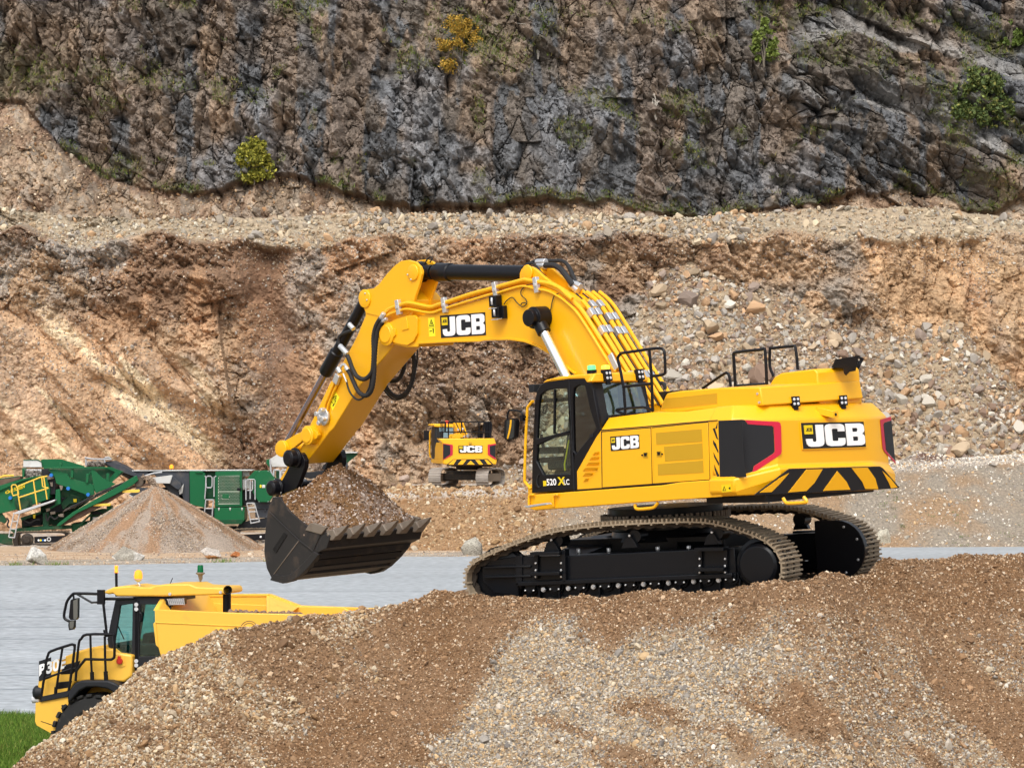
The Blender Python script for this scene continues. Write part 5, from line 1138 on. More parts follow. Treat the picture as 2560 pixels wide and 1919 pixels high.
hose('hydraulic_hose', [z3(985, 1180, 970, 1280, 920, 1370, 860, 1395, 800, 1340, 770, 1270, 760, 1210)], .016, RUB, stick, SW + .14)
hose('hydraulic_hose', [z3(820, 755, 760, 775, 705, 805, 688, 850, 700, 900, 725, 925)], .03, RUB, stick, .1)
hose('steel_elbow', [z3(695, 1130, 712, 1085, 740, 1070, 765, 1105)], .022, SIL, stick, SW + .1)
for x0, y0, x1, y1, r in ((700, 900, 770, 975, .045), (755, 1095, 785, 1140, .038), (1060, 680, 1105, 600, .04), (1075, 690, 1130, 650, .03), (785, 700, 825, 745, .042), (730, 1155, 762, 1235, .016), (680, 1105, 705, 1150, .042)): one('hose_fitting', SIL, stick, lambda m: m.cyl(V_.side(z3(x0, y0)[0], SW + .15), V_.side(z3(x1, y1)[0], SW + .15), r, 0, 12))
one('pipe_clamp', SIL, stick, lambda m: m.box(V_.side(z3(672, 1205)[0], SW + .05), (.12, .06, .16), 0, Matrix.Rotation(R(-35), 3, 'Y')))
def valve(m):
    c = V_.side(z3(555, 1550)[0], SW + .02); m.cyl(c, c + Y_(.04), .15, 0, 16)
    for v in ((0, 0, 0), (.08, 0, .05), (-.08, 0, -.04), (.03, 0, -.1), (-.05, 0, .1)): m.cyl(c + Vector(v) + Y_(.03), c + Vector(v) + Y_(.12), .042, 0, 10)
one('stick_valve', SIL, stick, valve)
hose('hydraulic_pipe', [z3(690, 1160, 640, 1260, 600, 1350, 560, 1450, 552, 1520), z3(700, 1200, 640, 1330, 595, 1440, 580, 1510)], .022, YEL, stick, SW + .03)
ribbed('hanging_hose', z3(1355, 920, 1385, 1050, 1370, 1200, 1320, 1320, 1240, 1370, 1170, 1340, 1110, 1260), -.40, .038, boom)
ribbed('hanging_hose', z3(1300, 1000, 1285, 1120, 1240, 1205, 1180, 1225, 1140, 1205), -.45, .036, boom)
hose('hanging_hose', [z3(1412, 915, 1410, 1050, 1380, 1200, 1340, 1320, 1280, 1380, 1200, 1395, 1140, 1350, 1095, 1290)], .014, RUB, boom, -.42)

# ---- soil heaped in the bucket (its own thing)
hN = 90; ua = np.linspace(0, 1, hN); vb = np.linspace(-1, 1, hN)
rimL = S(z5(180, 800, 240, 870, 300, 940, 380, 1015, 450, 1065, 560, 1100, 650, 1125), bW - .05)
apex = V_.back((0, 0), 0)
UA, VB = np.meshgrid(ua, vb, indexing='ij')
ax_ = np.interp(UA, np.linspace(0, 1, len(rimL)), [p.x for p in rimL]); az_ = np.interp(UA, np.linspace(0, 1, len(rimL)), [p.z for p in rimL])
peak = V_.side(z5(735, 575)[0], 0); 
amp = peak.z - float(np.interp(peak.x, [p.x for p in rimL][::-1], [p.z for p in rimL][::-1])) if rimL[0].x > rimL[-1].x else peak.z - float(np.interp(peak.x, [p.x for p in rimL], [p.z for p in rimL]))
upk = float(np.interp(peak.x, sorted([p.x for p in rimL]), np.linspace(0, 1, len(rimL)) if rimL[0].x < rimL[-1].x else np.linspace(1, 0, len(rimL))))
0 and print('bucket peak', peak, 'amp', amp, 'upk', upk, [tuple(round(c, 2) for c in p) for p in rimL])
du = np.where(UA < upk, (upk - UA) / max(upk, .05), (UA - upk) / (1 - upk))
vv = np.where(VB > 0, np.abs(VB) ** 1.7, .70 * np.abs(VB) ** 1.8)
hh = amp * 1.02 * (1 - np.clip(du, 0, 1) ** 1.25) * (1 - vv) + .05 * (1 - vv) + (fbm(UA * 5, VB * 4, 200, 4) - .5) * .24 * np.clip(1.05 - vv, 0, 1) * np.clip(1.1 - du, 0, 1)
hh += .10 * (VB < 0) * np.clip(-VB, 0, 1) * (1 - .3 * UA)
hh = np.where((UA < .02) | (UA > .985) | (np.abs(VB) > .985), -.12, hh)
P3 = np.stack([ax_, VB * (bW - .04), az_ + hh], -1).reshape(-1, 3)
M4 = np.array(MV); P3w = P3 @ M4[:3, :3].T + M4[:3, 3]
scol = mix3(C3(122, 92, 62) * np.ones((hN, hN, 3)), C3(140, 120, 105), sst(.35, .75, UA) * sst(.4, .55, fbm(UA * 5, VB * 5, 201)))
so_ = big_mesh('soil_load', P3w, grid_faces(hN, hN), rockmat('bucket_soil', 5, .6, fine=5), {'rgb': scol.reshape(-1, 3) * .85}, True)
tag(so_, 'heap of damp brown soil and stones filling the raised excavator bucket', 'soil heap')
idx = rng.integers(0, len(P3w), 5200); jit = rng.normal(0, .012, (5200, 3)); ux = UA.reshape(-1)[idx]
szs = np.exp(rng.normal(math.log(.017), .45, 5200))
crm = scatter_mesh('loose_stones', P3w[idx] + jit, szs, np.where((rng.random(5200) < .12 + .35 * ux)[:, None], pick(5200, [(190, 178, 168), (170, 148, 128)], [1, 1]), pick(5200, [(110, 80, 52), (132, 98, 66), (96, 70, 46)], [1, 1, 1])), STONE, 0, 10, .6, 4, so_)
# ================================================================== articulated dump truck behind the mound
MT = Matrix.Translation((-6.87, 66.0, 0)) @ Matrix.Rotation(R(180 - 14), 4, 'Z')
T_ = Frame(MT); TRK = empty('dump_truck', MT, 'yellow articulated dump truck parked behind the gravel mound, half hidden by it', 'dump truck')
def tp(mb, name, mats, bevel=.01, parent=None, angle=32, seg=2): return mb.build(name, mats, parent or TRK, None, bevel, seg, angle)
z7 = zz(60, 1380, 3.316); z8 = zz(360, 1400, 3.687)
TB = 1.25; TS = lambda pts, b=TB: T_.sides(pts, b)
def slab(pp, b1, b0): 
    m = MB(); m.prism(TS(pp, b1), (0, b0 - b1, 0)); return m
# bonnet: side plate, sloping top
nose = z7(130, 950, 165, 930, 300, 880, 420, 825, 540, 790, 655, 768, 690, 800, 740, 798, 770, 830, 898, 850, 895, 1025, 830, 1075, 560, 1060, 420, 1075, 385, 1130, 360, 1160, 130, 1232, 112, 1100)
bn_ = tp(slab(nose, 1.15, -1.15), 'bonnet', YEL2, .04, None, 32, 3)
for pp in (z7(322, 935, 466, 897, 450, 960, 405, 1005, 305, 1012), z7(282, 1075, 400, 1062, 380, 1118, 270, 1135)):
    v = MB(); q = TS(pp, 1.155); v.prism(q, (0, -.02, 0), 0); c_ = sum(q, Vector()) / len(q); v.prism([p.lerp(c_, .22) + Vector((0, .012, 0)) for p in q], (0, -.01, 0), 1); tp(v, 'bonnet_vent', [BLKP, BLK], .004, bn_)
hl = MB(); p = TS(z7(118, 1160), 1.05)[0]; hl.turn(p + Vector((-.1, 0, 0)), (1, .2, 0), [(0, .14), (.14, .14), (.19, .09), (.21, .02)], 0, 20); tp(hl, 'headlight', [BLKP], .01, bn_)
hl = MB(); p = TS(z7(112, 1215), 1.05)[0]; hl.cyl(p + Vector((-.05, 0, 0)), p + Vector((.10, .02, 0)), .08, 0, 16); tp(hl, 'headlight', [LENS], .01, bn_)
bl = MB(); o_ = T_.side(z7(124, 1046)[0], 1.157); xx = (T_.side(z7(214, 1016)[0], 1.157) - o_); L_ = xx.length; xx.normalize(); bl.prism([o_ + Vector((0, 0, -.05)), o_ + xx * (L_ + .03) + Vector((0, 0, -.05)), o_ + xx * (L_ + .03) + Vector((0, 0, .34)), o_ + Vector((0, 0, .34))], (0, .004, 0), 1); words(bl, 'B30E', o_ + Vector((0, .005, .05)), xx, (0, 0, 1), .30, (0, 1, 0), 0, .04, .004, .95); tp(bl, 'model_lettering', [WHT, BLKP], 0, bn_)
bp_ = slab(z7(96, 1246, 360, 1196, 372, 1240, 350, 1300, 335, 1400, 330, 1440, 245, 1510, 105, 1432, 92, 1400), 1.30, -1.30); bump = tp(bp_, 'bumper', YEL2, .03)
m = MB(); c0 = TS(z7(96, 1246, 92, 1400, 105, 1432), 1.30); d = Vector((.07, -.35, 0)); m.loft([[c0[0], c0[1], c0[2]], [p + d for p in c0]], 0, False, False); m.loft([[p + d for p in c0], [Vector(((p + d).x, -1.3, p.z)) for p in c0]], 0, False, False); tp(m, 'bumper_corner', YEL2, 0, bump)
m = MB(); m.plate([TS(z7(310, 1262, 328, 1262, 325, 1330, 300, 1455, 140, 1400, 140, 1395, 296, 1447, 318, 1330), 1.303)], (0, .002, 0)); tp(m, 'bumper_seam', BLKP, 0, bump)
sb_ = slab(z7(135, 1195, 385, 1140, 385, 1160, 360, 1195, 130, 1240), 1.34, .9); tp(sb_, 'walkway_edge', BLKP, .01)
fe = MB(); arch = z7(360, 1248, 362, 1190, 385, 1130, 420, 1085, 470, 1062, 700, 1062, 750, 1080, 800, 1120, 830, 1180); ar2 = z7(775, 1200, 740, 1160, 690, 1130, 600, 1115, 520, 1118, 460, 1145, 415, 1195, 385, 1232)
fe.prism(TS(arch + ar2, 1.45), (0, -.65, 0)); tp(fe, 'front_mudguard', BLKP, .03)
tp(slab(z7(372, 1240, 420, 1160, 520, 1110, 700, 1110, 800, 1160, 900, 1300, 600, 1480, 340, 1440), .62, -.62), 'inner_wheel_arch', YEL2, .03)  # inner wheel arch mass, added to block the bright view through the arch
def wheel(px, py, b, name='front_wheel'):
    c = T_.side(z7(px, py)[0], TB); c = Vector((c.x, b, .60)); w_ = MB()
    w_.turn(c + Vector((0, -.32, 0)), (0, 1, 0), [(0, .52), (.02, .74), (.10, .80), (.54, .80), (.62, .74), (.64, .52), (.60, .45), (.04, .45)], 0, 48)
    for k in range(26):
        a = 2 * math.pi * k / 26; 
        for s1 in (-1, 1):
            p = c + Vector((math.cos(a + s1 * .06) * .80, s1 * .17, math.sin(a + s1 * .06) * .80)); w_.box(p, (.12, .32, .06), 0, Matrix.Rotation(-a - math.pi / 2, 3, 'Y'))
    ty = tp(w_, name, TYRE, .012); r = MB(); s_ = 1 if b > 0 else -1; r.turn(c + Vector((0, s_ * .1, 0)), (0, s_, 0), [(0, .46), (.2, .46), (.2, .40), (.05, .36), (.05, .2), (.16, .18), (.18, .02)], 0, 32); tp(r, 'rim', YEL2, .008, ty)
wheel(575, 1560, 1.05); wheel(575, 1560, -1.05)
for dx in (1750, 2500):
    for b in (1.05, -1.05): wheel(dx, 1560, b, 'rear_wheel')
ch = MB(); ch.box((0.0, 0, 1.0), (3.2, .9, .5)); ch.box((-4.5, 0, 1.05), (5.2, .8, .4)); tp(ch, 'chassis', BLKP, .02)
# cab
fr_ = z7(755, 400, 775, 372, 1215, 368, 1215, 880, 1130, 880, 960, 980, 905, 1005, 905, 850, 800, 845, 700, 795, 690, 720, 720, 560)
w1 = z7(800, 440, 900, 425, 892, 835, 770, 822, 752, 780, 752, 740); w2 = z7(968, 432, 1108, 430, 1108, 640, 1130, 860, 955, 862, 955, 640)
CBO, CBI = 1.0, -.45
for b, nm, th in ((CBO, 'cab', -.07), (CBI, 'cab_right_side', .05)):
    m = MB(); m.plate([[Vector((p.x, b, p.z)) for p in TS(l, CBO)] for l in (fr_, w1, w2)], (0, th, 0)); o = tp(m, nm, BLKP, .012, None if nm == 'cab' else tcab)
    if nm == 'cab': tcab = o
q = TS(fr_, CBO); m = MB()
m.prism([Vector((p.x, CBI, p.z)) for p in (q[3], q[2])] + [Vector((p.x, CBO - .1, p.z)) for p in (q[2], q[3])], (.06, 0, 0)); m.bar((q[0].x - .05, CBO - .05, q[0].z - .02), (q[0].x - .05, CBI, q[0].z - .02), .08, .1); m.box(((q[2].x + q[9].x) / 2, (CBO + CBI) / 2, q[7].z + .1), (abs(q[2].x - q[10].x), CBO - CBI - .1, .2)); tp(m, 'cab_body', BLKP, .01, tcab)
for l, b in ((w1, CBO - .03), (w2, CBO - .03), (w1, CBI + .02), (w2, CBI + .02)):
    m = MB(); m.prism([Vector((p.x, b, p.z)) for p in TS(l, CBO)], (0, -.006, 0)); tp(m, 'side_window', GLT, 0, tcab)
m = MB(); m.tube(TS(z7(905, 380, 925, 380, 925, 1000), CBO + .02), .012); m.tube(TS(z7(950, 400, 940, 640, 942, 985), CBO + .01), .012)
for y in (432, 470, 900, 935): m.cyl(TS(z7(930, y), CBO + .01)[0], TS(z7(930, y), CBO + .05)[0], .04, 1, 10)
m.tube(cr(TS(z7(960, 500, 972, 515, 970, 560, 958, 575), CBO + .03), 3), .02, 0); tp(m, 'cab_door_frame', [BLK, SIL], 0, tcab)
m = MB(); c = TS(z7(1030, 780), .3)[0]; m.box(c + Vector((0, 0, -.1)), (.16, .5, .75), 0, Matrix.Rotation(R(-8), 3, 'Y')); m.box(c + Vector((.3, 0, -.5)), (.5, .5, .15)); tp(m, 'driver_seat', CLOTH, .05, tcab)
m = MB(); c = TS(z7(830, 780), .2)[0]; m.box(c + Vector((.05, 0, -.15)), (.35, 1.2, .3)); m.tube(TS(z7(755, 700, 800, 480), .6), .012); m.tube(TS(z7(830, 720, 775, 600), .6), .012); tp(m, 'dashboard', BLKP, .03, tcab)
m = slab(z7(1175, 382, 1330, 378, 1330, 430, 1175, 440), CBO + .03, CBO - .1); gr_ = tp(m, 'cab_side_grille', BLK, 0, tcab)
m = MB()
for k in range(9): a_, b_ = TS(z7(1190 + k * 16, 384, 1205 + k * 16, 436), CBO + .035); m.tube([a_, b_], .007, 0, 6)
for k in range(5): a_, b_ = TS(z7(1185 + k * 6, 388 + k * 11, 1330, 384 + k * 11), CBO + .037); m.tube([a_, b_], .007, 0, 6)
tp(m, 'grille_mesh', GALV, 0, gr_)
rfp = z7(662, 335, 680, 315, 740, 288, 860, 276, 930, 288, 1040, 292, 1080, 275, 1180, 264, 1370, 262, 1420, 285, 1500, 290, 1640, 292, 1660, 300, 1668, 340, 1640, 350, 1150, 366, 770, 366, 740, 340, 700, 348)
roof_ = tp(slab(rfp, 1.08, .0), 'cab_roof', YEL2, .06, tcab, 34, 3)
for x, y in ((1212, 345), (1632, 330)): m = MB(); p = TS(z7(x, y), 1.08)[0]; m.cyl(p, p + Vector((0, .03, 0)), .03, 0, 12); tp(m, 'roof_bolt', SIL, 0, roof_)
m = MB(); p = T_.side(z8(772, 272)[0], 1.15); m.turn(p, (-.35, .94, .05), [(-.5, .07), (.0, .085), (.0, .072), (-.3, .06), (-.3, .005)], 0, 24); m.cyl(p + Vector((.16, -.42, .0)), p + Vector((.16, -.42, -1.0)), .08, 0, 16); tp(m, 'exhaust_pipe', BLK, .003)
# beacons
m = MB(); m.tube(TS(z7(768, 365, 765, 165), 1.0), .028, 0); p = TS(z7(765, 160), 1.0)[0]; m.turn(p, (0, 0, 1), [(-.02, .035), (.0, .04), (.01, .034), (.09, .034), (.10, .038), (.12, .03)], 1, 16); tp(m, 'mast_beacon', [BLK, LHOT], 0, roof_)
m = MB(); m.tube(cr(TS(z7(955, 315, 958, 270, 945, 250, 948, 225), .8), 3), .02, 0); p = TS(z7(948, 222), .8)[0]; m.turn(p, (0, 0, 1), [(-.05, .03), (-.01, .075), (.01, .08)], 0, 20); m.turn(p + Vector((0, 0, .01)), (0, 0, 1), [(0, .078), (.05, .085), (.14, .068), (.17, .03)], 1, 20); tp(m, 'rotating_beacon', [SIL, LHOT], 0, roof_)
m = MB(); m.tube(cr(TS(z7(1470, 275, 1462, 240, 1475, 210, 1462, 190, 1462, 165), .2), 3), .018, 1); p = TS(z7(1462, 160), .2)[0]; m.turn(p + Vector((0, 0, -.12)), (0, 0, 1), [(-.08, .015), (.06, .05), (.08, .09), (.10, .09), (.11, .06)], 1, 20); m.turn(p + Vector((0, 0, -.01)), (0, 0, 1), [(0, .062), (.12, .056), (.14, .045)], 0, 20); tp(m, 'green_beacon', [LGOF, WEAR], 0, roof_)
m = MB(); m.tube(TS(z7(1200, 290, 1232, 212), .3), .008); tp(m, 'antenna', BLK, 0, roof_)
# mirrors
m = MB(); m.tube(cr(TS(z7(640, 345, 440, 340, 400, 350, 360, 400, 345, 450, 332, 520, 340, 550, 375, 570), 1.3), 3), .028); m.tube(TS(z7(440, 345, 560, 415, 640, 412), 1.3), .022); m.tube(TS(z7(410, 345, 412, 385), 1.3), .02)
m.box(TS(z7(640, 370), 1.3)[0], (.14, .08, .28)); m.tube(TS(z7(640, 385, 770, 385, 910, 382), 1.15), .03); m.tube(TS(z7(655, 400, 682, 640, 685, 700), 1.3), .028); m.tube(TS(z7(672, 640, 685, 700), 1.3), .045); tp(m, 'mirror_frame', BLK, 0)
m = MB(); q = TS(z7(370, 540, 385, 395, 410, 382, 448, 378, 446, 540, 432, 558, 385, 560), 1.33); m.prism(q, (0, -.09, 0)); q = TS(z7(408, 400, 446, 382, 444, 540, 428, 556, 410, 550), 1.335); m.prism(q, (0, .004, 0), 1); q = TS(z7(366, 600, 372, 565, 418, 562, 418, 620, 405, 640, 372, 645), 1.33); m.prism(q, (0, -.09, 0)); q = TS(z7(378, 572, 414, 568, 412, 618, 400, 632, 378, 630), 1.335); m.prism(q, (0, .004, 0), 1); tp(m, 'mirror', [BLK, paint('dim_mirror', (.10, .10, .09, 1), .3)], .008)
# rails
m = MB(); m.tube(cr(TS(z7(140, 1220, 165, 1050, 185, 900, 200, 850, 225, 818, 385, 765, 410, 768, 420, 795, 372, 1145), 1.32), 3), .027); m.tube(TS(z7(318, 795, 262, 1170), 1.32), .025); m.tube(TS(z7(170, 1045, 385, 968, 440, 960), 1.32), .022); m.tube(TS(z7(262, 1170, 265, 1115), 1.32), .036); tp(m, 'walkway_rail', BLK, 0)
m = MB(); m.tube(cr(TS(z7(428, 1065, 440, 900, 455, 750, 475, 715, 520, 680, 715, 680, 745, 700, 750, 850, 735, 880, 700, 888, 530, 885, 500, 895, 430, 985), 1.34), 3), .027); m.tube(TS(z7(550, 682, 555, 880, 565, 1055), 1.34), .024); m.tube(TS(z7(670, 695, 672, 860, 680, 1060), 1.34), .026); m.tube(TS(z7(563, 990, 566, 1055), 1.34), .042); m.tube(TS(z7(677, 985, 681, 1060), 1.34), .045); tp(m, 'walkway_rail', BLK, 0)
m = MB(); m.prism(TS(z7(756, 860, 830, 865, 840, 940, 810, 952, 770, 945), 1.158), (0, .004, 0), 0); c = TS(z7(797, 900), 1.16)[0]; m.cyl(c, c + Vector((0, .06, 0)), .06, 1, 12); m.box(c + Vector((0, .05, .03)), (.05, .05, .14), 1); tp(m, 'isolator_switch', [YEL2, paint('red_switch', (.5, .02, .01, 1), .4)], .004, bn_)
# dump body: tapered tub with sloping headboard and flared rails
BB = 1.38
side8 = z8(97, 452, 800, 482, 1460, 497, 1520, 530, 2600, 545, 2700, 900, 2300, 1050, 700, 1180, 300, 1100, 155, 890, 130, 800, 108, 780, 82, 580, 100, 570)
sp8 = TS(side8, BB); db = MB(); near = sp8; inner = [Vector((p.x, BB - .12, p.z)) for p in sp8]
db.prism(near, (0, -.10, 0)); db.prism([Vector((p.x, -BB, p.z)) for p in near], (0, .10, 0))
lo = [p for p in near if p.z < near[0].z - .55]
db.prism([Vector((near[0].x - .02, BB - .1, near[0].z)), Vector((near[0].x - .02, -BB + .1, near[0].z)), Vector((near[10].x - .25, -BB + .1, near[9].z)), Vector((near[10].x - .25, BB - .1, near[9].z))], (-.08, 0, 0))
db.prism([Vector((near[9].x, BB - .1, near[9].z + .25)), Vector((near[9].x, -BB + .1, near[9].z + .25)), Vector((near[6].x, -BB + .1, near[6].z)), Vector((near[6].x, BB - .1, near[6].z))], (0, 0, -.1))
body = tp(db, 'dump_body', YEL2, .015)
m = MB(); m.prism(TS(z8(84, 578, 108, 578, 130, 800, 108, 778), BB + .02), (0, -.06, 0)); m.tube(TS(z8(100, 572, 880, 606, 1100, 612), BB + .004), .012); m.prism(TS(z8(655, 630, 720, 625, 740, 640, 790, 660, 740, 668, 680, 670, 660, 655), BB + .05), (0, -.06, 0)); tp(m, 'body_rib', YEL2, .006, body)
m = MB()      # rock guard: sloping end flap, headboard, far wall
A0 = T_.side(z8(100, 452)[0], BB); top_n = [Vector((A0.x - .02, BB - .02, A0.z))]
H1 = T_.side(z8(400, 322)[0], -.9); H2 = T_.side(z8(430, 340)[0], -.9)
hf = A0.z + .34
m.loft([[Vector((A0.x + .03, BB, A0.z - .02)), Vector((A0.x + .03, .7, hf)), Vector((A0.x + .03, -BB, hf))], [Vector((A0.x - .05, BB, A0.z - .02)), Vector((A0.x - .05, .7, hf)), Vector((A0.x - .05, -BB, hf))], [Vector((A0.x - .45, BB - .3, A0.z - .3)), Vector((A0.x - .45, .7, A0.z - .3)), Vector((A0.x - .45, -BB, A0.z - .3))]], 0, False, False)
tp(m, 'headboard', YEL2, .01, body)
fw = MB()
F1 = T_.side(z8(400, 322)[0], -BB); F2 = T_.side(z8(1160, 318)[0], -BB); F3 = T_.side(z8(1440, 425)[0], -BB); F4 = T_.side(z8(2300, 455)[0], -BB)
dz = Vector((0, 0, -1.0))
fw.prism([F1, F2, F3, F4, F4 + dz, Vector((F1.x, -BB, F4.z)) + dz], (0, .08, 0)); fw.bar(F1 + Vector((0, .03, .0)), F2 + Vector((0, .03, 0)), .14, .05); fw.bar(F3 + Vector((0, .03, .0)), F4 + Vector((0, .03, 0)), .12, .05); fw.bar(F2, F3, .14, .05)
tp(fw, 'far_wall', YEL2, .008, body)
m = MB(); m.prism([F2 + Vector((0, .05, 0)), F3 + Vector((0, .05, 0)), Vector((F3.x - .1, BB - .5, A0.z - .35)), Vector((F2.x - 1.5, BB - .6, A0.z - .5))], (.06, 0, 0)); tp(m, 'body_brace', YEL2, .006, body)
m = MB(); arc = lambda r: [(970 + r * math.cos(t), 640 - r * math.sin(t)) for t in np.linspace(.25, 2.9, 12)]
for r in (62, 82): m.tube(TS([z8(x, y)[0] for x, y in arc(r)], BB + .001), .006, 0, 6)
tp(m, 'scrape_marks', RUST, 0, body)
m = MB()
for k in range(110): m.box(T_.side(z8(800 + k * 6, 478 + k * .2)[0], BB - .25) + Vector((0, random.uniform(-.1, .1), random.uniform(-.02, .03))), (random.uniform(.02, .07),) * 3, 0, Matrix.Rotation(random.random() * 3, 3, (random.random(), 1, .3)))
o = tp(m, 'dirt_residue', paint('dirt_clods', (.2, .13, .09, 1), .9), .01, body); o['kind'] = 'stuff'
# ================================================================== machines, stockpile and boulders beyond the road
z9 = zz(0, 1120, 5.528); z10 = zz(340, 1120, 5.528); z11 = zz(1030, 1030, 8.288)
class Flat:        # a machine whose side faces the camera: x right, y away, z up, traced on planes of its own depth
    def __init__(s, name, x, Y, label, cat): s.Y = Y; s.M = Matrix.Translation((x, Y, 0)); s.root = empty(name, s.M, label, cat)
    def p(s, pts, d=0): return [W(x, y, s.Y + d) - s.M.translation for x, y in pts]
    def slab(s, mb, pts, d0=-1.2, d1=1.2, m=0): mb.prism(s.p(pts, d0), (0, d1 - d0, 0), m); return mb
    def part(s, name, mats, specs, par=None, bevel=.02):
        mb = MB()
        for sp in specs: s.slab(mb, *sp)
        return mb.build(name, mats, par or s.root, None, bevel)
    def tubes(s, name, mat, lines, r, d=-1.3, par=None, sm=1, kind=None):
        mb = MB()
        for l in lines: pp = s.p(l, d); mb.tube(cr(pp, sm) if sm > 1 else pp, r, 0, 6)
        return mb.build(name, mat, par or s.root)
def bg_track(fl, zf, x0, x1, y0, y1, xm, par=None, depth=(-1.35, -.85)):
    """track seen from the side, its front pads turned a little to the camera"""
    t = MB(); pts = zf(x0, (y0 + y1) / 2, x0 + 18, y0 + 40, x0 + 70, y0 + 8, xm, y0, x1 - 60, y0 + 4, x1 - 12, y0 + 50, x1, (y0 + y1) / 2, x1 - 12, y1 - 50, x1 - 60, y1 - 4, x0 + 70, y1, x0 + 18, y1 - 40)
    P = [Vector((q.x, 0, q.z)) for q in fl.p(pts)]; L = cr(P, 5, True); R_, T = resample(L, 44); c = sum(R_, Vector()) / 44
    o = MB(); o.plate([[p + Y_(depth[0] + .05) for p in R_], [c + (p - c) * .84 + Y_(depth[0] + .05) for p in R_]], Y_(depth[1] - depth[0] - .1)); tr = o.build('track', LINK, par or fl.root)
    base = None
    for i in range(44):
        p, q = R_[i], R_[(i + 1) % 44]; d = (q - p).normalized(); nn = Vector((-d.z, 0, d.x)); nn = nn if nn.dot(p - c) > 0 else -nn
        M = Matrix((d, Vector((0, 1, 0)), nn)).transposed().to_4x4(); M.translation = (p + q) / 2 + Y_((depth[0] + depth[1]) / 2)
        if base is None: s_ = MB(); w_ = T / 44; s_.box((0, 0, .01), (w_ * .9, depth[1] - depth[0], .03)); s_.box((0, 0, .03), (.03, depth[1] - depth[0], .05)); base = s_.build('track_shoe', SHOE, tr); ob = base
        else: ob = base.copy(); COL.objects.link(ob); ob.parent = tr
        ob.matrix_local = M
    return tr
# ---- green mobile screener
SX = Flat('screening_machine', -23, 186.5, 'dark green mobile screening machine with yellow handrails and a raised conveyor', 'screener')
sbx = SX.part('screen_box', [GRN], [(z9(-120, 610, 0, 560, 300, 440, 560, 385, 640, 400, 690, 560, 680, 700, 280, 830, 0, 900, -120, 930), -1.1, 1.1)])
SX.part('box_flange', [GRN], [(z9(-120, 560, 0, 515, 300, 425, 560, 375, 565, 390, 300, 455, 0, 585, -120, 640), -1.25, 1.2)], sbx)
mb = MB(); o_ = SX.p(z9(72, 635), -1.11)[0]; e_ = SX.p(z9(378, 530), -1.11)[0] - o_; L_ = e_.length; e_.normalize(); words(mb, '4.5x12 SCREEN', o_, e_, Vector((0, 0, 1)), .27, (0, -1, 0), 0, .02, .02, L_ / (7.4 * .27)); mb.build('lettering', DECY, sbx)
SX.part('fines_tray', [RUST, GRN], [(z9(-120, 470, 0, 430, 280, 385, 285, 425, 0, 520, -120, 560), .2, 1.3), (z9(-120, 440, 0, 418, 280, 378, 284, 390, 0, 432, -120, 455), -.9, -.8, 1)])
SX.part('back_chute', [LGRY, GRN], [(z9(318, 262, 322, 162, 520, 158, 570, 190, 580, 262), .6, .7), (z9(318, 165, 322, 155, 520, 152, 572, 184, 570, 196, 520, 164), .55, .72, 1), (z9(305, 270, 340, 300, 330, 400, 305, 400), -.8, .6, 1), (z9(330, 290, 575, 290, 560, 395, 330, 400), .0, .6)])
SX.part('inner_frame', [GRND, BLKP], [(z9(560, 420, 760, 470, 1240, 640, 1300, 640, 1200, 760, 980, 900, 880, 1060, 600, 1060, 300, 1100, 300, 980, 560, 880), .95, 1.15), (z9(600, 640, 980, 700, 960, 860, 700, 900), .3, .9, 1), (z9(300, 980, 560, 900, 600, 960, 560, 1070, 330, 1080), .2, .8, 1), (z9(850, 780, 1000, 700, 1110, 760, 1000, 840), -.2, .6)])
HP = SX.part('feed_hopper', [GRN, GRND], [(z9(565, 265, 568, 162, 590, 152, 840, 150, 1168, 246, 1160, 265), .8, .92), (z9(600, 262, 1530, 258, 1700, 322, 1705, 335, 1525, 280, 600, 282), -1.3, -1.15), (z9(660, 290, 700, 285, 930, 350, 960, 405, 1170, 470, 1300, 505, 1305, 635, 1255, 668, 775, 485, 755, 400), -1.1, -.9), (z9(700, 285, 1525, 280, 1700, 335, 1520, 468, 1250, 500, 960, 400), .1, .9, 1), (z9(1255, 300, 1290, 285, 1400, 400, 1595, 492, 1510, 545, 1320, 622, 1290, 520), -1.2, -1.05), (z9(1255, 262, 1530, 258, 1700, 322, 1525, 460, 1500, 430, 1590, 330, 1500, 290), -.2, -.05)])
for x, y0, y1 in ((838, 200, 270), (1000, 285, 412), (1210, 350, 485), (1492, 345, 455)): SX.part('hopper_rib', [GRN], [(z9(x - 22, y0, x + 18, y0, x + 10, y1, x - 25, y1), -1.2, -1.0)], HP)
SX.part('hopper_strut', [GRN], [(z9(1180, 400, 1250, 320, 1260, 345, 1195, 425), -1.1, -.95), (z9(1520, 460, 1640, 350, 1650, 370, 1530, 485), -1.1, -.95)], HP)
SX.part('engine', [BLKP, WEAR], [(z9(570, 285, 660, 290, 770, 400, 765, 640, 690, 640, 680, 560, 590, 400), -.8, .8), (z9(640, 380, 740, 370, 745, 420, 650, 440), -.95, -.8, 1), (z9(690, 470, 730, 470, 730, 530, 700, 530), -.95, -.8, 1), (z9(820, 510, 870, 520, 860, 570, 835, 590), -1.1, -1, 1)])
CV = SX.part('conveyor', [GRN, BELT], [(z9(775, 1078, 800, 1040, 1000, 885, 1680, 497, 1780, 430, 1885, 375, 1912, 440, 1832, 512, 1600, 640, 1050, 905, 830, 1070), -1.9, -1.7), (z9(860, 885, 900, 840, 1300, 655, 1520, 545, 1790, 430, 1795, 450, 1310, 680, 880, 880), -1.6, -.6, 1)])
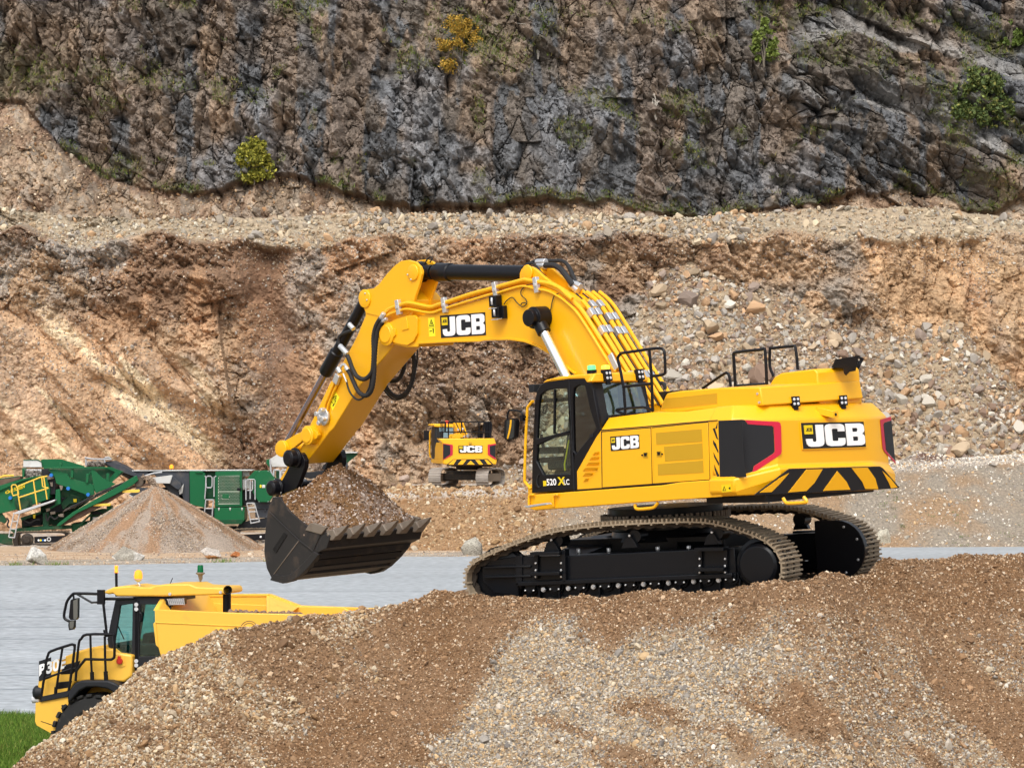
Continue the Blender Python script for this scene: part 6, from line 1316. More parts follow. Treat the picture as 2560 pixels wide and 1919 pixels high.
SX.part('conveyor_belt', [RUST], [(z9(830, 1068, 1050, 905, 1600, 640, 1840, 512, 2060, 480, 2060, 515, 1800, 560, 1500, 740, 1100, 960, 850, 1070), -1.65, -.7)], CV)
mb = MB(); p = SX.p(z9(1965, 455))[0]; mb.cyl(p + Y_(-1.75), p + Y_(-.6), .27, 0, 20); mb.build('head_drum', BELT, CV)
for pp in (z9(1680, 575, 1925, 568, 1935, 600, 1900, 612, 1690, 614), z9(1300, 768, 1535, 760, 1530, 790, 1500, 798, 1285, 800)): SX.part('belt_guard', [RAILY], [(pp, -1.8, -1.72)], CV)
SX.tubes('conveyor_hose', RUB, [z9(970, 815, 1180, 720, 1280, 650), z9(1310, 660, 1330, 640, 1500, 560, 1700, 480)], .05, -1.85, CV)
SX.part('column', [GRND, GRN], [(z9(590, 892, 672, 880, 672, 1085, 590, 1088), -1.0, -.7), (z9(770, 572, 830, 560, 838, 765, 770, 800, 660, 860, 655, 830, 760, 780), -1.15, -.9, 1), (z9(280, 960, 560, 870, 570, 900, 300, 1000), -.9, .5)])
SX.part('chassis', [GRND], [(z9(130, 1120, 590, 1078, 985, 1075, 985, 1110, 600, 1130, 280, 1160, 220, 1200), -1.2, 1.1), (z9(-120, 1190, 220, 1185, 225, 1338, 60, 1325, -120, 1290), -.8, 1.0), (z9(-120, 900, 0, 870, 95, 1000, 60, 1040, -120, 960), -1.0, -.7)])
SX.part('conveyor_base', [GRN, GRND], [(z9(980, 1085, 985, 1040, 1450, 1028, 1530, 985, 1530, 1005, 1245, 1182, 1020, 1250), -.9, 1.0), (z9(1240, 1000, 1250, 880, 1390, 838, 1530, 855, 1530, 990, 1450, 1030, 1000, 1032), -.6, .8, 1), (z9(1475, 800, 1530, 790, 1535, 900, 1475, 905), -.7, .4)])
SX.part('hopper_leg', [GRND], [(z9(840, 760, 960, 640, 1110, 690, 1110, 760, 960, 770, 870, 850), -.4, .8), (z9(1060, 1075, 1250, 900, 1275, 910, 1090, 1085), -1.3, -1.1)])
SX.part('number_plate', [WHT], [(z9(1280, 950, 1416, 950, 1416, 998, 1280, 998), -.66, -.62)]); SX.part('vent_grille', [BLKP], [(z9(1270, 885, 1330, 868, 1415, 890, 1415, 915, 1270, 915), -.64, -.6)])
mb = MB(); p = SX.p(z9(365, 750))[0]; mb.turn(p + Y_(-1.5), (0, 1, 0), [(0, .30), (.05, .36), (.3, .36), (.35, .5), (.5, .5)], 0, 24); mb.build('drive_motor', GRND, SX.root)
WK = SX.part('walkway', [GALV], [(z9(170, 898, 265, 862, 715, 722, 765, 705, 765, 720, 730, 745, 275, 906, 180, 912), -1.9, -1.2)])
SX.tubes('handrail', RAILY, [z9(285, 850, 250, 640, 240, 540, 260, 520, 560, 400, 655, 385), z9(265, 680, 480, 608, 670, 550), z9(510, 780, 462, 445), z9(650, 705, 605, 400), z9(240, 640, 180, 655, 165, 610, 160, 520, 180, 505, 215, 505, 240, 540, 258, 640), z9(575, 385, 590, 530, 670, 550)], .04, -1.85)
SX.tubes('handrail', RAILY, [z9(-40, 420, 60, 380, 190, 378)], .06, .9)
SX.tubes('ladder', GALV, [z9(190, 915, 160, 1040, 120, 1225), z9(270, 905, 240, 1030, 200, 1235), z9(178, 1012, 250, 1008), z9(155, 1115, 225, 1118), z9(120, 1228, 200, 1235)], .036, -1.85)
bg_track(SX, z9, 225, 1015, 1140, 1372, 600)
TP = SX.part('track_panel', [BLK, WHT, DECY, BLUE], [(z9(470, 1222, 972, 1204, 975, 1292, 475, 1308), -1.42, -1.3)])
for x, mt in ((533, WHT), (563, DECY), (594, BLUE), (624, WHT)):
    mb = MB(); p = SX.p(z9(x, 1270), -1.43)[0]; mb.cyl(p, p + Y_(.03), .055, 0, 10); mb.build('panel_dot', mt, TP)
mb = MB(); p = SX.p(z9(676, 1255), -1.43)[0]; mb.turn(p + Y_(.03), (0, -1, 0), [(0, .12), (.04, .12), (.04, .07), (.0, .06)], 0, 16); mb.build('panel_ring', LGRY, TP)
mb = MB(); p = SX.p(z9(372, 1262), -1.38)[0]; mb.turn(p, (0, -1, 0), [(-.3, .34), (0, .34), (.05, .2), (.12, .18)], 0, 20); mb.build('sprocket', LINK, SX.root)
for x, y in ((940, 555), (705, 372 + 0), (1215, 640), (140, 685)):
    mb = MB(); p = SX.p(z9(x, y), -1.3)[0]; mb.cyl(p, p + Y_(.2), .10, 0, 12); mb.build('grease_cap', BLUE, SX.root)
SX.part('warning_plate', [DECY], [(z9(455, 915, 488, 912, 488, 965, 458, 968), -1.02, -.98)]); SX.part('warning_plate', [DECY], [(z9(1010, 700, 1060, 695, 1060, 745, 1015, 745), -.5, -.45)])
SX.part('return_roller', [WEAR], [(z9(630, 830, 690, 825, 690, 860, 640, 880), -1.3, -1.1), (z9(690, 880, 760, 870, 765, 905, 700, 920), -1.3, -1.1), (z9(800, 915, 880, 900, 880, 950, 810, 945), -1.3, -1.1)])
for l_ in (z9(640, 905, 640, 960, 660, 1000, 690, 940, 760, 980, 820, 930), z9(340, 1000, 420, 1030, 480, 990, 550, 985), z9(90, 960, 120, 1000, 100, 1060, 130, 1100)): SX.tubes('cable', RUB, [l_], .05, -1.2, None, 3)
# ---- crusher with its discharge conveyor and feed hopper
CR_ = Flat('crusher', -16, 191.0, 'long green and grey mobile crusher behind the gravel cone with ladders and an octagonal guard', 'crusher')
c0 = CR_.part('grey_hull', [GREY, LGRY], [(z10(160, 312, 738, 312, 742, 800, 600, 720, 470, 600, 240, 350, 160, 350), -1.0, 1.0), (z10(-60, 305, 1605, 298, 1605, 312, -60, 318), -1.1, 1.0, 1)])
CR_.part('discharge_chute', [LGRY, GREY], [(z10(235, 405, 480, 372, 500, 385, 470, 488, 255, 482), -1.6, -1.0), (z10(455, 485, 490, 380, 620, 480, 625, 530, 590, 572, 555, 560), -1.5, -1.0, 1), (z10(590, 580, 660, 490, 640, 620, 600, 640), -1.2, -1.0)])
CR_.part('lower_frame', [BLKP, GREY], [(z10(290, 560, 470, 520, 560, 580, 600, 700, 740, 780, 740, 900, 300, 700), -.6, .8), (z10(590, 640, 640, 640, 720, 900, 660, 900), -1.0, -.8, 1)])
dcv = CR_.part('discharge_conveyor', [GREY, BELT, GALV], [(z9(1440, 182, 1560, 175, 1720, 250, 1965, 395, 1890, 402, 1690, 330, 1490, 235), -1.2, .6), (z9(1880, 305, 2260, 298, 2260, 345, 1940, 395, 1870, 330), -1.0, .4), (z9(1780, 640, 1890, 540, 2120, 560, 2170, 600, 1960, 745), -1.4, -.4), (z9(1790, 640, 1975, 742, 1965, 752, 1785, 655), -1.5, -1.3, 2), (z9(1400, 200, 1500, 180, 1700, 310, 1900, 420, 1960, 480, 1860, 470, 1600, 330), -.6, .2, 1)])
CR_.tubes('hydraulic_ram', GALV, [z9(2000, 385, 2120, 345, 2240, 330), z9(1170, 130, 1280, 150, 1540, 155), z9(1185, 150, 1190, 240), z9(1440, 130, 1450, 200), z9(1450, 130, 1500, 125, 1540, 155)], .05, -1.3, dcv)
g1 = CR_.part('engine_housing', [GRN, GRND], [(z10(740, 312, 910, 315, 955, 352, 955, 825, 745, 775), -1.2, 1.0), (z10(955, 322, 1095, 322, 1088, 705, 955, 705), -.7, 1.0, 1), (z10(820, 318, 905, 318, 925, 342, 825, 342), -1.3, -1.15)])
dr = CR_.part('access_door', [GRN], [(z10(1095, 322, 1460, 312, 1468, 802, 1088, 815), -1.3, 1.0)]); ms = CR_.part('perforated_panel', [paint('perforated_steel', (.38, .43, .34, 1), .5, .2)], [(z10(1137, 382, 1430, 376, 1430, 582, 1135, 582), -1.34, -1.3), (z10(1135, 592, 1430, 592, 1430, 770, 1137, 776), -1.34, -1.3)], dr, 0)
mb = MB()
for r_ in range(20):
    for c_ in range(15):
        x, y = 1146 + c_ * 19.6 + (r_ % 2) * 9, 392 + r_ * 20
        if y < 770 and not (1190 < x < 1285 and 632 < y < 695) and not 572 < y < 600: p = CR_.p(z10(x, y), -1.345)[0]; mb.add([p + Vector(v) * .036 for v in ((-1, 0, -1), (1, 0, -1), (1, 0, 1), (-1, 0, 1))], [(0, 1, 2, 3)])
pf_ = mb.build('perforations', GRND, ms); pf_['kind'] = 'stuff'; CR_.part('door_plate', [GRN, BLK], [(z10(1190, 632, 1285, 632, 1285, 695, 1190, 695), -1.37, -1.33), (z10(1395, 545, 1455, 548, 1450, 590, 1395, 585), -1.37, -1.33, 1)], dr)
tk = CR_.part('fuel_tank', [GRN, GRND], [(z10(1082, 822, 1500, 815, 1498, 990, 1460, 1040, 1078, 1045), -1.4, .8), (z10(1100, 990, 1490, 985, 1460, 1045, 1100, 1050), -1.42, -1.38, 1)])
for x in (1145, 1300, 1465): CR_.part('tank_bracket', [LGRY], [(z10(x - 14, 822, x + 14, 822, x, 870), -1.45, -1.4)], tk)
oc = CR_.part('octagonal_guard', [GRN, GRND], [(z10(1612, 430, 1700, 308, 1830, 306, 1920, 420, 1932, 600, 1832, 745, 1695, 745, 1605, 600), -1.5, -.6), (z10(1540, 415, 1640, 308, 1700, 308, 1612, 430, 1560, 430), -1.3, -.8, 0), (z10(1935, 300, 1990, 300, 1990, 500, 1935, 500), -1.0, -.9, 1)])
CR_.part('warning_plate', [DECY, LGRY], [(z10(1710, 505, 1735, 505, 1735, 545, 1710, 545), -1.53, -1.5), (z10(1742, 505, 1785, 505, 1785, 548, 1742, 548), -1.53, -1.5, 1)], oc)
CR_.part('guard_bolts', [SIL], [(z10(x - 4, y - 4, x + 4, y - 4, x + 4, y + 4, x - 4, y + 4), -1.53, -1.5) for x, y in ((1700, 320), (1825, 318), (1910, 425), (1920, 590), (1825, 735), (1700, 735), (1880, 500), (1880, 550))], oc, 0)
CR_.part('engine_pipes', [LGRY, BLKP], [(z10(1465, 320, 1560, 320, 1560, 385, 1465, 390), -.6, .2), (z10(1465, 430, 1520, 430, 1510, 570, 1465, 575), -.7, -.1), (z10(1465, 580, 1610, 580, 1690, 745, 1500, 800, 1465, 700), -.5, .5, 1), (z10(1500, 420, 1540, 420, 1600, 480, 1600, 560, 1520, 560), -.5, .2)])
CR_.part('undercarriage_box', [BLKP, GREY], [(z10(1640, 750, 1860, 748, 1860, 965, 1650, 955), -.9, .8, 1), (z10(1400, 1090, 1430, 1040, 1560, 1000, 1860, 960, 1880, 1110, 1400, 1120), -.9, .8), (z10(860, 830, 1082, 830, 1078, 1045, 1160, 1080, 1380, 1080, 1380, 1130, 1200, 1130, 900, 900), -.5, .6), (z10(1640, 825, 1845, 822, 1845, 838, 1655, 838), -1.0, -.9, 1), (z10(1770, 840, 1798, 840, 1785, 895), -1.0, -.9, 1)])
CR_.tubes('ladder', GALV, [z10(965, 705, 945, 900, 990, 925), z10(1070, 705, 1050, 965), z10(965, 712, 1070, 712), z10(960, 832, 1060, 832), z10(950, 380, 965, 400, 962, 550, 950, 700), z10(985, 385, 1030, 385, 1052, 405, 1052, 525, 1035, 545, 985, 545, 968, 525, 968, 405, 985, 385), z10(1110, 382, 1080, 400, 1078, 670)], .036, -1.6)
CR_.tubes('ladder', GALV, [z10(1530, 760, 1590, 1040), z10(1635, 755, 1710, 1015), z10(1530, 760, 1635, 757), z10(1545, 825, 1655, 820), z10(1560, 880, 1670, 875), z10(1580, 985, 1700, 975), z10(1585, 1035, 1705, 1012), z10(1520, 715, 1518, 450, 1540, 432, 1630, 430, 1645, 445, 1645, 710), z10(1580, 450, 1578, 700), z10(1540, 580, 1600, 580, 1612, 560, 1612, 450)], .036, -1.6)
CR_.tubes('handrail', GALV, [z10(1905, 300, 1975, 300, 1990, 320, 1990, 490), z10(1925, 442, 1990, 446), z10(2005, 440, 2005, 330, 2020, 300, 2080, 300), z10(1855, 150, 1862, 320, 1900, 390), z10(1905, 300, 1900, 395)], .05, -1.2)
CR_.part('filler_hopper', [LGRY, GRN], [(z10(1850, 150, 2010, 48, 2095, 120, 2095, 258, 1880, 258), -.8, .8), (z10(1800, 160, 1850, 145, 1870, 240, 1840, 260, 1800, 210), -.6, .6, 1)])
bg_track(CR_, z10, 1345, 2500, 1100, 1330, 1800); CR_.part('track_panel', [BLK, WHT], [(z10(1470, 1195, 2300, 1150, 2300, 1235, 1480, 1280), -1.42, -1.3), (z10(1710, 1210, 1736, 1210, 1736, 1236, 1710, 1236), -1.45, -1.42, 1)])
for x in range(1540, 2300, 85): mb = MB(); p = CR_.p(z10(x, 1298 - (x - 1540) * .03), -1.36)[0]; mb.cyl(p, p + Y_(.4), .11, 0, 12); mb.build('track_roller', WEAR, CR_.root)
fh = CR_.part('feed_hopper', [GRND, LGRY], [(z6(1200, 395, 1860, 385, 1880, 405, 1690, 560, 1560, 560, 1500, 640, 1350, 560), -.9, -.7), (z6(1200, 372, 1860, 365, 1862, 385, 1200, 398), -1.2, .9, 1), (z6(1370, 460, 1400, 460, 1440, 540, 1440, 640, 1400, 720, 1370, 700), -1.2, -1.0, 1), (z6(1420, 510, 1465, 520, 1478, 705, 1415, 705), -1.25, -1.05, 1)])
CR_.part('rear_frame', [BLKP, GREY], [(z6(880, 740, 1010, 735, 1330, 690, 1360, 715, 1240, 800, 1010, 860, 880, 830), -1.0, .8), (z6(1560, 560, 1690, 560, 1700, 790, 1560, 720), -.9, -.7, 1), (z6(1250, 600, 1370, 500, 1380, 690, 1200, 680), -.5, .6)])
mb = MB(); p = CR_.p(z6(875, 945), -1.3)[0]; mb.turn(p, (0, -1, 0), [(-.3, .28), (0, .28), (.02, .2), (.08, .12), (.1, .02)], 0, 24); mb.build('idler', GREY, CR_.root)
mb = MB(); p = CR_.p(z10(490, 258), 0)[0]; mb.cyl(p + Vector((0, 0, -.4)), p + Vector((0, 0, -.1)), .05, 0, 8); mb.turn(p + Vector((0, 0, -.1)), (0, 0, 1), [(0, .11), (.16, .12), (.24, .05)], 1, 14); mb.build('amber_beacon', [BLK, LHOT], CR_.root)
n = 500; x = rng.uniform(1195, 1440, n); y = rng.uniform(195, 245, n) ; P_ = np.array([list(W(a / 5.528, 1120 + b / 5.528, 191 + c)) for a, b, c in zip(x, y, rng.uniform(-1.1, .4, n))])
tag(scatter_mesh('crushed_stone', P_, rng.uniform(.06, .16, n), pick(n, [(150, 140, 130), (120, 112, 104)], [1, 1]), STONE, 0), 'grey crushed stone riding on top of the crusher conveyor', 'stones', kind='stuff')
n = 1400; t_ = rng.random(n); x = 1985 + 190 * t_ ** .8 + rng.normal(0, 22, n); y = 400 + 60 * t_ + 190 * t_ ** 3 + rng.normal(0, 12, n); P_ = np.array([list(W(a / 5.528, 1120 + b / 5.528, 185.1 + c)) for a, b, c in zip(x, y, rng.uniform(-.4, .4, n))])
tag(scatter_mesh('falling_gravel', P_, rng.uniform(.03, .08, n), pick(n, [(165, 148, 130), (130, 112, 96)], [1, 1]), STONE, 0), 'gravel pouring off the end of the screener conveyor onto the stockpile', 'gravel', kind='stuff')
n = 420; P_ = np.array([list(W(a / 5.528, 1120 + b / 5.528, 186.5 + c)) for a, b, c in zip(rng.uniform(350, 550, n), rng.uniform(318, 390, n), rng.uniform(-.5, -.1, n))])
tag(scatter_mesh('screened_stone', P_, rng.uniform(.06, .15, n), pick(n, [(140, 132, 124), (105, 98, 92)], [1, 1]), STONE, 0), 'dark stone heaped in the chute at the back of the screener', 'stones', kind='stuff')
# ---- stockpile
cx, cy, ch, crd = -19.2, 181.0, 3.42, 5.7
gx_ = np.linspace(-7, 7, 220); GX, GY = np.meshgrid(gx_, gx_, indexing='ij'); rr = np.hypot(GX, GY) * (1 + .06 * (fbm(GX * .5, GY * .5, 300) - .5)); an = np.arctan2(GY, GX)
GZ = ch - ch / crd * (np.sqrt(rr ** 2 + .10) - .2) + (fbm(an * 5, rr * .3, 301, 4) - .5) * .28 * np.clip(rr / 3, 0, 1) * sst(6.4, 4, rr) + (fbm(GX * 4, GY * 4, 302) - .5) * .06
spc = mix3(C3(148, 134, 120) * np.ones(GX.shape + (3,)), C3(146, 116, 90), sst(.48, .58, fbm(an * 4, rr * .35, 303, 4)))
sp_o = big_mesh('stockpile', np.stack([GX + cx, GY + cy, np.maximum(GZ, -.1)], -1).reshape(-1, 3), grid_faces(220, 220), rockmat('stockpile_gravel', 3, .5, fine=4), {'rgb': spc.reshape(-1, 3)}, True)
tag(sp_o, 'cone of fine grey brown gravel in front of the green screening machine', 'gravel pile')
n = 12000; a = rng.uniform(math.pi, 2 * math.pi, n); r = crd * np.sqrt(rng.random(n)) * 1.02; x, y = r * np.cos(a), r * np.sin(a); z = ch - ch / crd * (np.sqrt(r ** 2 + .1) - .2)
c_ = mix3(pick(n, [(176, 164, 150), (140, 128, 118), (190, 172, 150), (160, 138, 114)], [2, 2, 1, 2]), pick(n, [(148, 124, 100), (130, 108, 86)], [1, 1]), sst(.48, .58, fbm(a * 4, r * .35, 303, 4)))
scatter_mesh('loose_gravel', np.stack([x + cx, y + cy, np.maximum(z, 0)], 1), np.exp(rng.normal(math.log(.035), .35, n)), c_, STONE, 0, parent=sp_o)
# ---- boulders beside the road
BOUL = rockmat('boulder_rock', 3, .8, fine=4)
def boulder(x0, x1, y0, y1, label, cols, seed, Y=None, flat=1.0):
    r = np.random.default_rng(seed); Yb = Y or CH * F / (y1 - HY - 1); s = Yb / F; w_ = (x1 - x0) * s / 2; h = (y1 - y0) * s
    v, f = rock_shape(3, r, .7, 13); nse = 1 + .20 * (vn(v[:, 0] * 3 + seed, v[:, 1] * 3 + v[:, 2] * 2) - .5)[:, None]; v = v * nse
    v = v / (np.abs(v).max(0)); v[:, 2] = (v[:, 2] + .85) / 1.85 * h; k_ = (1.30 - .62 * v[:, 2] / h); v[:, 0] *= w_ * k_; v[:, 1] *= w_ * .75 * k_
    zb = float(max(0, 0)) ; t = vn(v[:, 0] * 2.2 + seed, v[:, 2] * 2.2 + v[:, 1] * 1.7, seed); t2 = vn(v[:, 0] * 1.3 + 7, v[:, 2] * 1.3, seed + 3)
    col = C3(*cols[0]) * (1 - t[:, None]) + C3(*cols[1]) * t[:, None]; col = np.where((t2 > .68)[:, None], C3(*cols[2]), col)
    X = ((x0 + x1) / 2 - CX) * s; me_o = big_mesh('boulder', v - [0, 0, .08], f, BOUL, {'rgb': col * 1.0}, False)
    me_o.location = (X, Yb, (CH + (HY - y1) * s) if Y else 0); me_o['group'] = 'boulders along the edge of the road'
    return tag(me_o, label, 'boulder')
GC = [(176, 170, 156), (130, 124, 114), (200, 196, 188)]
boulder(68, 124, 1363, 1411, 'upright angular grey boulder at the road edge, furthest left', GC, 3)
boulder(271, 357, 1359, 1401, 'broad grey boulder at the foot of the gravel cone, second from the left', GC, 61)
boulder(496, 568, 1364, 1397, 'whitish rough boulder with a brown corner beside a small orange rock', [(214, 208, 200), (170, 158, 146), (150, 105, 65)], 14)
boulder(572, 602, 1374, 1394, 'small orange rock right of the whitish boulder', [(196, 122, 70), (150, 96, 60), (120, 110, 104)], 21)
boulder(1152, 1212, 1337, 1388, 'pale grey boulder partly hidden behind the front end of the excavator track', GC, 27)
boulder(2186, 2238, 1318, 1367, 'rounded pale boulder against the rear of the far excavator track', [(196, 190, 172), (150, 140, 122), (220, 214, 200)], 34)
boulder(2232, 2279, 1328, 1366, 'rugged grey boulder just right of the rounded pale one', GC, 39)
boulder(1992, 2042, 1330, 1362, 'pale boulder seen in the gap between the two excavator tracks', GC, 44)
# stones and weeds on the verge
n = 5000; x = rng.uniform(-29, 32, n); yf_ = np.interp(x, [p[0] for p in far], [p[1] for p in far]); y = yf_ + .2 + rng.random(n) ** 1.3 * 16; z = np.maximum(bank_z(x, y), 0); k = bank_z(x, y) < .3; x, y, z = x[k], y[k], z[k]; n = len(x)
tag(scatter_mesh('verge_stones', np.stack([x, y, z + .02], 1), np.exp(rng.normal(math.log(.038), .5, n)), pick(n, [(186, 170, 150), (160, 144, 126), (176, 150, 122), (140, 130, 122)], [2, 2, 2, 1]), STONE, 0), 'scattered small stones on the verge across the road', 'stones', kind='stuff')
# ---- the second excavator, far off
MB2 = Matrix.Translation((-2.45, 192, 3.16)) @ Matrix.Rotation(R(99), 4, 'Z'); MB3 = Matrix.Translation((-2.45, 192, 3.16)) @ Matrix.Rotation(R(77), 4, 'Z')
F2 = Frame(MB2); F3 = Frame(MB3); E2 = empty('excavator', MB2, 'small looking yellow tracked excavator far off below the quarry wall, seen from behind', 'excavator')
RB = -2.6
def bk2(zf, *a, d=0): return [F2.back(p, RB - d) for p in zf(*a)]
def e2(mb, name, mats, bevel=.015, par=None): return mb.build(name, mats, par or E2, None, bevel)
m = MB(); o_ = bk2(z11, 550, 545, 1705, 540, 1740, 640, 1745, 950, 1760, 1010, 1745, 1085, 740, 1090, 640, 1070, 635, 640); m.prism(o_, (.9, 0, 0)); cw2 = e2(m, 'counterweight', YEL, .05)
m = MB(); m.prism([F2.back(p, RB - .02) for p in z11(640, 645, 840, 672, 848, 700, 842, 880, 690, 965, 640, 985)], (-.02, 0, 0), 1); m.prism([F2.back(p, RB - .03) for p in z11(645, 655, 790, 690, 795, 870, 660, 965, 645, 975)], (-.02, 0, 0), 0)
m.prism([F2.back(p, RB - .02) for p in z11(1568, 672, 1735, 648, 1738, 985, 1590, 895, 1568, 870)], (-.02, 0, 0), 1); m.prism([F2.back(p, RB - .03) for p in z11(1610, 700, 1735, 675, 1736, 950, 1615, 870)], (-.02, 0, 0), 0); e2(m, 'corner_panel', [BLKP, RED], 0, cw2)
m = MB(); badge(m, bk2(z11, 962, 688, 1458, 690, 1458, 838, 965, 842, d=.02), (-1, 0, 0), 0, 1, 2, .03); e2(m, 'maker_badge', [BLKP, WHT, DECY], 0, cw2)
m = MB(); m.prism(bk2(z11, 715, 1088, 850, 975, 1570, 968, 1690, 1080, d=.02), (-.02, 0, 0), 0)
for l in ((750, 1083, 850, 985, 925, 985, 860, 1083), (945, 1083, 1030, 985, 1130, 985, 1050, 1083), (1135, 1083, 1215, 1000, 1300, 1083), (1310, 988, 1400, 988, 1475, 1083, 1390, 1083), (1500, 985, 1560, 985, 1650, 1078, 1570, 1080)): m.prism(bk2(z11, *l, d=.045), (-.01, 0, 0), 1)
e2(m, 'hazard_board', [BLKP, YEL], 0, cw2)
for x in (1035, 1355): m = MB(); p = F2.back(z11(x, 560)[0], RB + .1); m.box(p, (.1, .2, .22)); e2(m, 'rear_work_light', BLK, .01, cw2)
m = MB(); p = F2.back(z11(1208, 638)[0], RB - .06); m.box(p, (.1, .16, .14)); e2(m, 'rear_camera', YGR, .01, cw2)
SB = 1.52; ss = lambda *a: [F2.side(p, SB) for p in z11(*a)]
m = MB(); m.prism([F2.side(p, SB) for p in z11(500, 630, 628, 640, 632, 990, 465, 970, 470, 760)], (0, -2.8, 0)); hs2 = e2(m, 'engine_house', YEL, .03)
m = MB(); m.prism(ss(392, 968, 640, 985, 640, 1075, 400, 1050), (0, -2.9, 0)); e2(m, 'platform', YEL, .03)
fr2 = MB(); a_, b_ = F2.side(z11(395, 960)[0], SB), F2.side(z11(470, 960)[0], SB); tpz = F2.side(z11(420, 300)[0], SB).z
cabL = abs(a_.x - b_.x)
fr2.box(((a_.x + b_.x) / 2 - .2, SB - .5, (a_.z + tpz) / 2), (1.6, 1.0, tpz - a_.z)); cab2 = e2(fr2, 'cab', BLKP, .08)
back_a = (a_.x + b_.x) / 2 - 1.0
m = MB()
for q in ((560, 315, 735, 318, 735, 410, 640, 405, 570, 400), (770, 320, 850, 320, 845, 410, 770, 405), (640, 420, 735, 420, 745, 470, 745, 530, 640, 530), (770, 420, 860, 420, 840, 500, 820, 540, 770, 530)): m.prism([F2.back(p, back_a - .02) for p in z11(*q)], (-.01, 0, 0))
e2(m, 'rear_window', paint('sky_glass', (.16, .26, .32, 1), .1), 0, cab2)
m = MB(); m.prism([F2.back(p, back_a - .1) for p in z11(415, 280, 425, 250, 460, 238, 905, 245, 905, 308, 470, 300, 450, 270)], (1.9, 0, 0)); e2(m, 'cab_roof', YEL, .05, cab2)
m = MB(); p = F2.back(z11(722, 195)[0], back_a + .3); m.turn(p + Vector((0, 0, -.2)), (0, 0, 1), [(0, .06), (.12, .06), (.15, .11), (.24, .10), (.26, .02)], 0, 14); e2(m, 'red_beacon', glow('red_lamp', (.6, .05, .03, 1), (.9, .1, .05, 1), .6), 0, cab2)
m = MB(); m.prism([F2.back(p, RB + .9) for p in z11(820, 545, 860, 465, 880, 448, 1020, 450, 1060, 490, 1065, 545)], (1.6, 0, 0)); e2(m, 'hood', YEL, .03)
def tub2(name, lines, a, r, mt=BLK, par=None):
    m = MB()
    for l in lines: m.tube([F2.back(p, a) for p in z11(*l)], r, 0, 6)
    return e2(m, name, mt, 0, par)
tub2('guard_rail', [(600, 205, 1640, 205, 1650, 230, 1630, 545), (600, 410, 1635, 420), (602, 200, 605, 525), (640, 205, 640, 525), (755, 205, 755, 545), (1022, 205, 1025, 430), (1388, 205, 1390, 380), (1500, 210, 1470, 440, 1455, 530)], RB + .3, .035)
for l_ in ((1525, 200, 1520, 545), (1560, 200, 1560, 540), (1600, 200, 1600, 545), (1640, 210, 1610, 545), (690, 210, 685, 410), (1545, 250, 1530, 500)): tub2('hoop_bar', [l_], RB + .7, .06)
tub2('hood_exhaust', [(1410, 390, 1410, 540)], RB + 1.2, .16); tub2('grab_rail', [(395, 370, 370, 430, 366, 870, 385, 940)], F2.side(z11(395, 900)[0], SB).x, .05, YEL)
m = MB(); m.box(F2.back(z11(300, 480)[0], 1.6), (.06, .3, .55)); m.tube([F2.back(p, 1.6) for p in z11(300, 400, 300, 345, 400, 330)], .03); e2(m, 'door_mirror', BLK, .03)
m = MB()
q0 = [F2.back(p, -.2) for p in z11(880, 225, 1060, 225, 1160, 540, 930, 540)]; m.prism(q0, (.7, 0, 0)); bm2 = e2(m, 'boom', YEL, .03)
tub2('hydraulic_pipe', [(870, 215, 960, 380, 1000, 520), (930, 215, 1010, 380, 1060, 520), (985, 215, 1060, 400, 1100, 500), (1050, 215, 1090, 350, 1150, 500)], -.3, .06, YEL, bm2); tub2('hydraulic_hose', [(905, 215, 985, 380, 1030, 520), (1020, 215, 1075, 380, 1125, 510)], -.33, .03, RUB, bm2)
tub2('pipe_fitting', [(940, 345, 960, 375), (1030, 360, 1070, 350), (1140, 460, 1155, 520), (1060, 500, 1090, 520)], -.4, .07, SIL, bm2)
m = MB(); m.turn((0, 0, .95), (0, 0, 1), [(0, .75), (.35, .75)], 0, 32); m.box((-.2, .0, 1.25), (3.0, 2.2, .2)); e2(m, 'slew_ring', LINK, .01)
m = MB(); UR = MB2.inverted() @ MB3; m.box((0, 0, .72), (1.6, 2.2, .35)); m.box((.9, 0, .55), (.5, 2.6, .35)); m.box((-.9, 0, .55), (.5, 2.6, .35)); m.build('centre_frame', LINK, E2, UR, .02)
for sg in (1, -1):
    c0_ = [Vector(v) for v in ((-2.0, 0, .25), (-2.15, 0, .5), (-2.0, 0, .82), (-1.6, 0, .98), (0, 0, 1.02), (1.5, 0, .95), (2.0, 0, .75), (2.1, 0, .45), (1.8, 0, .12), (0, 0, .02), (-1.6, 0, .02))]; L = cr(c0_, 5, True); R_, T = resample(L, 46); c = Vector((0, 0, .5)); b0 = sg * 1.38 + .12
    o = MB(); o.plate([[p + Y_(b0 - .12) for p in R_], [c + (p - c) * .86 + Y_(b0 - .12) for p in R_]], Y_(.24)); o.prism([(-1.5, b0 - .26, .3), (1.5, b0 - .26, .3), (1.5, b0 - .26, .75), (-1.5, b0 - .26, .75)], Y_(.52)); tr = o.build('track', paint('dusty_frame', (.22, .17, .12, 1), .8), E2, UR, .02)
    base = None
    for i in range(46):
        p, q = R_[i], R_[(i + 1) % 46]; d = (q - p).normalized(); nn = Vector((-d.z, 0, d.x)); nn = nn if nn.dot(p - c) > 0 else -nn
        M = Matrix((d, Vector((0, 1, 0)), nn)).transposed().to_4x4(); M.translation = (p + q) / 2 + Y_(b0)
        if base is None: s_ = MB(); s_.box((0, 0, .0), (T / 46 * .88, .72, .05)); s_.box((.02, 0, .035), (.04, .72, .05)); base = s_.build('track_shoe', paint('dusty_shoe', (.33, .29, .25, 1), .8), tr, None, .006); ob = base
        else: ob = base.copy(); COL.objects.link(ob); ob.parent = tr
        ob.matrix_local = UR @ M
